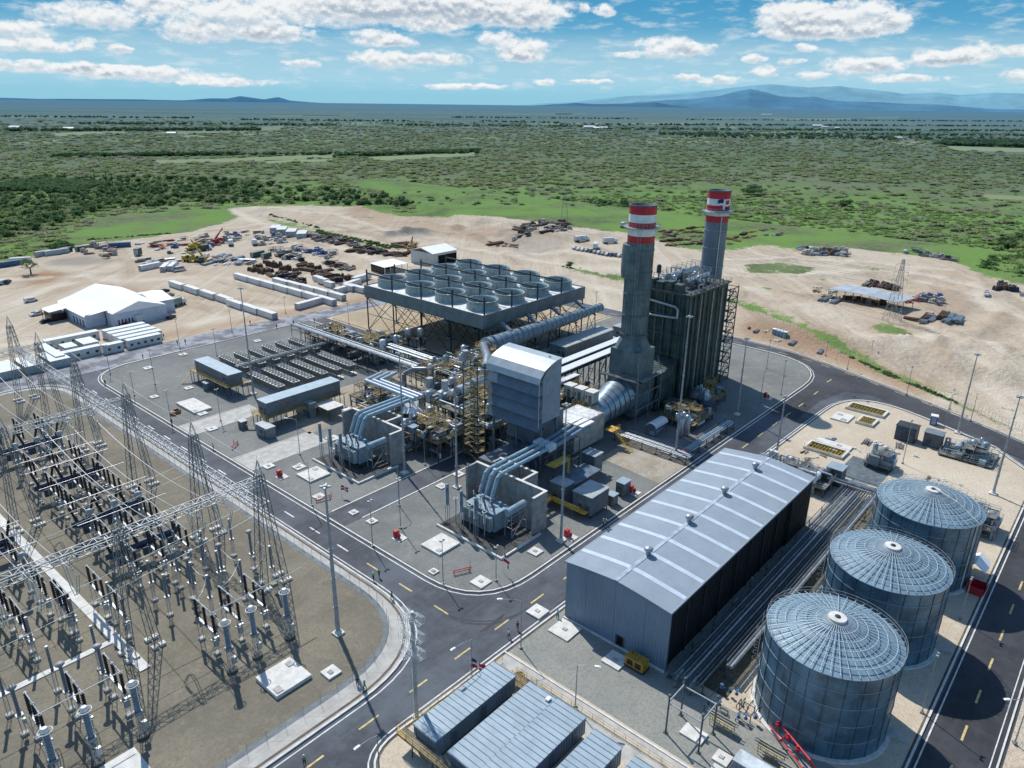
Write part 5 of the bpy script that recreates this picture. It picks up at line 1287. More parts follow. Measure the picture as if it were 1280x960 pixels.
def process_block(name,label,cat,x0,x1,y0,y1,zdeck,n,seed,deck=True,dens=1.0):
    """steel deck on columns with machinery, vessels and pipework"""
    rb=random.Random(seed); t=thing(name,label,cat,((x0+x1)/2,(y0+y1)/2,.15))
    kx=max(1,round((x1-x0)/5)); ky=max(1,round((y1-y0)/5))
    m=MB()
    for i in range(kx+1):
        for j in range(ky+1): m.bar((x0+(x1-x0)*i/kx,y0+(y1-y0)*j/ky,.15),(x0+(x1-x0)*i/kx,y0+(y1-y0)*j/ky,zdeck),.3)
    for z in (zdeck*.5,zdeck-.2):
        for i in range(kx+1): m.bar((x0+(x1-x0)*i/kx,y0,z),(x0+(x1-x0)*i/kx,y1,z),.22)
        for j in range(ky+1): m.bar((x0,y0+(y1-y0)*j/ky,z),(x1,y0+(y1-y0)*j/ky,z),.22)
    for i in range(kx): m.bar((x0+(x1-x0)*i/kx,y0,.3),(x0+(x1-x0)*(i+1)/kx,y0,zdeck*.5),.12)
    m.build('frame',galvdark,t)
    m=MB(); m.box(x0-.4,x1+.4,y0-.4,y1+.4,zdeck,zdeck+.2); m.build('deck',M('deck_grating',(.17,.17,.15),.8,0,.6,.35),t)
    m=MB(); railing(m,[(x0-.3,y0-.3,zdeck+.2),(x1+.3,y0-.3,zdeck+.2),(x1+.3,y1+.3,zdeck+.2),(x0-.3,y1+.3,zdeck+.2),(x0-.3,y0-.3,zdeck+.2)],st=2,r=.055); m.build('handrail',galv if name=='pump_skid' else yellow,t)
    for k in range(n):
        x=x0+rb.random()*(x1-x0); y=y0+rb.random()*(y1-y0); m=MB(); c=rb.random(); z=zdeck+.2 if rb.random()<.75 else .2
        mt=rb.choice(mats_p)
        if c<.18:
            r=.4+rb.random()*.7; h=1.5+rb.random()*2.5; m.lathe((x,y,z),[(r,0),(r,h),(r*.6,h+.3),(.1,h+.4)],12); nm='vessel'
        elif c<.32:
            w=1+rb.random()*1.8; m.cbox((x,y,z),(w,1+rb.random()*1.5,.8+rb.random()*1.6)); nm='cabinet'; mt=rb.choice([greybox,greyroof,bluegrey,deckm])
        elif c<.42:
            m.tube((x-2,y,z+1.2),(x+2,y,z+1.2),.5+rb.random()*.5,12); nm='heat_exchanger'
        else:
            a=rb.choice([(1,0),(0,1)]); l=(3+rb.random()*9)*rb.choice([-1,1]); zz=z+.6+rb.random()*2.2; ex=min(max(x+a[0]*l,x0),x1); ey=min(max(y+a[1]*l,y0),y1)
            r=.07+rb.random()**2*.26; pts=[(x,y,.2 if rb.random()<.5 else z),(x,y,zz),(ex,ey,zz)]
            if rb.random()<.6: pts.append((ex,ey,z))
            m.path(pts,r,8); nm='pipe'
        m.build(nm,mt,t)
    for k in range(int(n*.17)):
        x=x0+rb.random()*(x1-x0-4); y=y0+rb.random()*(y1-y0-3); z=zdeck+1.4+rb.random()*2
        m=MB(); w=2+rb.random()*2.5; d=1.5+rb.random()*1.5; m.box(x,x+w,y,y+d,z-.1,z); m.build('platform_floor',M('deck_grating',(.17,.17,.15)),t); m=MB(); railing(m,[(x,y,z),(x+w,y,z),(x+w,y+d,z),(x,y+d,z),(x,y,z)],st=1.3,r=.07)
        for p in ((x,y),(x+w,y),(x+w,y+d),(x,y+d)): m.bar((*p,zdeck),(*p,z),.1)
        m.build('platform',galv if name=='pump_skid' else rb.choice([yellow,ochre,ochre]),t)
    return t
stt=process_block('steam_turbine_deck','crowded steam turbine deck with yellow railings left of the filter house','turbine deck',123,150,122,141,9.0,185,5)
m=MB(); m.tube((128,131,12),(133,131,12.2),1.7,20); m.tube((133,131,12.2),(141,131,12.4),2.5,22,2.0); m.tube((141,131,12),(145,131,12),1.6,20); m.cbox((137,131,9.2),(14,5,2)); m.build('turbine_casing',silver,stt)
m=MB(); m.path([(139,131,13.5),(139,131,16),(146,137,16),(160,152,13),(168,157,10)],1.3,14); m.build('exhaust_duct',silverd,stt)
for k,(x,y,h) in enumerate(((129,137,4.5),(150,150,5),(128,142,4.2))):
    m=MB(); m.tube((x,y,9.2+h-3),(x,y,9.2+h),.95,16); m.tube((x,y,9.2),(x,y,9.2+h-3),.35,8); m.build('vent_silencer',greyroof,stt)
process_block('process_platform','lower platform with pumps and yellow rails before the turbine deck','process platform',112,122,122,135,5.4,70,8)
process_block('process_platform','pipe filled platform behind the turbine deck under the condenser','process platform',150,167,136,160,8.0,120,13)
process_block('process_platform','narrow pump platform left of the turbine deck near the far cooler rack','process platform',143,152,143,165,5.5,56,17)
process_block('process_platform','pipe rack platform between the stair tower and the covered racks','process platform',124,148,114.5,121.0,7.5,90,23)
process_block('process_platform','small skid platform of pipes beside the grey stack base','process platform',153,166,110,121,6,46,29)
t=thing('tarpaulin','pale crumpled tarpaulin spread over equipment beside the turbine deck','tarpaulin',(121,137,7)); m=MB(); rb=random.Random(2); q=9
pts={(i,j):(115.5+i*1.1,135.5+j*1.1,6.5+2.6*sin(i*.55+.5)*sin(j*.6+.3)+rb.random()*.8) for i in range(q) for j in range(q)}
for i in range(q-1):
    for j in range(q-1): m.poly([pts[i,j],pts[i+1,j],pts[i+1,j+1],pts[i,j+1]])
m.build('sheet',tentm,t)
# silver condensers' twin vessels
for i,(x,y) in enumerate(((161,189),(164,186))):
    t=thing('deaerator_vessel','upright pale vessel on a dark frame beside the condenser leg, %s of two'%('left','right')[i],'vessel',(x,y,.15)); m=MB(); m.lathe((x,y,7),[(.2,0),(1.1,.4),(1.1,3.2),(.9,3.6),(.1,3.7)],16); m.build('vessel',silver,t)
    m=MB()
    for a,b in ((-1,-1),(1,-1),(1,1),(-1,1)): m.bar((x+a*1.1,y+b*1.1,.15),(x+a*1.1,y+b*1.1,8.5),.2)
    for z in (3,6.8): m.box(x-1.5,x+1.5,y-1.5,y+1.5,z,z+.1); railing(m,[(x-1.5,y-1.5,z),(x+1.5,y-1.5,z),(x+1.5,y+1.5,z)],st=1.5)
    m.build('frame',darksteel,t)
# ------------------------------------------------------------------ dry coolers and their rack
for r_,(y0_,y1_,nm) in enumerate(((212.5,229.5,'far row'),(189.5,208.0,'near row'))):
    for k in range(6):
        x=112.8+k*5.35 if r_==0 else 110.6+k*5.25; yy0,yy1=y0_,y1_
        t=thing('dry_cooler','slim dry cooler with a line of small fans, %s, %s from the left'%(nm,ORD[k]),'cooler',(x,(yy0+yy1)/2,.15),0,'dry cooler banks')
        m=MB(); m.prof([(x-.9,1.2),(x+.9,1.2),(x+1.15,3.1),(x-1.15,3.1)],'y',yy0,yy1); m.build('coil',M('coil',(.20,.21,.20),.6,.2,2,.4,rib=.5,ribamt=.5),t)
        m=MB(); m.box(x-1.2,x+1.2,yy0,yy1,3.1,3.2)
        n=11
        for j in range(n):
            for s in (-.55,.55): m.lathe((x+s,yy0+.9+(yy1-yy0-1.8)*j/(n-1),3.2),[(.5,0),(.5,.35),(.42,.35),(.42,.05),(.01,.05)],10,False,False)
        m.build('fan_deck',M('cooler_top',(.50,.51,.49),.5,.2,1,.2),t)
        m=MB()
        for j in range(4):
            for s in (-.8,.8): yq=yy0+.5+(yy1-yy0-1)*j/3; m.bar((x+s,yq,.15),(x+s,yq,1.3),.14)
        m.build('leg',galvdark,t); 
        s_=MB(); s_.box(x-1.7,x+1.7,yy0-.6,yy1+.6,.16,.2); s_.build('plinth',concw,t)
rack('cooler_pipe_rack','pipe rack running between the two rows of dry coolers',108,142,209.0,211.4,5.0,6,[(.3,.3,silverd,.1),(1.0,.2,silver,.1),(1.5,.3,silverd,.1),(2.0,.12,galv,.1)],step=5)
rack('main_pipe_rack','long pipe rack from the far gravel corner to the turbine deck',141.2,145.2,165,231,7.0,10,[(.4,.3,silver,.1),(1.2,.2,silverd,.1),(1.8,.25,silver,.1),(2.5,.2,galv,.1),(3.2,.35,silverd,.1),(3.7,.15,silver,.1)],axis='y',step=5.5)
rack('main_pipe_rack','second pipe rack beside the condenser legs with pale pipes',150,155,163,190,6.0,10,[(.5,.35,silver,.1),(1.4,.25,silverd,.1),(2.4,.4,silver,.1),(3.6,.3,silverd,.1),(4.4,.2,silver,.1)],axis='y',step=5.5)
process_block('process_platform','pump and strainer platform at the far end of the long rack','process platform',146,156,206,230,3.6,50,37)
process_block('process_platform','crowded valve platform halfway along the long rack','process platform',146,160,190,203,5.0,50,41)
m=MB(); m.path([(139,166,.3),(139,166,5.5),(141,164,7),(146,158,7.2),(150,150,7.2)],.75,12); tag(m.build('curved_pipe',silverd),'thick grey curved pipe rising beside the turbine deck','pipe')
# ------------------------------------------------------------------ elevated electrical rooms (left)
def eroom(label,x0,x1,y0,y1,z0,z1,side,sx):
    t=gbox('control_room',label,'electrical room',x0,x1,y0,y1,z0,z1,M('eroom_wall',(.17,.21,.235),.5,.05,.5,.12,rib=.5,ribamt=.2),ehroof,door=True)
    m=MB(); w=1.4
    m.box(x0-w,x0,y0-w,y1+w,z0-.15,z0) ; m.box(x0-w,x1+w,y0-w,y0,z0-.15,z0-.002); m.box(x0,x1+w,y1,y1+w,z0-.15,z0-.001); m.build('walkway',ochre,t)
    m=MB(); railing(m,[(x1+w,y1+w,z0),(x0-w,y1+w,z0),(x0-w,y0-w,z0),(x1+w,y0-w,z0)],st=1.6); m.build('handrail',M('rail_ochre',(.46,.34,.10)),t)
    m=MB()
    for x in np.arange(x0-w+.2,x1+w,3.2):
        for y in (y0-w+.2,y1+w-.2): m.bar((x,y,.15),(x,y,z0-.1),.18)
    for y in np.arange(y0,y1,3.4): m.bar((x0-w+.2,y,.15),(x0-w+.2,y,z0-.1),.18)
    m.build('post',galvdark,t)
    m=MB()
    for k in range(8): m.box(x0-w-.2-.45*k-.4,x0-w-.2-.45*k,y1-.6,y1+.6,z0-.3-.42*k,z0-.24-.42*k)
    m.build('stair',ochre,t); return t
ER=eroom('long raised electrical room on stilts with yellow walkway, reddish mark on its wall',94.5,118.6,170.9,175.4,3.9,7.6,'x',1)
eroom('shorter raised electrical room on ochre stilts at the far gravel',99.5,103.9,200.2,221.2,3.6,6.9,'y',1)
m=MB(); 
for k in range(9): 
    m.box(98.2+k*.65,98.2+k*.65+.4,170.82,170.88,5.7,6.3) 
m.build('wall_mark',M('faded_red',(.35,.13,.13),.6),ER)
for (px,py,w,d,h,lb) in ((333,545,2.6,5.4,3.2,'blue grey twin door cabinet on the gravel beside the pale driveway'),(298+6,535,1.7,2.0,2.2,'small white topped cabinet near the pale driveway'),(260,487,1.8,2.4,2.4,'small cabinet under the shorter raised room')):
    x,y=at(px,py); gbox('switch_cabinet',lb,'cabinet',x-w/2,x+w/2,y-d/2,y+d/2,.16,h,M('cab_blue',(.17,.22,.25),.5,0,.8,.12,panel=1.8),greyroof)
x,y=at(382,518); gbox('flat_panel','grey flat panel enclosure in front of the long raised room','enclosure',x-1,x+1,y-4,y+3.6,.16,4.6,greybox,greyroof)
x,y=at(412,520); gbox('pump_shelter','pale roofed pump shelter at the end of the long raised room','shelter',x-2.6,x+2.6,y-3.4,y+3.4,3.2,3.5,greybox,concw)
process_block('process_platform','tangle of pumps and pipes behind the steam turbine transformer wall','process platform',110,121,146,158,3.2,56,51)
process_block('process_platform','pipe skid between the long raised room and the tarpaulin','process platform',120,131,148,168,3.4,60,53)
gbox('equipment_enclosure','tall pale grey enclosure at the bend of the bus duct','enclosure',112,116.5,141.2,145,.16,5.4,greyroof,greyroof)
# ------------------------------------------------------------------ transformers with fire walls and bus ducts
def trafo(dy,which):
    Y=lambda y:y+dy
    w=thing('fire_wall','concrete blast wall wrapping the %s transformer'%which,'wall',(107,Y(93.5),.15))
    m=MB(); m.box(106.4,107,Y(83.2),Y(103.5),.15,9.0); m.box(102.6,106.4,Y(83.2),Y(83.7),.15,9.0); m.box(103.2,106.4,Y(103),Y(103.5),.15,9.0)
    m.box(107,112,Y(89.9),Y(90.4),.15,8.98); m.box(111.4,112,Y(90.4),Y(100.9),.15,8.98); m.box(109,111.4,Y(100.4),Y(100.9),.15,8.98); m.build('wall',concd,w)
    m=MB()
    m.box(106.35,107.05,Y(83.15),Y(103.55),9.0,9.06); m.box(102.55,106.35,Y(83.15),Y(83.75),9.0,9.06); m.box(107.05,112.05,Y(89.85),Y(90.45),9.0,9.06); m.box(111.35,112.05,Y(90.45),Y(100.95),9.0,9.06); m.build('coping',concw,w)
    t=thing('transformer','%s step up transformer with radiators, bushings and a drum on top'%which,'transformer',(99.5,Y(93),.15))
    m=MB(); m.box(97.2,101.6,Y(89.2),Y(97.2),.9,5.0); m.box(97.0,101.8,Y(89),Y(97.4),5.0,5.25); m.build('tank',bluegrey,t)
    for k in range(8):
        m=MB()
        for j in range(6): yq=Y(89.4)+k*1.0+j*.13; m.box(95.9,97.0,yq,yq+.06,1.4,4.6)
        m.build('radiator',M('radiator',(.30,.38,.42),.4,.1),t)
    m=MB(); m.box(96,103,Y(88.6),Y(97.8),.15,.9); m.build('skid',darksteel,t)
    m=MB(); m.tube((98.2,Y(86.6),6.2),(103.6,Y(86.6),6.2),.85,18); m.build('conservator',bluegrey,t)
    m=MB(); 
    for x in (98.6,103.2):
        m.bar((x,Y(85.6),.3),(x,Y(85.8),5.6),.14); m.bar((x,Y(87.6),.3),(x,Y(87.4),5.6),.14); m.bar((x,Y(85.6),2.6),(x,Y(87.6),2.6),.1)
    m.bar((98.6,Y(85.6),5.4),(103.2,Y(85.6),5.4),.12); m.bar((98.6,Y(85.6),.4),(103.2,Y(85.6),5.2),.1); m.build('frame',galv,t)
    for k in range(3):
        y=Y(90.8+k*2.4); m=MB(); 
        for j in range(7): m.tube((98.6-.12*j,y,5.3+.33*j),(98.6-.12*(j+1),y,5.3+.33*(j+1)),.26,8,.14)
        m.tube((97.8,y,7.6),(97.6,y,8.2),.08,6); m.build('bushing',insul,t)
        m=MB(); m.lathe((100.6,y,5.2),[(.35,0),(.35,.9)],10); m.build('turret',bluegrey,t)
    m=MB(); rb=random.Random(9)
    for k in range(12): x=96.5+rb.random()*5; y=Y(89.5+rb.random()*7.5); m.path([(x,y,5.2),(x,y,5.9+rb.random()),(x+rb.random()*1.5,y+rb.random(),5.9)],.07,5)
    m.build('pipe',galv,t); m=MB(); m.cbox((100.9,Y(97.9),1.2),(1.2,.5,1.6)); m.cbox((96.6,Y(98.2),1.2),(.8,.5,1.4)); m.build('cabinet',whitem,t)
    m=MB(); m.path([(101.5,Y(95.5),6.3),(102.8,Y(96),6.3),(102.8,Y(100),5.6)],.06,5); m.build('fire_pipe',red,t)
    for k in range(3):
        y=Y(91.3+4.2*k); s=thing('bus_support','grey bushing column on a steel frame before the %s transformer, %s'%(which,('right','middle','left')[k]),'bus support',(93.8,y,.15),0,None)
        m=MB()
        for a,b in ((-1,-1),(1,-1),(1,1),(-1,1)): m.bar((93.8+a*.3,y+b*.3,.15),(93.8+a*.3,y+b*.3,4.7),.11)
        for j in range(4): m.bar((93.5,y-.3,.4+j*1.05),(94.1,y+.3,1.4+j*1.05),.06)
        m.build('stand',galv,s); m=MB(); shed(m,(93.8,y),.46,4.9,9.4,12,.3); m.lathe((93.8,y,9.4),[(.4,0),(.45,.3),(.1,.5)],12); m.build('column',M('ct_col',(.26,.31,.35),.4,.1),s)
        s2=thing('surge_arrester','slim arrester with a ring beside the bus column of the %s transformer, %s'%(which,('right','middle','left')[k]),'surge arrester',(95.2,y-1.1,.15),0,None)
        m=MB(); m.bar((95.2,y-1.1,.15),(95.2,y-1.1,3.4),.16); m.build('stand',galv,s2); m=MB(); 
        for j in range(8): m.lathe((95.2,y-1.1,3.4+.36*j),[(.12,0),(.24,.1),(.12,.2),(.12,.36)],10,False,False)
        m.build('insulator',M('ins_blue',(.34,.42,.46),.4),s2); m=MB(); 
        for j in range(12): a,b=2*pi*j/12,2*pi*(j+1)/12; m.tube((95.2+.45*cos(a),y-1.1+.45*sin(a),6.4),(95.2+.45*cos(b),y-1.1+.45*sin(b),6.4),.06,5,caps=False)
        m.build('ring',whitem,s2)
    c=thing('containment_kerb','low white containment wall around the %s transformer'%which,'low wall',(98,Y(92),.15)); m=MB()
    m.box(91.6,104,Y(82.2),Y(82.6),.15,.6); m.box(91.6,92,Y(82.6),Y(101),.15,.6); m.build('kerb',concw,c)
    m=MB(); m.box(92,104,Y(82.6),Y(101),.151,.17); m.build('pit_floor',M('pit_dark',(.06,.065,.065),.8,0,1,.4),c)
for dy,wn in ((0,'gas turbine'),(45.4,'steam turbine')): trafo(dy,wn)
bd=thing('bus_duct','three pale blue bus duct tubes running from transformer to gas turbine','bus duct',(112,95.5,.15))
for k in range(3):
    y=93.4+k*1.75; m=MB(); m.path([(100.9,y,6.0),(102.6,y,9.9),(103.6,y,10.6),(120.5,y,10.8)],.43,12); 
    for xx in (106,109.5,113,116.5): m.tube((xx-.12,y,10.7),(xx+.12,y,10.7),.52,12)
    m.build('tube',busblue,bd); m=MB(); m.box(119.5,122,y-.7,y+.7,10.1,11.6-.0); m.build('end_box',M('endbox',(.52,.60,.64),.4),bd)
    m=MB(); m.tube((122,y,10.4),(137,y+1.2,10.4),.5,12); m.build('tube',M('bus_dark',(.17,.25,.33),.4,.1),bd)
    m=MB(); m.box(134,139,y+.7,y+1.9,10.9,11.2); m.build('end_box',whitem,bd)
m=MB()
for xx in (109,114.5,121,131):
    for y in (92.6,98): m.bar((xx,y,.15),(xx,y,10),.22)
    m.bar((xx,92.6,10),(xx,98,10),.22); m.bar((xx,92.6,.3),(xx,98,5),.12); m.bar((xx,92.6,5),(xx,98,5),.14); m.bar((xx,98,5),(xx,92.6,9.8),.12)
for z in (5,9.8): m.bar((121,92.6,z),(131,92.6,z),.16)
m.build('frame',galvdark,bd)
m=MB(); m.box(118,124,90.0,92.4,7.6,7.75); railing(m,[(118,92.4,7.75),(118,90,7.75),(124,90,7.75),(124,92.4,7.75)],st=1.2); m.bar((123.5,90.2,.15),(123.5,90.2,7.6),.5); m.build('platform',yellow,bd)
bd2=thing('bus_duct','three pale blue bus duct tubes turning along the steam turbine side','bus duct',(112,140,.15))
for k in range(3):
    y=138.6+k*1.75; m=MB(); m.path([(100.9,y,6.0),(102.6,y,9.9),(103.6,y,10.6),(117.5+k,y,10.8)],.5,12); m.build('tube',busblue,bd2)
    m=MB(); x=118.3+k*1.5; m.path([(x,137.5,11.2),(x,158-k*1.5,11.2),(x+7,159.5-k*1.5,11.2)],.5,12); m.build('tube',M('bus_pale',(.45,.53,.60),.35,.1,.8,.1),bd2)
m=MB()
for y in (138,144,150,157):
    for x in (117.2,122.5): m.bar((x,y,.15),(x,y,10.6),.26)
    for z in (5,10.4): m.bar((117.2,y,z),(122.5,y,z),.2)
    m.bar((117.2,y,5),(122.5,y,10.4),.12)
for x in (117.2,122.5): m.bar((x,138,10.3),(x,157,10.3),.2); m.bar((x,138,5),(x,157,5),.16)
m.build('frame',galvdark,bd2)
# houses right of the gas turbine
gbox('auxiliary_house','grey flat roofed enclosure nearest the warehouse, with louvred base','enclosure',115.9,122.4,78.0,83.0,1.0,5.4,M('aux_wall',(.145,.18,.20),.5,0,.6,.15,panel=2.2),greyroof)
gbox('auxiliary_house','pale roofed square enclosure beside the concrete wall','enclosure',116.2,119.6,85.4,89.6,.5,5.2,M('aux_wall',(.145,.18,.20)),greyroof)
gbox('auxiliary_house','low dark blue enclosure roof under the bus duct','enclosure',119.8,130,85.6,90.2,.5,4.2,navy,M('navy_roof',(.10,.15,.20),.5),door=False)
gbox('auxiliary_house','tall narrow enclosure at the corner of the concrete yard','enclosure',132.5,135.9,89.0,92.8,.5,5.4,M('aux_wall',(.145,.18,.20)),greyroof)
gbox('auxiliary_house','small cubic enclosure alone near the kerb','enclosure',129.0,131.8,78.2,80.4,.16,3.4,M('aux_wall',(.145,.18,.20)),ehroof)
gbox('auxiliary_house','tiny cabinet with yellow guards beside the louvred enclosure','enclosure',123.8,125.8,77.6,79.4,.16,2.6,M('aux_wall',(.145,.18,.20)),ehroof)
t=thing('access_stairs','yellow platform and stairs on the near side of the louvred enclosures','stairs',(114.5,84,.15)); m=MB(); m.box(114.2,115.6,78.5,90.5,1.9,2.05); railing(m,[(114.2,90.5,2.05),(114.2,80,2.05),(115.6,80,2.05)],st=1.3); railing(m,[(114.3,89,2.05),(110.5,89,.2)],st=1); railing(m,[(114.3,87.8,2.05),(110.5,87.8,.2)],st=1)
for k in range(8): m.box(113.9-k*.45,114.2-k*.45,87.9,88.9,1.8-k*.22,1.86-k*.22)
m.build('platform',yellow,t)
t=thing('access_stairs','leaning yellow stair beside the exhaust diffuser','stairs',(152,96,.15)); m=MB(); m.box(149,152.5,95,97.6,4.4,4.55); railing(m,[(149,95,4.55),(152.5,95,4.55)],st=1); railing(m,[(151.5,95,4.55),(150.5,89.5,.2)],st=1); railing(m,[(150.2,95,4.55),(149.2,89.5,.2)],st=1)
for k in range(12): m.box(149.6-k*.08,151-k*.08,94.6-k*.45,94.9-k*.45,4.2-k*.35,4.26-k*.35)
m.build('stair',yellow,t)
t=thing('access_stairs','yellow caged stair at the wall of the gas turbine transformer','stairs',(112.5,104,.15)); m=MB()
for s in (0,1.1): railing(m,[(112.3+s,103,6),(110.8+s,108.5,.2)],st=1)
for k in range(14): m.box(112.3-k*.1,113.4-k*.1,103+k*.38,103.3+k*.38,5.8-k*.4,5.86-k*.4)
m.build('stair',yellow,t)
# low pipe rack and pumps near the concrete yard
rack('pipe_bridge','low rack of silver pipes in front of the boiler, beside the white canopy',153.2,157,75.6,97,1.6,4,[(.3,.25,silver,.1),(1.0,.25,silver,.1),(1.7,.2,silverd,.1),(2.4,.25,silver,.1),(3.1,.2,silverd,.1)],axis='y',step=4)
rack('pipe_bridge','blue and silver pipe rack reaching right towards the dark road',158,182,76.6,79.2,1.6,4,[(.2,.2,silver,.1),(.8,.25,busblue,.1),(1.5,.25,silver,.1),(2.1,.2,busblue,.1)],step=4)
t=thing('canopy','small white arched canopy over pumps before the boiler','canopy',(166,91,.15)); m=MB()
n=8; pr=[(89.4+3.2*(1-cos(pi*i/n))/2*1.0, 3.0+1.2*sin(pi*i/n)) for i in range(n+1)]; m.prof(pr+[(y,z-.08) for y,z in pr[::-1]],'x',161.5,168); m.build('roof',whitem,t); m=MB()
for x in (161.8,167.7):
    for y in (89.6,92.4): m.bar((x,y,.15),(x,y,3.1),.15)
m.build('post',galvdark,t); m=MB(); m.cbox((164,91,.3),(3.5,1.4,1.2)); m.tube((162.5,90.4,1.2),(166.5,90.4,1.2),.4,10); m.build('pump',bluegrey,t)
for k,(x,y,h) in enumerate(((167,85,5.2),(168.8,84,5.8))):
    t=thing('blowdown_vessel','upright silver vessel by the tall mast before the boiler, %s'%('left','right')[k],'vessel',(x,y,.15)); m=MB(); m.lathe((x,y,.15),[(.7,.4),(.8,.8),(.8,h),(.5,h+.4),(.05,h+.5)],14); m.build('shell',silver,t); m=MB(); m.path([(x,y,h+.4),(x,y,h+1.2),(x+1.2,y+.4,h+1.2),(x+1.2,y+.4,.2)],.16,8); m.build('pipe',silver,t)
process_block('process_platform','low pump skid with pipes at the foot of the boiler','process platform',172,184,84,94,2.0,36,61)
process_block('process_platform','small valve skid by the boiler corner','process platform',190,200,88,94.5,2.4,26,67)
gbox('auxiliary_house','dark cabinet in the boiler shadow','enclosure',186,190,86,89,.16,3.0,navy,navy)
gbox('auxiliary_house','dark teal tank box at the boiler foot','enclosure',178,183,94.5,97,.16,3.6,greensteel,greensteel)
# ------------------------------------------------------------------ masts and lamps
def mast(bx,by,ty,label,r=.32,H=None):
    X,Y,Z=hgt(bx,by,ty); Z=H or Z
    t=thing('light_mast',label,'mast',(X,Y,.15)); m=MB(); n=5
    for k in range(n):
        a,b=k/n,(k+1)/n; m.tube((X,Y,.15+Z*a),(X,Y,.15+Z*b),r*(1-.62*a),10,r*(1-.62*b)-.02); m.tube((X,Y,Z*b-.1),(X,Y,Z*b+.12),r*(1-.62*b)+.08,10)
    m.build('pole',M('mast_grey',(.34,.37,.39),.5,.2,1,.15),t); m=MB(); m.cbox((X,Y,.15),(1.6,1.6,.35)); m.lathe((X,Y,.5),[(r*1.6,0),(r*1.2,.5)],10); m.build('base',concw,t)
    m=MB(); m.lathe((X,Y,Z),[(.5,0),(.55,.2),(.3,.5)],10); 
    for k in range(4): a=pi/4+k*pi/2; m.cbox((X+.6*cos(a),Y+.6*sin(a),Z+.1),(.5,.35,.25),a)
    m.bar((X,Y,Z+.4),(X,Y,Z+2),.04); m.build('lamp_head',galv,t)
for a in ((423,793,610,'tall floodlight mast inside the switchyard kerb at the bend',.42),(571,610,468,'tall mast on the side street between the two transformers'),(506,592,443,'tall mast beside the steam turbine transformer wall'),
  (317,493,362,'tall mast among the dry coolers'),(844,572,398,'tall mast before the boiler near the red hydrant'),(701,677,508,'tall mast behind the gas turbine transformer wall'),(921,519,425,'tall mast on the gravel right of the boiler'),
  (970,571,498,'tall mast at the edge of the open plot behind the warehouse'),(1197,542,445,'tall mast on the verge of the ring road, left of its twin'),(1241,618,498,'tall mast in the plot beyond the farthest tank')):
    mast(*a[:4],r=a[4] if len(a)>4 else .32)
def lamp(bx,by,ty,label,ang=None,arm=2.2,H=None):
    X,Y,Z=hgt(bx,by,ty); Z=H or max(3,Z); t=local('street_lamp',label,'street lamp',(X,Y,.14),ang or 0)
    m=MB(); m.tube((0,0,0),(0,0,Z),.10,8,.06); m.cbox((0,0,0),(.5,.5,.3)); m.build('pole',M('lamp_pole',(.30,.33,.35),.5,.2,1,.1),t)
    if arm:
        m=MB(); m.path([(0,0,Z),(arm*.5,0,Z+.35),(arm,0,Z+.45)],.05,6); m.build('arm',galv,t); m=MB(); m.prof([(arm-.1,Z+.38),(arm+.75,Z+.42),(arm+.8,Z+.52),(arm+.5,Z+.6),(arm-.1,Z+.55)],'y',-.16,.16); m.build('lamp_head',whitem,t)
    else:
        m=MB(); m.cbox((0,0,Z-.1),(.9,.2,.12)); m.cbox((.4,0,Z-.05),(.3,.35,.3)); m.cbox((-.4,0,Z-.05),(.3,.35,.3)); m.build('lamp_head',galv,t)
    return t
W=pi
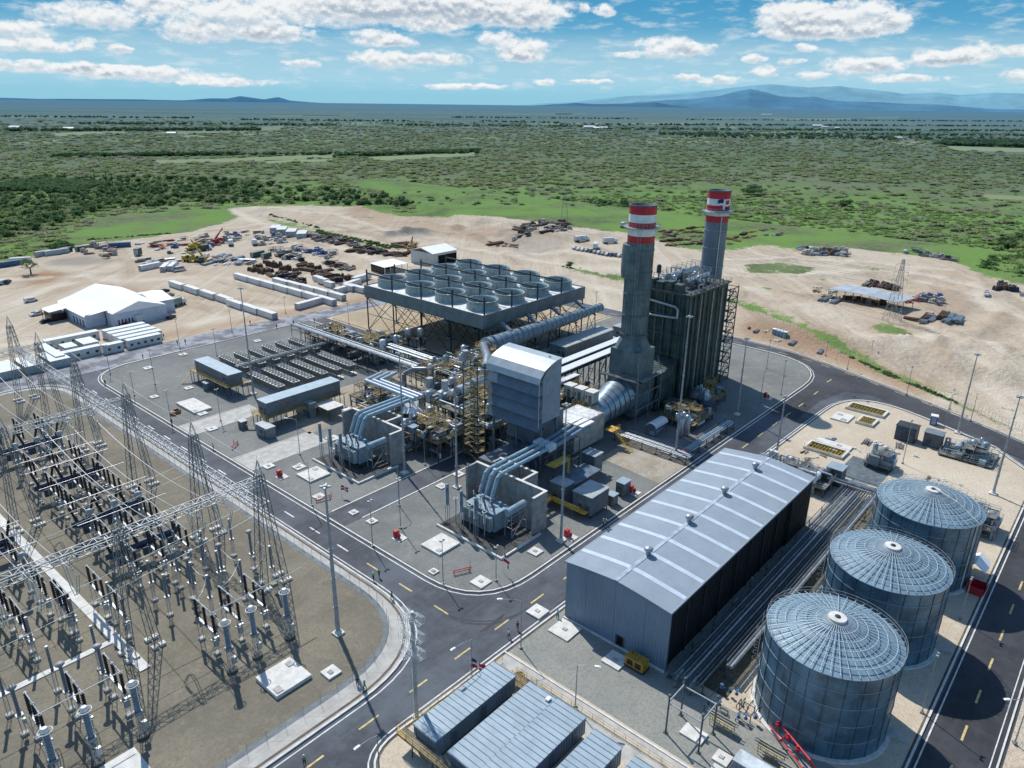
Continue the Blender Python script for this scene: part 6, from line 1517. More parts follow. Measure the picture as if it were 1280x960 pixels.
for a in ((476,985,915,'arm lamp over the lower road, cut by the bottom edge',W,2.8,9),(590,852,812,'arm lamp leaning over the junction by the electrical house',W*.98,3.4,8),(651,811,752,'arm lamp at the far end of the electrical house row',W*.75,3.2),(719,884,834,'arm lamp on the driveway before the warehouse wall',W*.55+pi*1.1,2.6),
  (554,731,678,'thin pole lamp on the rounded corner kerb, left one',0,0),(466,684,628,'thin pole lamp beside the main road, opposite the mast',0,0),(501,661,600,'thin pole lamp behind the red hydrant by the side street',0,0),(620,727,686,'thin pole lamp on the rounded corner kerb, right one',0,0),
  (375,569,526,'arm lamp before the twin door cabinet',W*.75,2.2),(390,633,580,'arm lamp behind the vault cover',W,1.6),(531,582,540,'arm lamp under the turbine deck',0,1.8),(499,633,585,'arm lamp by the side street kerb',W,1.8),
  (271,445,412,'thin lamp on the far gravel edge, second from the right',0,0),(225,436,400,'thin lamp on the far gravel edge, by the wet road',0,0),(194,481,438,'thin lamp standing on the gravel by two slabs',0,0),(214,528,490,'thin lamp by the main road kerb and orange crates',0,0),
  (276,527,488,'thin lamp before the raised electrical room',0,0),(138,468,433,'thin lamp at the far rounded kerb',0,0),(168,525-30,467,'thin lamp on the kerb of the far bend',0,0),(290,415,383,'thin lamp beyond the wet road',0,0),(357,392,372,'thin lamp near the white trailer',0,0),
  (914,400-18,365,'thin lamp right of the far stack on the sand',0,0),(950,504,468,'lamp on the gravel in front of the boiler shadow',0,1.2),(958,461,427,'thin lamp on the gravel by the ring road, left one',0,0),(976,494,452,'thin lamp on the gravel by the kerb, right one',0,0),
  (1059,462,440,'thin lamp on the ring road verge, first from the left',0,0),(1032,445,427,'thin lamp behind the ring road',0,0),(1088,445,427,'thin lamp on the embankment',0,0),(1133,494,460,'thin lamp on the ring road verge, second from the left',0,0),(1067,496,473,'thin lamp at the plot corner',0,0),
  (1180,535,497,'lamp on the inner kerb near the blue toilet',0,1.0),(1213,527,492,'lamp beyond the ring road by the manhole',0,1.0),(1187,512,488,'thin lamp on the sand behind the ring road',0,0),(1128,640-60,528,'thin lamp by the dark equipment boxes',0,0),(1268,930,878,'arm lamp hanging over the dark road at the right edge',W*.75,3.0),(1152,892,822,'thin lamp between the near and the middle tank',0,0),(1200,775,726,'thin lamp between the middle and the farthest tank',0,0),
  (436,405,380,'thin pole at the near corner of the condenser',0,0),(745,384,366,'thin pole on the grey yard behind the duct',0,0)):
    lamp(*a[:4],ang=a[4],arm=a[5],H=a[6] if len(a)>6 else None)
# antenna mast at the junction
X,Y=at(521,898); t=local('antenna_mast','grey lattice mast carrying three tiers of white curved racks','mast',(X,Y,.14),0)
m=MB(); m.tube((0,0,0),(0,0,19),.34,10,.24)
for k in range(28):
    z=.6+k*.42; m.bar((-.6,.0,z),(-.3,0,z),.03)
m.bar((-.62,0,.2),(-.62,0,13),.04); m.build('pole',galv,t)
for z in (11.9,14.8,17.8):
    m=MB()
    for (dx,dy) in ((0,1),(0,-1),(-1,.3)):
        base=(dx*.3,dy*.3,z); tip=(dx*1.9,dy*1.9,z); m.bar(base,tip,.07)
        for k in range(6):
            a=.4+k*.28; ox,oy=dx*a,dy*a; px_,py_=-dy*.55,dx*.55
            m.bar((ox+px_,oy+py_,z-.1),(ox-px_,oy-py_,z-.1),.05); m.bar((ox+px_,oy+py_,z-.1),(ox+px_*1.2,oy+py_*1.2,z+.95),.05); m.bar((ox-px_,oy-py_,z-.1),(ox-px_*1.2,oy-py_*1.2,z+.95),.05); m.bar((ox+px_*1.2,oy+py_*1.2,z+.95),(ox-px_*.3,oy-py_*.3,z+1.25),.05)
    q=[(.7*cos(2*pi*j/10),.7*sin(2*pi*j/10),z+.6) for j in range(11)]
    for p,p2 in zip(q[:-1],q[1:]): m.bar(p,p2,.05)
    m.build('antenna_rack',whitem,t)
m=MB(); m.cbox((0,0,0),(1,1,.3)); m.build('base',concw,t)
# ------------------------------------------------------------------ hydrants, barriers, flags
def hydrant(px,py,label):
    X,Y=at(px,py); t=local('fire_hydrant',label,'hydrant',(X,Y,.14),0,None); m=MB(); m.lathe((0,0,0),[(.35,0),(.2,.15),(.2,1.0),(.3,1.1),(.2,1.4),(.05,1.5)],12); m.tube((-.5,0,.8),(.5,0,.8),.13,8); m.tube((0,-.4,.8),(0,.4,.8),.13,8); m.build('barrel',red,t)
    m=MB(); m.cbox((.1,1.0,0),(1.0,.8,1.7)); m.build('hose_cabinet',red,t); m=MB(); m.cbox((.3,.2,-.02),(2.4,2.4,.16)); m.build('slab',concw,t)
for a in ((352,598,'red fire hydrant and cabinet left of the vault cover'),(499,675,'red fire hydrant and cabinet near the gas turbine transformer slab'),(713,674,'red fire hydrant behind the transformer wall next to the mast'),(857,573,'red fire hydrant at the concrete yard beside the mast'),(549,561,'red fire hydrant under the turbine deck'),(960,499,'dark red hydrant in the gravel by the boiler shadow'),(793,618,'red hydrant beside the small cubic enclosure')): hydrant(*a)
def barrier(px,py,rz,label):
    X,Y=at(px,py); t=local('pipe_barrier',label,'barrier',(X,Y,.14),rz); m=MB(); 
    for s in (-1.5,1.5): m.bar((s,-.5,0),(s,.5,0),.1); m.bar((s,0,0),(s,0,1.0),.1)
    m.path([(-1.8,0,.9),(1.8,0,.9)],.09,6); m.path([(-1.8,0,.45),(1.8,0,.45)],.09,6); m.bar((1.5,0,.5),(2.3,1.6,.5),.12); m.bar((2.3,1.6,0),(2.3,1.6,.9),.1); m.build('frame',red,t)
for a in ((404,626,-.35,'red pipe barrier lying on the gravel by the side street'),(577,717,-.45,'red pipe barrier on the gravel near the corner'),(294,559,.6,'small red barrier beside the far driveway')): barrier(*a)
def flag(px,py,rz,label,h=4.2,s=1.0):
    X,Y=at(px,py); t=local('flag',label,'flag',(X,Y,.14),rz); m=MB(); m.tube((0,0,0),(0,0,h),.045,6); m.build('pole',whitem,t)
    flagmesh(lambda u,v:(u*2.6*s,.3*sin(u*5+v),h-1.7*s+v*1.7*s-.25*u)).build('cloth',[whitem,flagblue,flagred],t)
flag(588,851,-1.2,'national flag on a short pole at the kerb of the electrical houses'); flag(629,716,-1.9,'national flag on a short pole at the rounded corner kerb'); flag(427,622,-1.0,'small national flag pole beside the red barrier',3,.7)
# ------------------------------------------------------------------ people
def person(px,py,rz,shirt,trous,label,walk=.25,hat=None):
    X,Y=at(px,py); t=local('person',label,'person',(X,Y,.16 if py<1e9 else .1),rz)
    J=[(0,0,.95),(0,0,1.15),(0,0,1.4),(0,0,1.52),(0,0,1.66),   # pelvis chest neck head
       (.0,.10,.92),(walk*.5,.11,.50),(walk*.55-.05,.11,.07),(walk*.55+.12,.12,.04),
       (.0,-.10,.92),(-walk*.4,-.11,.50),(-walk*.8-.05,-.11,.08),(-walk*.8+.12,-.12,.04),
       (0,.19,1.38),(-.04,.25,1.12),(.08,.26,.88),(0,-.19,1.38),(.04,-.25,1.12),(.16,-.24,.90)]
    E_=[(0,1),(1,2),(2,3),(3,4),(0,5),(5,6),(6,7),(7,8),(0,9),(9,10),(10,11),(11,12),(2,13),(13,14),(14,15),(2,16),(16,17),(17,18)]
    Rr=[.14,.14,.15,.055,.105,.09,.065,.045,.035,.09,.065,.045,.035,.065,.045,.035,.065,.045,.035]
    me=bpy.data.meshes.new('person_body'); me.from_pydata(J,E_,[]); o=bpy.data.objects.new('body',me); COL.objects.link(o); o.parent=t
    sk=o.modifiers.new('Skin','SKIN'); sub=o.modifiers.new('Sub','SUBSURF'); sub.levels=sub.render_levels=1
    for i,v in enumerate(me.skin_vertices[0].data): v.radius=(Rr[i],Rr[i]); v.use_root=(i==0)
    me.materials.append(skin)
    for nm,z0,z1,mt,r0,r1 in (('shirt',.98,1.47,shirt,.17,.2),):
        m=MB(); m.lathe((0,0,0),[(r0,z0),(r0+.01,1.15),(r1,1.36),(.12,1.47),(.07,1.49)],12)
        for s in (-1,1): m.tube((0,s*.17,1.42),(.0,s*.26,1.1),.085,8,.07)
        m.build(nm,mt,t)
    m=MB(); m.lathe((0,0,0),[(.16,.86),(.18,1.0)],12)
    for s,fx_ in ((1,1),(-1,-1)):
        k=(walk*.5,walk*.55-.05) if s>0 else (-walk*.4,-walk*.8-.05)
        m.tube((0,s*.10,.95),(k[0],s*.11,.5),.115,8,.085); m.tube((k[0],s*.11,.5),(k[1],s*.11,.1),.085,8,.06)
    m.build('trousers',trous,t)
    m=MB(); m.lathe((0,0,0),[(.125,1.68),(.13,1.72),(.10,1.8),(.02,1.83)],10) ; m.build('helmet' if hat else 'hair',hat or blackm,t)
    return t
hv=hiviz; wt=M('shirt_white',(.7,.7,.7)); rd_=M('shirt_red',(.4,.03,.06)); dk=M('shirt_dark',(.04,.05,.07)); gnv=M('shirt_green',(.08,.28,.16)); cy=M('shirt_cyan',(.05,.45,.55))
for a in ((467,726,.6,hv,jeans,'person in a green vest walking up the main road, left of a pair'),(474,722,.4,gnv,jeans,'person in a green shirt walking up the main road, right of a pair'),(490,750,1.9,gnv,jeans,'person in a green shirt alone at the kerb of the bend'),(456,862,2.4,hv,jeans,'person in a green vest on the pavement in the mast shadow'),
  (447,858,1.0,dk,jeans,'person in dark clothes on the pavement by the small slab'),(381,957,1.2,hv,jeans,'person in a green vest at the bottom edge of the road'),(636,798,2.0,wt,jeans,'person in a white shirt by the kerb near the driveway'),(647,788,.8,rd_,dk,'person in a red shirt beside the kerb near the driveway'),
  (754,658,2.9,hv,jeans,'person in a vest by the warehouse edge, left of two'),(758,657,2.9,wt,jeans,'person in a pale shirt by the warehouse edge, right of two'),(132,482,1.4,dk,jeans,'person in dark clothes at the far rounded kerb'),(267,563,0.4,wt,jeans,'person in a white shirt by the main road kerb'),(215,531,1.6,dk,jeans,'person in dark clothes beside the orange crates'),
  (179,449,.2,dk,jeans,'person walking on the far gravel edge'),(222,431,.7,dk,jeans,'person by the far wet road, left of a pair'),(232,430,.7,dk,jeans,'person by the far wet road, right of a pair'),(367,406,.5,dk,jeans,'person at the wet road near the long rack'),(393,403,.5,dk,jeans,'person at the wet road corner'),(346,411,.5,dk,jeans,'person further left on the wet road'),(205,503-80,.5,dk,jeans,'person beyond the pale office boxes'),(697,774,1.1,cy,jeans,'person in a bright cyan coverall at the warehouse corner'),(313,406,.5,dk,jeans,'person alone in the middle of the wet road')):
    person(*a[:6],hat=whitem if a[3] is hv else None)
# ------------------------------------------------------------------ open plot
def pit(x0,x1,y0,y1,label,bars):
    t=thing('pump_pit',label,'pit',((x0+x1)/2,(y0+y1)/2,.15)); m=MB()
    w=.6; m.box(x0,x1,y0,y0+w,.15,.8); m.box(x0,x1,y1-w,y1,.15,.8); m.box(x0,x0+w,y0+w,y1-w,.15,.8); m.box(x1-w,x1,y0+w,y1-w,.15,.8); m.build('wall',concw,t)
    m=MB(); m.box(x0+w,x1-w,y0+w,y1-w,.151,.2); m.build('floor',M('pit_black',(.03,.028,.02),.8),t)
    m=MB(); xc=(x0+x1)/2; 
    for k in range(bars): yy=y0+w+.3+(y1-y0-2*w-.6)*k/(bars-1); m.bar((x0+w,yy,.55),(x1-w,yy,.55),.14)
    for xx in (x0+w+.2,xc,x1-w-.2): m.bar((xx,y0+w,.8),(xx,y1-w,.8),.16)
    railing(m,[(x0+.2,y0+.2,.8),(x0+.2,y1-.2,.8)],st=1.2,h=.8); m.build('grating',M('pit_yellow',(.48,.34,.05),.6),t)
pit(218.6,224.3,47.6,58.5,'long yellow barred pit in pale concrete near the ring road',11); pit(209.6,215.7,47.9,52.7,'short yellow barred pit beside the pale twin slab',6); pit(183,188.5,47.3,57.4,'long yellow barred pit nearest the warehouse',11)
slab('concrete_slab',207.8,214.2,54.2,59.1,.15,.55,'pale twin slab between the yellow barred pits',((208.4,55,1.2),(211.6,57,1.2))); slab('concrete_slab',189.2,192,47.5,56.5,.15,.6,'pale slab along the pit nearest the warehouse',((190,50,1),))
gbox('pump_house','dark square equipment box topped with pipes on the open plot','equipment box',206,210,36.3,41.3,.16,4.2,navy,darksteel); gbox('pump_house','dark flat box to the right of the pipe topped one','equipment box',206.8,210.2,30.2,34.5,.16,4.0,M('box_dark',(.08,.10,.12),.6),greybox)
process_block('pump_skid','low dark pump skid in the middle of the open plot','pump skid',183.6,189,34.4+2,42,1.2,26,71)
process_block('pump_skid','pale slab with scattered pumps on the right of the open plot','pump skid',203.5,212.6,18,29.5,.5,30,73)
gbox('pump_house','grey block house at the far end of the pipe bridge','equipment box',167.6,171.4,42.8,46.4,.16,4.4,M('block_grey',(.13,.15,.16),.6),ehroof)
process_block('pump_skid','tangle of vertical pipes behind the farthest tank, left one','pump skid',166,172,22,30,2.2,40,79); process_block('pump_skid','tangle of vertical pipes behind the farthest tank, right one','pump skid',166,173,11,19,2.2,40,83)
process_block('pump_skid','pipework heap between the pipe bridge and the block house','process platform',160,167,44,60,2.4,44,89)
def toilet(px,py,label,col):
    X,Y=at(px,py); t=local('portable_toilet',label,'portable toilet',(X,Y,.15),.2); m=MB(); m.cbox((0,0,0),(1.8,1.8,2.6)); m.build('cabin',col,t); m=MB(); m.cbox((0,0,2.6),(1.9,1.9,.25)); m.build('roof',whitem,t); m=MB(); m.cbox((-.91,0,.2),(.06,1.2,2.2)); m.build('door',M('door_lt',(.3,.4,.55)),t)
toilet(1166,531,'bright blue portable cabin at the inner kerb of the ring road',M('wc_blue',(.02,.09,.35),.5)); toilet(1158+32,403,'blue portable cabin near the pipe pile on the sand',M('wc_blue2',(.04,.12,.28),.5))
for k in range(4): toilet(968+k*4,420+k*1.2,'teal portable toilet by the far road, %s of four from the left'%ORD[k],M('wc_teal',(.03,.25,.22),.5))
# small white tent + red skip near right road
X,Y=at(1222,725); t=local('gable_tent','small white gable tent beside the red skip by the dark road','tent',(X+2,Y+1,.15),0); m=MB(); m.prof([(-2,2),(0,3.4),(2,2),(1.95,1.95),(0,3.3),(-1.95,1.95)],'x',-2.5,2.5); m.build('roof',tentm,t); m=MB()
for x in (-2.4,2.4):
    for y in (-1.9,1.9): m.bar((x,y,0),(x,y,2),.1)
m.build('post',galv,t)
X,Y=at(1222,735); t=local('skip','red waste skip under the edge of the small white tent','skip',(X-1.5,Y,.15),0); m=MB(); m.prof([(-1.6,1.6),(-1.2,0),(1.2,0),(1.6,1.6),(1.5,1.6),(1.1,.2),(-1.1,.2),(-1.5,1.6)],'x',-1.6,1.6); m.box(-1.62,-1.55,-1.2,1.2,0,1.5); m.box(1.55,1.62,-1.2,1.2,0,1.5); m.build('body',red,t)
rp=random.Random(5)
debris=[]
def proto_single(name,fn,mat):
    m=MB(); fn(m); o=m.build(name,mat); o['_o']=(0.,0.,0.); return o
# plot debris: planks, blocks
def mk_planks(m):
    for k in range(7): m.cbox((rp.uniform(-.8,.8),rp.uniform(-.6,.6),.05+.09*k),(rp.uniform(1.5,3.4),.28,.1),rp.uniform(-.3,.3))
def mk_blocks(m):
    for k in range(6): m.cbox((rp.uniform(-1.2,1.2),rp.uniform(-1,1),0),(rp.uniform(.4,1.1),rp.uniform(.4,.9),rp.uniform(.3,.8)),rp.uniform(0,3))
def mk_pipes(m,l=6,n=9,r=.22):
    for k in range(n):
        y=(k%5-2)*r*2.05+(k//5)*r; z=r+(k//5)*r*1.75; dx=rp.uniform(-.4,.4); m.tube((-l/2+dx,y,z),(l/2+dx,y,z),r,7)
    for s in (-l*.3,l*.3): m.cbox((s,0,0),(.2,r*11,.12))
def mk_steel(m):
    for k in range(10): m.cbox((rp.uniform(-.6,.6),rp.uniform(-1.1,1.1),.1+.22*(k//3)),(rp.uniform(2.5,5),.28,.22),rp.uniform(-.12,.12))
def mk_crates(m):
    for k in range(4): m.cbox((rp.uniform(-1.2,1.2),rp.uniform(-1,1),0),(rp.uniform(.9,1.6),rp.uniform(.8,1.4),rp.uniform(.6,1.5)),rp.uniform(-.2,.2))
    m.cbox((0,0,1.0),(1.3,1.1,.8),.2)
def mk_drums(m):
    for k in range(7): x,y=rp.uniform(-1.6,1.6),rp.uniform(-1.2,1.2); m.lathe((x,y,0),[(.55,0),(.6,.2),(.6,.9),(.35,1.2),(.35,1.5)],9)
    for k in range(3): m.bar((rp.uniform(-2,0),rp.uniform(-1,1),.3),(rp.uniform(0,2),rp.uniform(-1,1),1.4),.1)
def mk_frame(m):
    for x in (-1.6,1.6):
        for y in (-.8,.8): m.bar((x,y,0),(x,y,1.8),.12)
    for z in (.4,1.8):
        for y in (-.8,.8): m.bar((-1.6,y,z),(1.6,y,z),.12)
    for y in (-.8,.8): m.bar((-1.6,y,0),(1.6,y,1.8),.08)
    m.cbox((0,0,.4),(2.2,1.0,.8))
KP={'planks':('timber_pile',mk_planks,timber,'loose timber pile'),'blocks':('block_pile',mk_blocks,concw,'pile of pale blocks'),'pipes':('pipe_bundle',mk_pipes,silverd,'bundle of grey pipes'),
 'steel':('steel_stack',mk_steel,M('steel_mix',(.18,.17,.17),.6,.1,2,.4),'stack of grey steel members'),'crates':('crate_stack',mk_crates,M('crate_pale',(.45,.42,.38),.8,0,2,.3),'cluster of pale crates'),'drums':('drum_cluster',mk_drums,rust,'cluster of rusty brown flanged parts'),
 'frame':('equipment_skid',mk_frame,M('frame_mid',(.20,.20,.22),.6,.1),'boxy grey skid'),'white':('white_stack',mk_blocks,M('white_wrap',(.62,.62,.64),.6),'white wrapped load'),'rpipes':('rusty_pipe_bundle',mk_pipes,rust,'bundle of rusty pipes'),'yframe':('yellow_stack',mk_steel,ochre,'stack of yellow steel members'),
 'blue':('blue_stack',mk_crates,M('blue_tarp',(.10,.16,.30),.6),'cluster of bluish crates'),'redm':('red_stack',mk_steel,M('red_steel',(.30,.05,.04),.6),'stack of red steel members'),'black':('black_roll',mk_drums,M('black_roll',(.03,.03,.04),.6),'cluster of black rolls')}
PR={}
def put(kind,x,y,rz,label,group,s=1.0,z=None):
    nm,fn,mt,_=KP[kind]
    var=(kind,rp.randrange(3))
    if var not in PR:
        o=proto_single(nm,fn,mt); PR[var]=o; o['category']=KP[kind][3].split(' of ')[-1].split(' in ')[0].split()[-1]; c=o
        mz=min(v.co.z for v in o.data.vertices)
    else: c=PR[var].copy(); COL.objects.link(c)
    # mesh vertices are stored relative to the prototype's own centre bottom
    c.location=(x,y,(z if z is not None else max(terr(x,y),0))+.0); c.rotation_euler=(0,0,rz); c.scale=(s,s,s*rp.uniform(.8,1.15))
    c['label']=label; c['group']=group; return c
def zone(quad,nu,nv,kinds,place_,rz=0,jit=.3,s=1.4,prob=1.0,zmin=None):
    """quad in pixels tl,tr,br,bl -> rows of stored material laid out on the ground"""
    P=[at(*p) for p in quad]
    for i in range(nu):
        for j in range(nv):
            if rp.random()>prob: continue
            u=(i+.5+rp.uniform(-jit,jit))/nu; v=(j+.5+rp.uniform(-jit,jit))/nv
            x=(P[0][0]*(1-u)+P[1][0]*u)*(1-v)+(P[3][0]*(1-u)+P[2][0]*u)*v; y=(P[0][1]*(1-u)+P[1][1]*u)*(1-v)+(P[3][1]*(1-u)+P[2][1]*u)*v
            k=rp.choice(kinds); put(k,x,y,rz+rp.uniform(-.3,.3)+(pi/2 if rp.random()<.25 else 0),KP[k][3]+' '+place_,KP[k][3]+' '+place_,s*rp.uniform(.8,1.25))
zone([(1075,545),(1160,560),(1150,575),(1060,565)],4,2,['planks','blocks','steel'],'on the open plot behind the tanks',s=.7,prob=.8)
zone([(1000,550),(1050,545),(1045,575),(1000,580)],4,3,['planks','blocks','pipes'],'beside the warehouse far corner',s=.7,prob=.9)
zone([(1150,590),(1200,600),(1230,640),(1180,620)],3,2,['planks','blocks'],'on the sand beyond the farthest tank',s=.7,prob=.8)
zone([(925,700),(950,705),(935,760),(905,760)],2,4,['blocks','pipes'],'between pipe bridge and near tank',s=.5,prob=.8,rz=0)
X,Y=at(217,517); m=MB(); 
for k in range(3): m.cbox((X+rp.uniform(-1,1),Y+rp.uniform(-1.2,1.2),.15),(1.6,1.4,1.0),rp.random())
tag(m.build('crate_stack',M('crate_orange',(.42,.20,.08),.7)),'orange brown crates on pallets by the main road kerb','crates')
# material storage behind
rows='in the laydown rows behind the long white containers'
zone([(322,334),(370,345),(358,352),(312,340)],7,2,['drums','drums','rpipes'],rows,prob=.95); zone([(332,328),(372,340),(366,343),(326,331)],6,1,['drums'],rows); zone([(372,328),(410,340),(408,350),(395,350)],6,3,['drums','rpipes'],rows,prob=.9)
zone([(350,343),(385,352),(380,360),(345,352)],5,2,['drums','black'],rows); zone([(412,327),(445,334),(438,341),(408,332)],5,2,['drums','steel'],'in the middle of the sandy laydown yard',prob=.9); zone([(418,345),(445,350),(440,360),(412,356)],4,2,['drums','black','steel'],'beside the stacked white cabins')
zone([(368,308),(420,318),(412,324),(368,314)],9,3,['white','blue','frame','crates'],'in the blue and white rows of the yard',prob=.85)
zone([(378,293),(430,302),(470,312),(395,303)],16,3,['rpipes','steel','redm','frame','drums'],'along the grassy bank behind the yard',prob=.85); zone([(436,311),(510,318),(505,324),(440,315)],12,3,['drums','rpipes','black','steel'],'in the dark rows left of the white shed',prob=.85)
zone([(495,303),(520,304),(520,312),(497,312)],4,2,['yframe','rpipes'],'in the ochre heap before the white shed'); zone([(336,312),(375,320),(380,327),(355,326)],6,3,['white','black','frame','crates'],'near the green containers',prob=.9)
zone([(300,288),(350,296),(360,304),(325,308)],8,4,['blue','crates','steel','frame','white'],'right of the red crane',prob=.75)
zone([(110,308),(150,308),(148,322),(100,318)],6,3,['steel','frame','redm','crates'],'in the left storage rows',prob=.8); zone([(160,305),(300,292),(300,300),(230,322)],14,5,['frame','crates','steel','blue','white','redm'],'in the crowded storage rows before the meadow',prob=.62)
zone([(238,315),(300,322),(320,330),(262,334)],8,4,['white','steel','pipes'],'in the pale pipe rows by the yellow crane',prob=.8,rz=.6)
zone([(160,322),(225,326),(232,342),(180,330)],6,3,['pipes','white','steel'],'behind the white container pair',prob=.75)
zone([(648,286),(705,283),(715,293),(640,305)],12,5,['steel','crates','frame','rpipes','white','drums'],'on the scrap field under the pylon',prob=.72); zone([(608,302),(650,306),(645,311),(610,307)],6,2,['rpipes','timber' if 0 else 'planks'],'on the reddish patch by the scrap field')
zone([(940,295),(960,290),(985,300),(960,303)],4,2,['white','planks','steel'],'on the grass edge behind the far stack'); zone([(995,314),(1055,320),(1062,330),(1003,328)],11,3,['steel','drums','frame','crates','pipes'],'in the scrap line at the edge of the scrub',prob=.8)
zone([(1130,318),(1200,332),(1195,336),(1128,324)],8,2,['steel','crates','frame','black'],'on the far right edge of the sand',prob=.8); zone([(820,295),(900,285),(900,310),(835,318)],9,4,['yframe','yframe','rpipes'],'in the yellow scaffold rows between the stacks',prob=.9)
zone([(905,305),(940,295),(950,300),(905,315)],4,2,['yframe','rpipes'],'in the yellow scaffold rows between the stacks'); 
zone([(1010,365),(1045,372),(1050,392),(1030,386)],5,3,['blocks','planks','pipes'],'around the open shed on the sand',prob=.8); zone([(1080,362),(1120,368),(1118,372),(1078,366)],6,2,['drums','redm','steel'],'behind the open shed on the sand'); zone([(1150,378),(1175,382),(1172,392),(1145,388)],4,3,['white','frame','blue','crates'],'to the right of the open shed',prob=.85)
zone([(1140,404),(1200,412),(1195,420),(1142,412)],6,2,['pipes','pipes','rpipes'],'in the long pile before the sand track',prob=.9); zone([(1243,364),(1265,368),(1262,375),(1242,373)],4,2,['black','drums'],'at the right edge of the sand',prob=1); zone([(935,408),(1030,440),(1025,446),(932,414)],10,1,['planks','blocks','pipes'],'along the ring road verge',prob=.7,s=.8)
zone([(600,500),(660,470),(690,480),(640,510)],1,1,['planks'],'x',prob=0)
# ------------------------------------------------------------------ containers, cabins, trailers
contain={}
def container(px,py,rz,L_,label,mat=corr,group=None,name='shipping_container',h=2.7,w=2.5):
    X,Y=at(px,py); key=(L_,mat.name,h)
    if key not in contain:
        t=local(name,label,'container',(X,Y,max(terr(X,Y),.0)),rz); m=MB(); m.box(-L_/2,L_/2,-w/2,w/2,.15,h); m.build('body',mat,t)
        m=MB(); 
        for x in (-L_/2,L_/2):
            for y in (-w/2,w/2): m.cbox((x,y,.12),(.16,.16,h-.08))
        m.box(-L_/2,L_/2,-w/2-.04,-w/2+.04,h-.1,h+.02); m.box(-L_/2,L_/2,w/2-.04,w/2+.04,h-.1,h+.02); m.build('frame',mat,t)
        m=MB(); m.box(-L_/2-.05,-L_/2,-w/2+.15,w/2-.15,.3,h-.2)
        for y in (-.6,-.2,.2,.6): m.bar((-L_/2-.08,y,.3),(-L_/2-.08,y,h-.25),.04)
        m.build('door',M('cont_door',(.42,.43,.43),.6),t); contain[key]=t
    else: t=dup(contain[key],(X,Y,max(terr(X,Y),.0)),rz,label)
    if group: t['group']=group
    elif 'group' in t: del t['group']
    t.name=name; return t
Z90=pi/2
def line(p0,p1,n):
    a,b=at(*p0),at(*p1)
    for k in range(n):
        u=k/(n-1) if n>1 else 0; yield topix(a[0]+(b[0]-a[0])*u,a[1]+(b[1]-a[1])*u,0)
for k,p in enumerate(line((303,350),(408,379),7)): container(*p,Z90,12.0,'long white container in the front row before the rusty parts, %s from the left'%ORD[k],corr,'front row of long white containers')
for k,p in enumerate(line((352,356),(420,373),5)): container(*p,Z90,12.0,'long white container in the second row, %s from the left'%ORD[k],corr,'second row of white containers')
for k,p in enumerate(line((222,360),(282,378),4)): container(*p,Z90,12.0,'white container in the row right of the big tent, %s from the left'%ORD[k],corr,'white containers right of the tent')
for k,p in enumerate(line((295,384),(334,396),3)): container(*p,Z90,12.0,'white container in the row along the red soil, %s from the left'%ORD[k],corr,'white containers along the red soil')
for a in ((386,383,.15,13.6,'white trailer parked alone beside the wet road'),(398,353,Z90,6,'small white cabin among the stacked ones, left'),(404,356,Z90,6,'small white cabin among the stacked ones, middle'),(412,359,Z90,6,'small white cabin among the stacked ones, right'),(426,366,.2,7,'small white cabin at the condenser corner, rear'),
   (440,358,.3,12,'white container behind the condenser corner, upper'),(446,364,Z90,12,'white container behind the condenser corner, lower'),(452,352,.2,12,'white container beyond the condenser corner'),(437,371-8,Z90,7,'short white container by the condenser corner')): container(*a[:5])
container(188,336,.25,12,'white container of the pair in front of the storage rows, left'); container(207,337,.9,12,'white container of the pair in front of the storage rows, middle'); container(216,336,.9,12,'white container of the pair in front of the storage rows, right')
container(322,320,.3,9,'green container in the middle of the storage yard, left',corrg); container(333,322,.3,6,'green container in the middle of the storage yard, right',corrg)
for k,(x,y) in enumerate(((55,320),(66,319),(76,317))): container(x,y,.15,9,'long pale site cabin under the tree line, %s from the left'%ORD[k],M('cabin_pale',(.45,.50,.50),.5,0,.5,.1,rib=.8,ribamt=.3),None,'site_cabin')
container(83,315,.1,6,'dark blue site cabin at the end of the pale row',M('cabin_dark',(.03,.05,.08),.5),None,'site_cabin'); container(26,328,-.4,10,'white cabin left of the lone tree',corr,None,'site_cabin'); container(10,333,.1,12,'blue cabin at the left edge of the picture',corrb,None,'site_cabin'); container(101,314,.2,5,'dark blue cabin at the left of the storage rows',M('cabin_dark',(.03,.05,.08),.5),None,'site_cabin')
container(150,309,-.4,12,'blue grey container at the back of the storage rows',corrb); container(173,319,.8,5,'dark upright box in the left storage rows',M('cabin_dark',(.03,.05,.08)),h=4)
for k,(x,y) in enumerate(((345,290),(353,292),(365,295),(378,297))): container(x,y,.9,14,'long white storage hall unit behind the yard, %s from the left'%ORD[k],M('hall_white',(.6,.62,.66),.5,0,.4,.1,rib=.8,ribamt=.2),None,'storage_cabin',h=3.4,w=6)
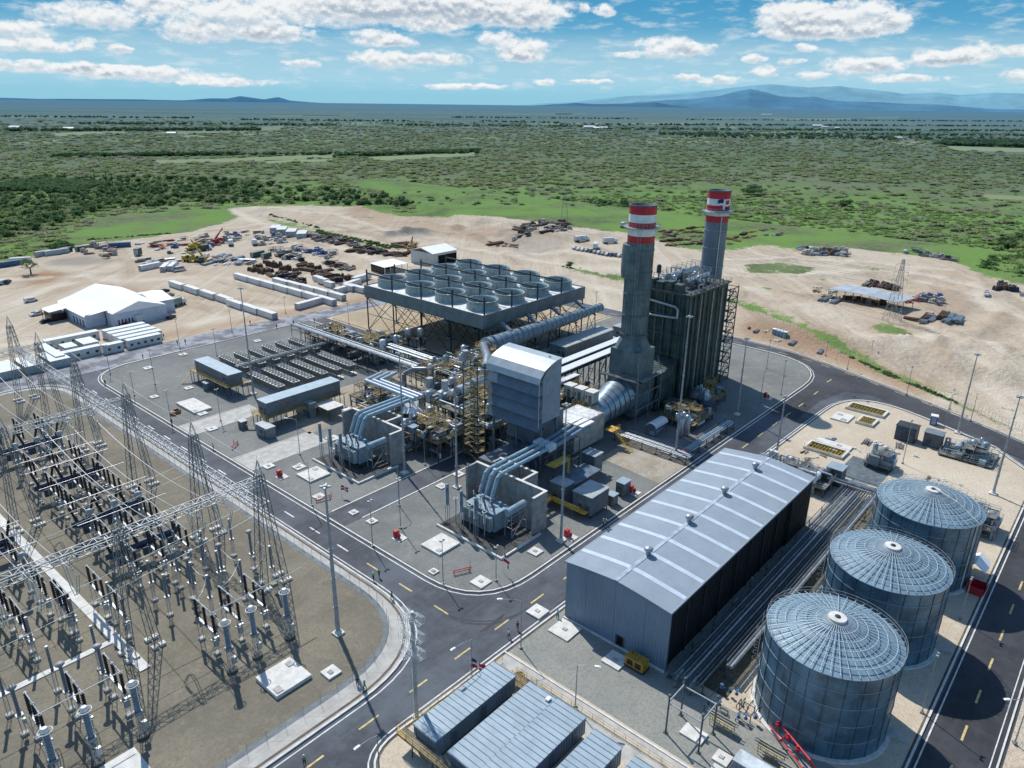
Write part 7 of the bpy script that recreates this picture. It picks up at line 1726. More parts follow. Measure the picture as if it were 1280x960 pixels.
# office boxes left
def wbox(x0,x1,y0,y1,h,label,n=3,mat=corr):
    t=thing('office_cabin',label,'office cabin',((x0+x1)/2,(y0+y1)/2,.05)); m=MB(); m.box(x0,x1,y0,y1,.05,h); m.build('body',mat,t); m=MB(); m.box(x0-.1,x1+.1,y0-.1,y1+.1,h,h+.12); m.build('roof',M('cabin_roof',(.62,.66,.66),.5,0,1,.1),t)
    m=MB()
    for k in range(n): xx=x0+(x1-x0)*(k+.5)/n; m.box(xx-.5,xx+.5,y0-.04,y0,1.0,1.9) if (x1-x0)>(y1-y0) else m.box(x0-.04,x0,y0+(y1-y0)*(k+.5)/n-.5,y0+(y1-y0)*(k+.5)/n+.5,1.0,1.9)
    m.build('window',glass,t)
wbox(74.5,77.3,268.5,287,3.0,'white office cabin block turning the corner by the wet road',4); wbox(77.5,89.5,270.3,273.1,3.0,'white office cabin facing the wet road, left part',4); wbox(90.0,96.5,268.8,271.6,3.0,'white office cabin facing the wet road, right part',2)
wbox(98,110,268.5,271.2,3.1,'long white cabin at the end of the row, front',5)
for k in range(4): wbox(97,112,272.4+k*4.6,275.3+k*4.6,3.2,'long white roofed cabin in the parallel rows, %s from the front'%ORD[k],5)
wbox(80,84,276,282,3.0,'pale green roofed cabin inside the cabin yard, left',2,M('cabin_pale',(.45,.50,.50))); wbox(86,91,276,284,3.0,'pale green roofed cabin inside the cabin yard, right',2,M('cabin_pale',(.45,.50,.50)))
wbox(78,96,289,292,3.0,'long white cabin closing the back of the cabin yard',5)
for k in range(4): 
    x,y=at(14,466); x=x-9+k*7.4; wbox(x-3,x+3,y-6,y+6,2.6,'pale cabin at the left edge beyond the switchyard, %s from the left'%ORD[k],2,M('cabin_pale',(.45,.50,.50)))
# sheds
t=thing('storage_shed','white roofed storage hall with an open dark end behind the condenser','shed',(280,300,0)); x0,y0=at(521,330); 
m=MB(); x0,x1,y0,y1=270,288,294,312; m.prof([(y0,0),(y0,7.0),((y0+y1)/2,9),(y1,7.0),(y1,0),(y1-.2,0),(y1-.2,6.9),((y0+y1)/2,8.8),(y0+.2,6.9),(y0+.2,0)],'x',x0,x1); m.box(x0,x0+.2,y0+.2,y1-.2,0,7); m.build('hall',M('shed_white',(.62,.62,.60),.5,0,.5,.08,rib=.8,ribamt=.15),t); m=MB(); m.prof([(y0-.5,6.9),((y0+y1)/2,9.1),(y1+.5,6.9),(y1+.5,7.1),((y0+y1)/2,9.4),(y0-.5,7.1)],'x',x0-.5,x1+.5); m.build('roof',tentm,t)
m=MB(); m.box(x0+4,x1,y0-.1,y0,0,5.6); m.build('opening',M('black_void',(.01,.01,.01)),t)
t=thing('storage_shed','open pale roofed shelter at the left of the white hall','shed',(245,301,0)); m=MB(); m.prof([(296,4.0),(308,4.6),(308,4.8),(296,4.2)],'x',238,254); m.build('roof',tentm,t); m=MB(); m.box(238.2,253.8,307,307.3,0,4.3); m.box(238.2,238.5,297,307,0,3.8); m.build('wall',blackm,t); m=MB()
for k in range(5): m.bar((238.5+k*3.8,296.3,0),(238.5+k*3.8,296.3,4.2),.3)
m.build('post',whitem,t)
P0=at(1040,371,3.6) if False else None
t=local('open_shed','long open shed with pale tin roof on the sand, red machines at its right end','shed',(343,90,terr(343,90)),radians(-12)); 
m=MB(); m.prof([(-16,4.2),(-1,4.6),(16,3.8),(16,3.95),(-1,4.75),(-16,4.35)],'x',-7.5,7.5); m.build('roof',M('tin_roof',(.45,.49,.52),.45,.2,.3,.15),t); m=MB()
for k in range(9):
    for x in (-7,7): m.bar((x,-15.5+k*3.9,0),(x,-15.5+k*3.9,4.0),.25)
m.build('post',timber,t); m=MB()
for k in range(14): m.cbox((rp.uniform(-5,5),rp.uniform(-14,14),0),(rp.uniform(1,3),rp.uniform(1,3),rp.uniform(.6,2)),rp.random())
m.build('stored_goods',rust,t)
x,y=at(1135,385); 
for k in range(3): put('redm',x+k*2.2-3,y+rp.uniform(-2,2),rp.random(),'red machine parts at the right end of the open shed','red machine parts',1.2)
# ------------------------------------------------------------------ tent hall
t=thing('event_tent','large white marquee of two crossing gabled halls on the sand','tent',(118,325,0))
def gable(m,x0,x1,y0,y1,e,r,ax,open_=False):
    if ax=='y':
        xc=(x0+x1)/2; m.faces([(x0,y0,e),(xc,y0,r),(x1,y0,e),(x0,y1,e),(xc,y1,r),(x1,y1,e)],[(0,1,4,3),(1,2,5,4),(0,3,4,1)][:2]); m.poly([(x0,y0,e),(x1,y0,e),(xc,y0,r)]); m.poly([(x0,y1,e),(xc,y1,r),(x1,y1,e)])
    else:
        yc=(y0+y1)/2; m.faces([(x0,y0,e),(x0,yc,r),(x0,y1,e),(x1,y0,e),(x1,yc,r),(x1,y1,e)],[(0,3,4,1),(1,4,5,2)]); m.poly([(x0,y0,e),(x0,yc,r),(x0,y1,e)]); m.poly([(x1,y0,e),(x1,y1,e),(x1,yc,r)])
m=MB(); gable(m,105.3,126.5,299,342,5.6,9.0,'y'); gable(m,99,107,306,330,5.2,7.2,'x') if False else None
m.build('roof',tentm,t); m=MB(); m.poly([(97.5,306.5,4.6),(97.5,330,4.6),(106,332,6.2),(106,304.5,6.2)]); m.poly([(105.3,332,5.6),(105.3,342,5.6),(100,342,4.2),(98,333,4.2)]); m.build('side_roof',tentm,t)
m=MB(); gable(m,125,133.5,307,328,5.2,7.2,'x'); m.build('wing_roof',tentm,t)
m=MB(); m.box(105.5,126.3,299.05,299.2,0,5.6); m.box(126.2,126.35,299.3,342,0,5.6); m.box(105.5,126.3,341.7,341.9,0,5.6); m.box(105.4,105.55,299.3,306,0,5.6); m.box(98,98.1,307,330,0,4.5); m.box(98,105.3,306.6,306.7,0,5.2); m.box(126.4,133.3,307.1,307.3,0,5.1); m.box(133.2,133.4,307.3,328,0,5.1); m.build('side_wall',M('tent_wall',(.50,.56,.66),.6,0,.4,.08),t)
m=MB()
for k in range(6): m.box(107+k*1.3,107.5+k*1.3,298.95,299.04,.1,2.9)
for k in range(4): m.box(97.88,97.98,309+k*3.2,310+k*3.2,.1,2.6)
m.build('opening',M('blue_dark',(.03,.05,.12),.6),t)
t=thing('small_canopy','small white canopy and dark lean-to on the left of the marquee','canopy',(94,330,0)); m=MB(); m.poly([(91,324,4.4),(91,333,4.4),(98,335,4.8),(98,325,4.8)]); m.build('roof',tentm,t); m=MB()
for p in ((91,324),(91,333),(98,335),(98,325)): m.bar((*p,0),(*p,4.5),.2)
m.box(92,97.5,326,334,0,3.0); m.build('post',blackm,t)
# ------------------------------------------------------------------ vehicles
veh={}
def car(px,py,rz,label,col,group=None,kind='car'):
    X,Y=at(px,py); z=max(terr(X,Y),0); key=(kind,col.name)
    if key not in veh:
        t=local({'car':'parked_car','van':'van','pickup':'pickup_truck'}[kind],label,kind,(X,Y,z),rz); m=MB()
        L_,w=(4.5,1.8) if kind=='car' else (5.3,2.0); 
        m.prof([(-L_/2,.35),(L_/2,.35),(L_/2,.8),(L_/2-.15,.95),(-L_/2+.1,1.0),(-L_/2,.8)],'y',-w/2,w/2)
        if kind=='van': m.prof([(-L_/2,1.0),(L_/2-.6,.95),(L_/2-1.3,1.95),(-L_/2+.15,2.0)],'y',-w/2+.05,w/2-.05)
        elif kind=='pickup': m.prof([(-.6,.98),(1.6,.96),(1.0,1.7),(-.3,1.72)],'y',-w/2+.08,w/2-.08)
        else: m.prof([(-L_/2+.5,.98),(L_/2-1.0,.96),(L_/2-1.8,1.45),(-L_/2+1.1,1.48)],'y',-w/2+.1,w/2-.1)
        m.build('body',col,t)
        m=MB(); q=(1.0,.5) if kind!='van' else (1.25,.45); 
        m.box(-L_/2+1.1,L_/2-1.6,-w/2+.02,-w/2+.06 if kind=='van' else -w/2+.09,1.05,1.4) ; m.box(-L_/2+1.1,L_/2-1.6,w/2-.09,w/2-.02,1.05,1.4); m.prof([(L_/2-.95,1.0),(L_/2-1.7,1.5),(L_/2-1.75,1.5),(L_/2-1.0,1.0)],'y',-w/2+.2,w/2-.2) if kind=='car' else m.prof([(L_/2-.58,1.0),(L_/2-1.25,1.9),(L_/2-1.3,1.9),(L_/2-.62,1.0)],'y',-w/2+.2,w/2-.2); m.build('window',glass,t)
        for x in (-L_/2+.85,L_/2-.85):
            for s in (-1,1): m=MB(); m.tube((x,s*(w/2-.2),.34),(x,s*(w/2+.01),.34),.34,10); m.build('wheel',tyre,t)
        veh[key]=t
    else: t=dup(veh[key],(X,Y,z),rz,label)
    if group: t['group']=group
    elif 'group' in t: del t['group']
    return t
cw=M('car_white',(.7,.7,.7),.25,0,5,.02); cs=M('car_silver',(.35,.36,.38),.25,.5,5,.02); cb=M('car_blue',(.03,.05,.14),.25,.2,5,.02); ck=M('car_black',(.02,.02,.025),.2,0,5,.02); cr=M('car_red',(.3,.02,.02),.3,0,5,.02)
for k in range(13):
    x=718+k*5.1; y=320+k*.85; cc=[cw,cw,cw,cs,cb,cs,cw,cs,cw,cb,cb,cw,cs][k]
    car(x,y,.15,'%s car in the parked line below the white lorries, %s from the left'%({'car_white':'white','car_silver':'silver','car_blue':'dark blue'}[cc.name],ORD[k]),cc,'cars parked in the line below the lorries')
def lorry(px,py,rz,label,box=M('lorry_white',(.62,.64,.66),.4,0,1,.08),L_=8.5,cab=whitem,cat='lorry',name='box_lorry'):
    X,Y=at(px,py); z=max(terr(X,Y),0); t=local(name,label,cat,(X,Y,z),rz); m=MB(); m.box(-L_/2,L_/2-2.2,-1.25,1.25,1.0,3.6); m.build('cargo_box',box,t); m=MB(); m.prof([(L_/2-2.0,.5),(L_/2,.5),(L_/2,1.6),(L_/2-.5,2.7),(L_/2-2.0,2.8)],'y',-1.15,1.15); c_=m.build('cab',cab,t)
    m=MB(); m.prof([(L_/2+.01,1.7),(L_/2-.46,2.6),(L_/2-.5,2.6),(L_/2-.03,1.7)],'y',-1,1); m.build('windscreen',glass,c_); m=MB(); m.box(-L_/2,L_/2-2,-1,1,.6,1.0); m.build('chassis',darksteel,t)
    for x in (-L_/2+1,-L_/2+2.1,L_/2-1.2):
        for s in (-1,1): m=MB(); m.tube((x,s*.9,.5),(x,s*1.22,.5),.5,12); m.build('wheel',tyre,t)
    return t
lorry(762,311,-.5,'white lorry with its cab to the right, behind the parked cars',L_=9.5); lorry(744,318,.55,'white box trailer touching the parked cars',L_=10); lorry(727,308,-.3,'white coach parked left of the lorries',M('coach_white',(.6,.64,.62),.4),11); lorry(779,290+0,.2,'pale lorry alone by the scrub edge, left of the near stack',L_=8)
lorry(180,402,.35,'white lorry with its box beside the marquee front',L_=8.5); lorry(126,400,-.9,'dark green lorry backed against the marquee',M('lorry_dark',(.05,.07,.06)),7,M('lorry_dark',(.05,.07,.06))); lorry(222,382,.3,'flat grey lorry behind the marquee right end',M('lorry_grey',(.25,.3,.28)),8)
lorry(254,328,.9,'dark blue lorry at the foot of the yellow crane',navy,8,navy); lorry(318,306,1.2,'white lorry in the storage rows beside the crane',L_=7); lorry(258,313,.2,'small dark truck with a white cab in the storage rows',M('lorry_dark',(.05,.07,.06)),7); lorry(289,307,1.0,'white flat lorry behind the red crane',L_=7)
for a in ((39,377,.1,'dark windowed white van on the open sand left of the marquee',cw,'van'),(46,394,.2,'white pickup with a load left of the marquee',cw,'pickup'),(3,355,.4,'white van at the left edge under the lone tree',cw,'van'),(10,354,.9,'dark car beside the white van at the left edge',ck,'car'),
   (206,365,.2,'dark car behind the marquee',ck,'car'),(212,370,.3,'silver car behind the marquee',cs,'car'),(154,408,.3,'orange brown pickup before the marquee',cr,'pickup'),(214,398,.5,'dark car at the right corner of the marquee',ck,'car'),(164,408,.2,'silver pickup before the marquee',cs,'pickup'),(58,403,.3,'small cart beside the white pickup',ck,'car'),
   (1230,380,.2,'white pickup at the right edge of the sand',cw,'pickup'),(1268,372,.2,'blue pickup at the far right edge',cb,'pickup'),(1275,378,.2,'silver car at the far right edge',cs,'car'),(1130,322,.1,'white car on the far right sand edge',cw,'car'),(1150,325,.1,'dark car on the far right sand edge',ck,'car'),(660,310-8,.1,'dark pickup by the scrap field',ck,'pickup')):
    car(*a[:5],kind=a[5])
def crane(px,py,rz,col,label,blen,bang,tall=False):
    X,Y=at(px,py); t=local('mobile_crane',label,'crane',(X,Y,max(0,terr(X,Y))),rz); m=MB(); m.box(-5,5,-1.4,1.4,1.0,1.9); m.box(3,5,-1.3,1.3,1.9,3.2); m.build('carrier',col,t)
    for x in (-4,-2.6,1.5,3.6):
        for s in (-1,1): m=MB(); m.tube((x,s*1.1,.6),(x,s*1.45,.6),.6,12); m.build('wheel',tyre,t)
    m=MB(); m.box(-3.4,.8,-1.3,1.3,2.0,3.3); m.build('upper_body',col,t); m=MB(); m.box(.9,2.2,.2,1.3,2.0,3.6); m.build('cab',glass,t)
    m=MB(); e=(-2+blen*cos(bang),0,3.2+blen*sin(bang)); m.tube((-2,0,3.2),(-2+blen*.5*cos(bang),0,3.2+blen*.5*sin(bang)),.6,6); m.tube((-2+blen*.5*cos(bang),0,3.2+blen*.5*sin(bang)),e,.42,6); b=m.build('boom',col,t); m=MB(); m.bar(e,(e[0],0,e[2]-5),.08); m.cbox((e[0],0,e[2]-5.8),(.5,.5,.8)); m.build('hook',darksteel,b); return t
crane(272,305,.4,M('crane_red',(.42,.04,.03),.45),'red mobile crane with raised brown boom in the storage rows',10,.6)
crane(252,328,1.75,M('crane_yellow',(.50,.36,.04),.45),'yellow mobile crane leaning its boom over the storage rows',12,.8); crane(240,327,2.2,M('crane_yellow',(.50,.36,.04),.45),'small yellow crane beside the tall yellow one',6,.5); crane(243,312,.3,M('crane_yellow',(.50,.36,.04),.45),'yellow crane half hidden in the storage rows',10,.2)
crane(515,312,.5,ochre,'old yellow excavator like machine in the heap before the white hall',6,.8)
# ------------------------------------------------------------------ pylons on the plain
def pylon(px,py,ty,label):
    X,Y,Z=hgt(px,py,ty); t=local('transmission_pylon',label,'pylon',(X,Y,terr(X,Y)),HDG); m=MB(); b=Z*.09
    lv=[0,.2,.38,.54,.68,.8,.9,1]; w=lambda f:b*(1-f)**1.15+.35
    def c(f,i,j): return ((i*2-1)*w(f),(j*2-1)*w(f),f*Z)
    for a,d in zip(lv[:-1],lv[1:]):
        for i in (0,1):
            for j in (0,1): m.bar(c(a,i,j),c(d,i,j),.13)
        for i in (0,1): m.bar(c(a,i,0),c(d,i,1),.08); m.bar(c(a,i,1),c(d,i,0),.08); m.bar(c(a,0,i),c(d,1,i),.08); m.bar(c(a,1,i),c(d,0,i),.08)
        m.bar(c(d,0,0),c(d,1,0),.07); m.bar(c(d,0,1),c(d,1,1),.07)
    m.build('tower',M('pylon_grey',(.28,.30,.31),.5,.2),t); m=MB()
    for f in (.66,.78,.9):
        for s in (-1,1): m.bar((0,s*w(f),f*Z),(0,s*(w(f)+Z*.09),f*Z+.3),.12); m.bar((0,s*w(f),f*Z+1.2),(0,s*(w(f)+Z*.09),f*Z+.3),.1); m.bar((0,s*(w(f)+Z*.085),f*Z+.3),(0,s*(w(f)+Z*.085),f*Z-1.6),.1)
    m.build('crossarm',M('pylon_grey',(.28,.30,.31)),t); return (X,Y,Z)
pa=pylon(705,284,237,'tall lattice pylon behind the scrap field'); pb=pylon(1112,432-20,336,'lattice pylon in front of the open shed')
for k,(q,s) in enumerate(((.7,-1),(.7,1),(.82,-1),(.82,1),(.93,-1),(.93,1))):
    ox,oy=-sin(HDG)*s*pa[2]*.11,cos(HDG)*s*pa[2]*.11; m=MB(); m.path(sag((pa[0]+ox,pa[1]+oy,pa[2]*q),(pb[0]+ox,pb[1]+oy,pb[2]*q),7,18),.05,3); o=m.build('power_line',M('line_grey',(.35,.37,.38),.5)); tag(o,'thin overhead line between the two pylons, %s of six'%ORD[k],'power line','power lines between the pylons')
# perimeter fence along the embankment
t=tag(MB().build('x',galv) if False else (lambda m:(m.__class__,m.build('perimeter_fence',M('fence_grey',(.40,.40,.37),.6)))[1])((lambda m:[ [m.bar((P[0],P[1],terr(*P)),(P[0],P[1],terr(*P)+2.2),.07) for P in [at(905+(1290-905)*k/90,385+(545-385)*k/90*1.0) for k in range(91)]], m][1])(MB())),'long line of slim fence posts along the embankment','fence')
# ------------------------------------------------------------------ foliage
def leafmat(name,c1,c2):
    m,nt,b=newmat(name); b.inputs['Roughness'].default_value=.8; b.inputs['Specular IOR Level'].default_value=.15
    oi=N(nt,'ShaderNodeObjectInfo'); g=N(nt,'ShaderNodeNewGeometry')
    n=noise(nt,g.outputs['Position'],.012,4,.6); n2=noise(nt,g.outputs['Position'],1.2,2,.7)
    f=math_(nt,'ADD',math_(nt,'MULTIPLY',oi.outputs['Random'],.5),math_(nt,'MULTIPLY',n,.6),clamp=True)
    c=mixc(nt,f,c1,c2); c=mixc(nt,math_(nt,'MULTIPLY',smooth(nt,n2,.4,.7),.4),c,tuple(k*.5 for k in c1))
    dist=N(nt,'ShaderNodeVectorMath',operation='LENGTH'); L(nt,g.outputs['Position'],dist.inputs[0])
    hz=math_(nt,'SUBTRACT',1,math_(nt,'POWER',2.718,math_(nt,'MULTIPLY',dist.outputs['Value'],-1/6500)))  # distance haze, mixed into the leaf colour below
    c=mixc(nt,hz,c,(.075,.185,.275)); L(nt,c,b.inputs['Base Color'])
    tr=N(nt,'ShaderNodeBsdfTranslucent'); L(nt,c,tr.inputs['Color']); mx=N(nt,'ShaderNodeMixShader'); mx.inputs[0].default_value=.45; L(nt,b.outputs[0],mx.inputs[1]); L(nt,tr.outputs[0],mx.inputs[2]); L(nt,mx.outputs[0],nt.nodes['Material Output'].inputs['Surface']); return m
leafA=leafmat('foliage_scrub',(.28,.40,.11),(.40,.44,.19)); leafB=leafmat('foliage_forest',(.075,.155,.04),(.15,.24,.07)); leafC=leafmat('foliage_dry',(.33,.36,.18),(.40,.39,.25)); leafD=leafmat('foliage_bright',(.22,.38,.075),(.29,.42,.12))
def crown(m,c,R,H,n,rnd,ls=.32,core=True):
    """clump of many small leaf faces spread through an uneven volume"""
    lob=[(rnd.uniform(-.5,.5)*R,rnd.uniform(-.5,.5)*R,rnd.uniform(.3,.85)*H,rnd.uniform(.4,.7)) for _ in range(6)]
    for k in range(n):
        lx,ly,lz,lr=rnd.choice(lob); a=rnd.uniform(0,2*pi); ph=math.acos(rnd.uniform(-.55,1)); rr=lr*rnd.uniform(.6,1.05)
        x=c[0]+lx+rr*R*sin(ph)*cos(a); y=c[1]+ly+rr*R*sin(ph)*sin(a); z=c[2]+max(.05*H,lz+rr*H*.5*cos(ph))
        s=ls*R*rnd.uniform(.5,1.1); t1=rnd.uniform(0,2*pi); u=(cos(t1),sin(t1),rnd.uniform(-.5,.5)); v=(-sin(t1)*.6,cos(t1)*.6,rnd.uniform(-.2,.8))
        m.poly([(x-u[0]*s*.5,y-u[1]*s*.5,z-u[2]*s*.5),(x+v[0]*s*.5,y+v[1]*s*.5,z+v[2]*s*.5),(x+u[0]*s*.5,y+u[1]*s*.5,z+u[2]*s*.5),(x-v[0]*s*.4,y-v[1]*s*.4,z-v[2]*s*.4)])
    if core:
        for lx,ly,lz,lr in lob: m.lathe((c[0]+lx,c[1]+ly,c[2]+max(0,lz-H*lr*.4)),[(.05,0),(lr*R*.55,H*lr*.25),(lr*R*.5,H*lr*.5),(.05,H*lr*.75)],6)
def scatter(name,pts,scales,variants,kind_label,cat):
    """one vegetation mass: points instanced with a few clump shapes"""
    c=bpy.data.collections.new(name+'_shapes')
    for v in variants: c.objects.link(v)
    me=bpy.data.meshes.new(name); me.from_pydata(pts,[],[]); at_=me.attributes.new('sc','FLOAT','POINT'); at_.data.foreach_set('value',scales)
    o=bpy.data.objects.new(name,me); COL.objects.link(o); tag(o,kind_label,cat,None,'stuff')
    ng=bpy.data.node_groups.new(name,'GeometryNodeTree'); ng.interface.new_socket('Geometry',in_out='INPUT',socket_type='NodeSocketGeometry'); ng.interface.new_socket('Geometry',in_out='OUTPUT',socket_type='NodeSocketGeometry')
    gi=ng.nodes.new('NodeGroupInput'); go=ng.nodes.new('NodeGroupOutput'); ip=ng.nodes.new('GeometryNodeInstanceOnPoints'); ci=ng.nodes.new('GeometryNodeCollectionInfo'); ci.inputs['Collection'].default_value=c; ci.inputs['Separate Children'].default_value=True; ci.inputs['Reset Children'].default_value=True
    rv=ng.nodes.new('FunctionNodeRandomValue'); rv.data_type='FLOAT_VECTOR'; rv.inputs[1].default_value=(0,0,6.283); na=ng.nodes.new('GeometryNodeInputNamedAttribute'); na.data_type='FLOAT'; na.inputs['Name'].default_value='sc'
    ng.links.new(gi.outputs[0],ip.inputs['Points']); ng.links.new(ci.outputs[0],ip.inputs['Instance']); ip.inputs['Pick Instance'].default_value=True; ng.links.new(rv.outputs[0],ip.inputs['Rotation']); ng.links.new(na.outputs[0],ip.inputs['Scale']); ng.links.new(ip.outputs[0],go.inputs[0])
    md=o.modifiers.new('GN','NODES'); md.node_group=ng; return o
def variant(name,mat,R,H,n,seed,ls=.38):
    m=MB(); crown(m,(0,0,0),R,H,n,random.Random(seed),ls); me=bpy.data.meshes.new(name); me.from_pydata(m.v,[],m.f); me.materials.append(mat); me.update(); return bpy.data.objects.new(name,me)
VA=[variant('scrub_bush',leafA,1.35,.48,100,i) for i in range(4)]+[variant('scrub_bush',leafC,1.3,.45,80,20+i) for i in range(3)]
VB=[variant('forest_tree',leafB,1.0,1.25,120,40+i) for i in range(4)]+[variant('forest_tree',leafA,1.0,1.1,100,60+i) for i in range(2)]
VD=[variant('low_bush',leafD,1.3,.38,70,80+i) for i in range(3)]
# density from pixels so that far bushes thin out: polar sampling around the camera
def cols(n,rmin,rmax,a0=-.72,a1=.72,pw=1.0): 
    r=np.sqrt(rng.rand(n)*(rmax**2-rmin**2)+rmin**2) if pw==1 else rmin*(rmax/rmin)**rng.rand(n)
    a=HDG+a0+(a1-a0)*rng.rand(n); return r*np.cos(a),r*np.sin(a),r
def sandat(x,y):
    i=np.clip(((x-xs[0])/step).round().astype(int),0,nx-1); j=np.clip(((y-ys[0])/step).round().astype(int),0,ny-1)
    s=sand[i,j].copy(); out=(x<xs[0])|(x>xs[-1])|(y<ys[0])|(y>ys[-1]); s[out]=0; return s
def vnoise(x,y,s,seed):
    r_=np.random.RandomState(seed); g_=r_.rand(64,64); u=(x/s)%64; v=(y/s)%64; i=u.astype(int); j=v.astype(int); fu=u-i; fv=v-j; fu=fu*fu*(3-2*fu); fv=fv*fv*(3-2*fv); i2=(i+1)%64; j2=(j+1)%64
    return g_[i,j]*(1-fu)*(1-fv)+g_[i2,j]*fu*(1-fv)+g_[i,j2]*(1-fu)*fv+g_[i2,j2]*fu*fv
meadow=pxp([(60,312),(130,270),(250,260),(300,266),(290,280),(200,290),(110,312)])
def inm(P,x,y): return inpoly(P,x,y)
x,y,r=cols(80000,300,3600,pw=0)
s=sandat(x,y); k=(s<.06)&~inm(meadow,x,y)
den=.12+.62*vnoise(x,y,60,1)+.5*(vnoise(x,y,18,2)-.5)
bright=inm(pxp([(480,272),(560,248),(700,236),(1000,226),(1290,232),(1290,372),(1180,332),(1000,318),(860,318),(740,290)]),x,y)
fade=np.clip((3500-r)/1500,0,1); den=den*fade
for P_ in FIELDS[:8]: k&=~inm(pxp(P_),x,y)
k&=(rng.rand(len(x))<np.where(bright,den*.28,den))
X1,Y1,R1=x[k],y[k],r[k]
sc=(1.1+2.3*rng.rand(len(X1))**2)*(1+.0007*R1)
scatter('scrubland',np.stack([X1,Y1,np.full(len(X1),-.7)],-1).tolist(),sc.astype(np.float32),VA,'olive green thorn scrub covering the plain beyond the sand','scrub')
# dense forest belt, left and right edges of the sand
fo=pxp([(-80,300),(0,300),(60,285),(125,264),(240,255),(330,254),(480,258),(520,262),(700,262),(800,268),(800,255),(640,246),(470,243),(300,226),(120,220),(-80,226)]); fo2=pxp([(1215,350),(1235,330),(1255,300),(1290,290),(1400,300),(1400,380),(1280,362)])
x,y,r=cols(26000,330,1100,pw=0); ia=inm(fo,x,y); dn=vnoise(x,y,45,5); lf=np.array([1.0 if topix(a,b,0)[0]<330 else .45 for a,b in zip(x,y)]); k=((ia&(rng.rand(len(x))<(.35+.65*dn)*lf))|inm(fo2,x,y))&(sandat(x,y)<.1)&~inm(meadow,x,y)
X1,Y1=x[k],y[k]; scatter('woodland',np.stack([X1,Y1,np.full(len(X1),-.8)],-1).tolist(),(2.2+3.0*rng.rand(len(X1))).astype(np.float32),VB,'dense dark green woodland along the edge of the sand','woodland')
x,y,r=cols(14000,330,760,pw=1); k=bright if False else inm(pxp([(480,272),(560,252),(700,245),(1000,240),(1290,250),(1290,372),(1180,332),(1000,318),(860,318),(740,290)]),x,y); k&=(sandat(x,y)<.1)&(rng.rand(len(x))<.2+.8*vnoise(x,y,22,8))
X1,Y1=x[k],y[k]; scatter('low_shrubs',np.stack([X1,Y1,np.full(len(X1),-.6)],-1).tolist(),(1.0+1.8*rng.rand(len(X1))).astype(np.float32),VD,'bright low shrubs in the grassy belt behind the power plant','shrubs')
# distant hedgerows and tree lines
pts=[]; scl=[]
def treeline(p0,p1,n,wid,s0,s1):
    a,b=at(*p0),at(*p1)
    for k in range(n):
        u=rng.rand(); w=(rng.rand()-.5)*wid; pts.append((a[0]*(1-u)+b[0]*u+w*cos(HDG),a[1]*(1-u)+b[1]*u+w*sin(HDG),-.8)); scl.append(s0+(s1-s0)*rng.rand())
treeline((70,196),(300,193),300,25,3,6); treeline((420,196),(600,189),260,25,3,6); treeline((600,191),(300,194),160,20,3,5); treeline((0,164),(330,163),260,50,5,9); treeline((1170,181),(1290,184),200,60,5,10); treeline((1200,178),(1290,179),200,60,5,9); treeline((850,170),(1280,176),260,200,4,8); treeline((905,380),(1195,503),240,3,.6,1.3); [treeline((x0_,y0_),(x1_,y0_+2),int((x1_-x0_)*.5),70,4,8) for (x0_,x1_,y0_) in ((0,240,146),(300,520,150),(560,800,147),(860,1280,150),(90,420,155),(500,760,157),(700,1280,156),(740,1280,162),(820,1280,168),(600,700,152))]; treeline((0,235),(110,238),500,60,3,6); treeline((30,228),(130,233),200,40,3,5)
treeline((1080,372),(1120,368),40,4,1.2,2.2); treeline((1085,420),(1140,428),120,16,1.4,2.6); treeline((1090,415),(1115,412),60,10,1.4,2.4); treeline((395,290),(500,312),140,8,1.0,2.0); treeline((335,268),(400,285),60,5,.8,1.6); treeline((1258,455),(1285,440),60,8,1.2,2.2); treeline((900,385),(1000,420),50,2,.5,1.0); treeline((1100,465),(1200,505),60,2,.5,1.1); treeline((700,333),(730,337),12,2,.7,1.3)
treeline((70,308),(85,312),30,12,2,3.5); treeline((110,300),(215,292),60,3,.8,1.6)
scatter('tree_lines',pts,np.array(scl,np.float32),VB[:4],'rows of dark trees and hedges crossing the plain','tree lines')
def tree(px,py,R,H,label,name='tree',mat=leafB,trunk=True,n=420,ls=.22):
    X,Y=at(px,py); rnd=random.Random(int(px*7+py)); z0=max(terr(X,Y),-.6) if abs(X)<560 and abs(Y)<700 else -.6
    t=thing(name,label,'tree' if trunk else 'bush',(X,Y,z0)); 
    if trunk:
        m=MB(); m.tube((X,Y,z0),(X+.1,Y,z0+H*.45),R*.09,8,R*.06)
        for k in range(5): a=2*pi*k/5+rnd.random(); m.tube((X+.1,Y,z0+H*.38),(X+R*.55*cos(a),Y+R*.55*sin(a),z0+H*(.6+.1*rnd.random())),R*.045,6,R*.02)
        m.build('trunk',bark,t)
    m=MB(); crown(m,(X,Y,z0+(H*.28 if trunk else 0)),R,H*(.72 if trunk else 1),n,rnd,ls,core=not trunk); m.build('crown',mat,t)
tree(39,343,4.6,8.2,'lone round green tree on a patch of red soil','tree',leafB); tree(133,323,2.4,3.2,'pale small tree beside the storage rows','bush',leafC,False); tree(711,335,2.6,3.0,'flat dark bush beside the sand track behind the condenser','bush',leafB,False)
tree(943,243,17,9,'large dark round clump in the bright belt behind the farther stack','bush',leafB,False,900,.14); tree(1057,258,9,7,'smaller dark clump on the grass behind the far stack','bush',leafB,False,500,.18); tree(278,236,9,8,'dark tree clump standing above the woodland','bush',leafB,False,500,.18)
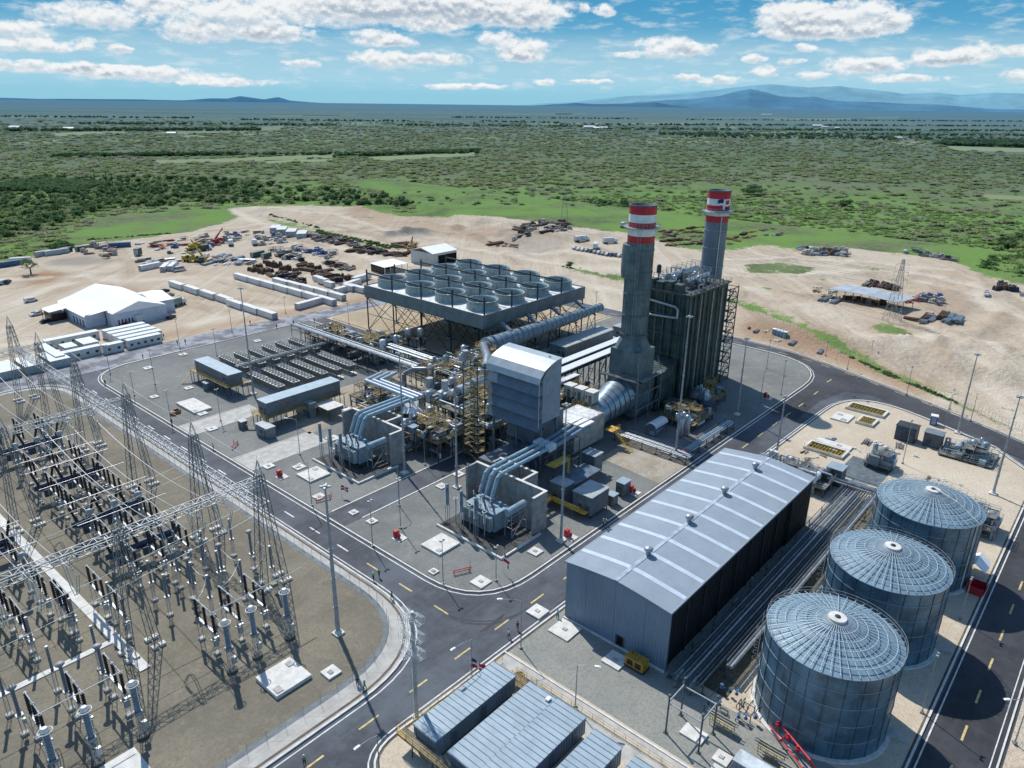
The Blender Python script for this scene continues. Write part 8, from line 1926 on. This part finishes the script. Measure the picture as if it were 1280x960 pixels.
def palm(px,py,H,label):
    X,Y=at(px,py); t=thing('palm_tree',label,'palm tree',(X,Y,-.6)); m=MB(); m.tube((X,Y,-.6),(X+.4,Y,H),.45,7,.3); m.build('trunk',bark,t); m=MB()
    for k in range(14):
        a=2*pi*k/14; l=5.2; pr=(X+.4,Y,H)
        for j in range(1,5):
            q=(X+.4+l*j/4*cos(a),Y+l*j/4*sin(a),H+1.6*sin(pi*j/4*.9)-j*j*.16*(1+.4*(k%3))); w=.75*(1-j/5); nx_,ny_=-sin(a)*w,cos(a)*w
            m.poly([(pr[0]-nx_,pr[1]-ny_,pr[2]),(pr[0]+nx_,pr[1]+ny_,pr[2]),(q[0]+nx_*.7,q[1]+ny_*.7,q[2]),(q[0]-nx_*.7,q[1]-ny_*.7,q[2])]); pr=q
    m.build('crown',leafB,t)
palm(119,229,13,'palm rising from the woodland, left of the trio'); palm(134,232,14,'palm in the middle of the woodland trio'); palm(141,233,12,'palm on the right of the woodland trio')
# far farm buildings as small gabled houses
def farm(px,py,w,l,h,label):
    X,Y=at(px,py); t=local('farm_building',label,'building',(X,Y,-.6),HDG+rp.uniform(-.5,.5)); m=MB(); m.box(-w/2,w/2,-l/2,l/2,0,h); m.build('wall',M('farm_wall',(.6,.6,.58)),t); m=MB(); m.prof([(-w/2-.3,h-.1),(0,h+w*.2),(w/2+.3,h-.1),(w/2+.3,h+.1),(0,h+w*.2+.3),(-w/2-.3,h+.1)],'y',-l/2-.3,l/2+.3) ; m.build('roof',M('farm_roof',(.7,.7,.7)),t)
for k,(a,b,w,l,h) in enumerate(((20,161,16,34,5),(86,162,14,24,4),(215,168,12,22,4),(736,161,20,40,7),(748,162,16,30,6),(755,161,14,24,5),(1030,160,12,30,5),(1045,161,12,24,5),(1122,174,12,24,5),(955,144,16,40,6),(962,144,14,30,6),(1020,159,20,50,7))):
    farm(a,b,w,l,h,'tiny pale farm building on the plain, %s counted from the left'%ORD[sorted([20,86,215,736,748,755,1030,1045,1122,955,962,1020]).index(a)])
# ------------------------------------------------------------------ hills
def hillmat(name,c):  # c already holds the blue of distance haze
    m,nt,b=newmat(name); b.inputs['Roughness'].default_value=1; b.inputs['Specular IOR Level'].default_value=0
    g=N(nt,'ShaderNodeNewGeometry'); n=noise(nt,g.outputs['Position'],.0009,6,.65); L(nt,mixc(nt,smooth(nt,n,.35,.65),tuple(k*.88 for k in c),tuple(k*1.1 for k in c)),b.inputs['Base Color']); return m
def ridge(name,prof,D,thick,mat,seed,rough=1.0):
    """mountain range: prof = pixel outline (x, y); stands D metres away"""
    rr=np.random.RandomState(seed); px=np.array([p[0] for p in prof],float); py=np.array([p[1] for p in prof],float)
    n=260; X_=np.linspace(px[0],px[-1],n); Yp=np.interp(X_,px,py); nz=np.zeros(n)
    for o_ in range(5): f=2**o_*9; g_=rr.rand(f+2)-.5; nz+=np.interp(np.linspace(0,f,n),np.arange(f+2),g_)/2**o_
    Yp=Yp+nz*2.6*rough
    V=[];Fc=[]; rows=9
    for i in range(n):
        d=ray(X_[i],Yp[i]); hd=hypot(d[0],d[1]); ux,uy=d[0]/hd,d[1]/hd; top=CH+d[2]/hd*D
        for j in range(rows):
            t=j/(rows-1); s_=abs(t-.5)*2; off=(t-.5)*thick; hh=top*(1-s_**1.3)+(-260)*s_**1.3+ 0
            V.append((ux*(D+off),uy*(D+off),hh))
    for i in range(n-1):
        for j in range(rows-1): a=i*rows+j; Fc.append((a,a+rows,a+rows+1,a+1))
    me=bpy.data.meshes.new(name); me.from_pydata(V,[],Fc); me.materials.append(mat); me.polygons.foreach_set('use_smooth',[True]*len(me.polygons)); me.update(); o=bpy.data.objects.new(name,me); COL.objects.link(o); struct(o)
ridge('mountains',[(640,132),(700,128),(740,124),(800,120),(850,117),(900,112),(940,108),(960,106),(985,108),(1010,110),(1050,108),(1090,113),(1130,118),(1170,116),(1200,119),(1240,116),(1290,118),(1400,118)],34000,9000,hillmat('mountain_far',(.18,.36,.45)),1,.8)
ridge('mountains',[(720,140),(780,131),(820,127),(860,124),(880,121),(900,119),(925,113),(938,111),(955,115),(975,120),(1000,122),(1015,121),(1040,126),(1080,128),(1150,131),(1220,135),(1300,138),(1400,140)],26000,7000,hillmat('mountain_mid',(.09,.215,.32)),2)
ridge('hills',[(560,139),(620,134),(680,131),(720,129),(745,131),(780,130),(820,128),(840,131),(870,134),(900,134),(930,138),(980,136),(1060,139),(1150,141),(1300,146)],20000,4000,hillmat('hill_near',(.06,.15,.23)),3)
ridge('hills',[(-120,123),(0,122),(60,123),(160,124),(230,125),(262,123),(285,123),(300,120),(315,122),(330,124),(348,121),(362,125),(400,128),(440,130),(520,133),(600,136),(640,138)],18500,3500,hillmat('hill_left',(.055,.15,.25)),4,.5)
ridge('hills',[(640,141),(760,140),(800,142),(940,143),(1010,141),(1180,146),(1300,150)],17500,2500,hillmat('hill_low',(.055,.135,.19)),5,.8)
# ------------------------------------------------------------------ sky
w=bpy.data.worlds.new('World'); SC.world=w; w.use_nodes=True; nt=w.node_tree; nt.nodes.clear()
SUN_EL=radians(50); SUN_AZ=radians(68.8)
sky=N(nt,'ShaderNodeTexSky',sky_type='NISHITA'); sky.sun_disc=False; sky.sun_elevation=SUN_EL; sky.sun_rotation=pi/2-SUN_AZ; sky.air_density=1.0; sky.dust_density=.6; sky.ozone_density=1.6
tc=N(nt,'ShaderNodeTexCoord'); sp=N(nt,'ShaderNodeSeparateXYZ'); L(nt,tc.outputs['Generated'],sp.inputs[0])
deg=57.2958
az=math_(nt,'MULTIPLY',math_(nt,'ARCTAN2',sp.outputs[1],sp.outputs[0]),-deg)      # grows to the right
el=math_(nt,'MULTIPLY',math_(nt,'ARCSINE',sp.outputs[2]),deg)
cm=N(nt,'ShaderNodeCombineXYZ'); L(nt,az,cm.inputs[0]); L(nt,el,cm.inputs[1])
def angs(px,py):
    d=ray(px,py); l=math.sqrt(sum(k*k for k in d)); return -math.degrees(atan2(d[1],d[0])),math.degrees(math.asin(d[2]/l))
def cnoise(sx,sy,scale,det,rough,off=(0,0)):
    mp=N(nt,'ShaderNodeMapping'); mp.inputs['Scale'].default_value=(sx,sy,1); mp.inputs['Location'].default_value=(off[0],off[1],0); L(nt,cm.outputs[0],mp.inputs[0]); return noise(nt,mp.outputs[0],scale,det,rough)
warp=N(nt,'ShaderNodeTexNoise'); warp.inputs['Scale'].default_value=.9; warp.inputs['Detail'].default_value=6; mpw=N(nt,'ShaderNodeMapping'); mpw.inputs['Scale'].default_value=(1,1.7,1); L(nt,cm.outputs[0],mpw.inputs[0]); L(nt,mpw.outputs[0],warp.inputs['Vector'])
wsep=N(nt,'ShaderNodeSeparateColor'); L(nt,warp.outputs['Color'],wsep.inputs[0])
azw=math_(nt,'ADD',az,math_(nt,'MULTIPLY',math_(nt,'SUBTRACT',wsep.outputs[0],.5),1.6)); elw=math_(nt,'ADD',el,math_(nt,'MULTIPLY',math_(nt,'SUBTRACT',wsep.outputs[1],.5),.5))
px2deg=1/16.0
blobs=[(115,20,62,15),(18,38,40,11),(40,57,50,7),(105,55,14,7),(150,62,14,5),(190,5,34,9),(240,42,38,11),(290,20,90,26),(345,43,52,9),(430,12,90,20),(540,4,140,24),(620,12,100,18),(470,-4,120,20),(540,32,46,8),(470,48,38,10),(495,52,25,8),(620,48,26,9),(480,74,46,11),(548,74,48,8),(378,79,24,5),(650,68,22,8),
 (60,84,100,7),(180,92,90,9),(280,103,60,5),(655,20,46,18),(655,62,36,14),(732,10,9,6),(757,13,14,7),(830,60,38,14),(870,62,22,8),(985,20,42,22),(1015,25,40,18),(1075,22,50,20),(1120,28,22,9),(1030,42,80,8),(1005,60,14,5),(990,77,15,4),(957,90,16,7),(1065,82,36,11),(1105,82,26,9),(1195,72,26,10),(1222,66,24,11),(1165,74,24,9),(1272,64,18,7),(1285,95,26,8),(858,97,22,5),(740,102,30,3),(680,102,16,4),(785,68,18,5),(943,74,14,5),(900,100,30,5),(1015,95,20,5),(580,108,60,4),(1130,98,40,5)]
S=None; T=None
for (bx,by,rx,ry) in blobs:
    a,e=angs(bx,by); da=math_(nt,'MULTIPLY',math_(nt,'SUBTRACT',azw,a),1/(rx*px2deg*1.05)); de=math_(nt,'MULTIPLY',math_(nt,'SUBTRACT',elw,e),1/(ry*px2deg*1.05))
    q=math_(nt,'ADD',math_(nt,'MULTIPLY',da,da),math_(nt,'MULTIPLY',de,de)); g_=math_(nt,'MAXIMUM',math_(nt,'SUBTRACT',1,q),0)
    S=g_ if S is None else math_(nt,'ADD',S,g_); t_=math_(nt,'MULTIPLY',g_,de); T=t_ if T is None else math_(nt,'ADD',T,t_)
fine=cnoise(1,1.5,1.1,5,.55); fine2=cnoise(1,1.5,1.1,5,.55,(0,.42)); micro=cnoise(1,1.4,3.6,5,.6)
dens=math_(nt,'ADD',math_(nt,'MULTIPLY',S,.9),math_(nt,'ADD',math_(nt,'MULTIPLY',math_(nt,'SUBTRACT',fine,.5),1.7),math_(nt,'MULTIPLY',math_(nt,'SUBTRACT',micro,.5),.7)))
mask=smooth(nt,dens,-.02,.80)
mask=math_(nt,'MULTIPLY',mask,smooth(nt,S,.0,.30))
# thin veil and generic clouds
veil=cnoise(.12,1.1,1.0,6,.6,(3,1)); band=math_(nt,'MULTIPLY',smooth(nt,el,.3,1.6),smooth(nt,el,4.9,3.2))
veilm=math_(nt,'MULTIPLY',math_(nt,'MULTIPLY',smooth(nt,veil,.12,.52),band),.38)
gen=cnoise(.35,1.4,1.3,8,.6,(11,5)); genm=math_(nt,'MULTIPLY',smooth(nt,gen,.48,.72),.55); genm=math_(nt,'MULTIPLY',genm,smooth(nt,el,.3,1.2))
skyc=N(nt,'ShaderNodeMix',data_type='RGBA',blend_type='MULTIPLY'); skyc.inputs[0].default_value=1; L(nt,sky.outputs[0],skyc.inputs[6]); skyc.inputs[7].default_value=(1.0,1.25,1.4,1)
grad=mixc(nt,smooth(nt,el,.0,7.0),(2.9,6.2,7.9),(.7,3.3,5.8))
base=mixc(nt,smooth(nt,el,16,7),skyc.outputs[2],grad)
base=mixc(nt,smooth(nt,el,1.6,-.2),base,(2.9,5.9,7.4))
c=mixc(nt,veilm,base,(5.8,7.5,8.3)); c=mixc(nt,genm,c,(7.4,8.2,8.6))
sh=math_(nt,'DIVIDE',T,math_(nt,'MAXIMUM',S,.05)); sh=math_(nt,'ADD',math_(nt,'MULTIPLY',sh,.7),math_(nt,'MULTIPLY',math_(nt,'SUBTRACT',fine,fine2),1.9)); sh=math_(nt,'ADD',sh,math_(nt,'MULTIPLY',math_(nt,'SUBTRACT',micro,.5),.35)); sh=smooth(nt,sh,-.5,.35)
thick=smooth(nt,S,.6,1.6)
dk=mixc(nt,thick,(6.3,7.2,7.9),(4.0,4.8,5.7)); cl=mixc(nt,sh,dk,(9.3,9.4,9.4))
c=mixc(nt,math_(nt,'MULTIPLY',mask,.95),c,cl)
bg=N(nt,'ShaderNodeBackground'); bg.inputs['Strength'].default_value=.1; L(nt,c,bg.inputs['Color'])
bg2=N(nt,'ShaderNodeBackground'); bg2.inputs['Strength'].default_value=.1; L(nt,mixc(nt,smooth(nt,el,30,14),skyc.outputs[2],(3.0,5.4,7.9)),bg2.inputs['Color'])
mxs=N(nt,'ShaderNodeMixShader'); L(nt,math_(nt,'MULTIPLY',smooth(nt,el,15,12),smooth(nt,az,30,20)) if False else smooth(nt,el,15,12),mxs.inputs[0]); L(nt,bg2.outputs[0],mxs.inputs[1]); L(nt,bg.outputs[0],mxs.inputs[2])
out=N(nt,'ShaderNodeOutputWorld'); L(nt,mxs.outputs[0],out.inputs['Surface'])
w.cycles.sampling_method='MANUAL'; w.cycles.sample_map_resolution=256
# ------------------------------------------------------------------ sun and camera
from mathutils import Matrix, Vector
ld=bpy.data.lights.new('sun','SUN'); ld.energy=4.3; ld.angle=radians(.53); ld.color=(1,.955,.88); so_=bpy.data.objects.new('sun',ld); COL.objects.link(so_)
d=Vector((cos(SUN_EL)*cos(SUN_AZ),cos(SUN_EL)*sin(SUN_AZ),sin(SUN_EL))); so_.rotation_euler=d.to_track_quat('Z','Y').to_euler(); so_.location=(0,0,200)
cd=bpy.data.cameras.new('camera'); cam=bpy.data.objects.new('camera',cd); COL.objects.link(cam)
cd.sensor_fit='HORIZONTAL'; cd.sensor_width=36; cd.lens=36*F_/1280; cd.clip_start=1; cd.clip_end=90000
Mx=Matrix((( _r2[0],_u2[0],-_fw[0],0),(_r2[1],_u2[1],-_fw[1],0),(_r2[2],_u2[2],-_fw[2],CH),(0,0,0,1))); cam.matrix_world=Mx
SC.camera=cam
SC.render.resolution_x=1024; SC.render.resolution_y=768
SC.view_settings.view_transform='Standard'; SC.view_settings.look='None'; SC.view_settings.exposure=0; SC.view_settings.gamma=1
SC.cycles.max_bounces=3; SC.cycles.diffuse_bounces=2; SC.cycles.glossy_bounces=1; SC.cycles.use_adaptive_sampling=True; SC.cycles.adaptive_threshold=.02; SC.cycles.use_denoising=True
for o in list(bpy.data.objects):
    if '_o' in o: del o['_o']
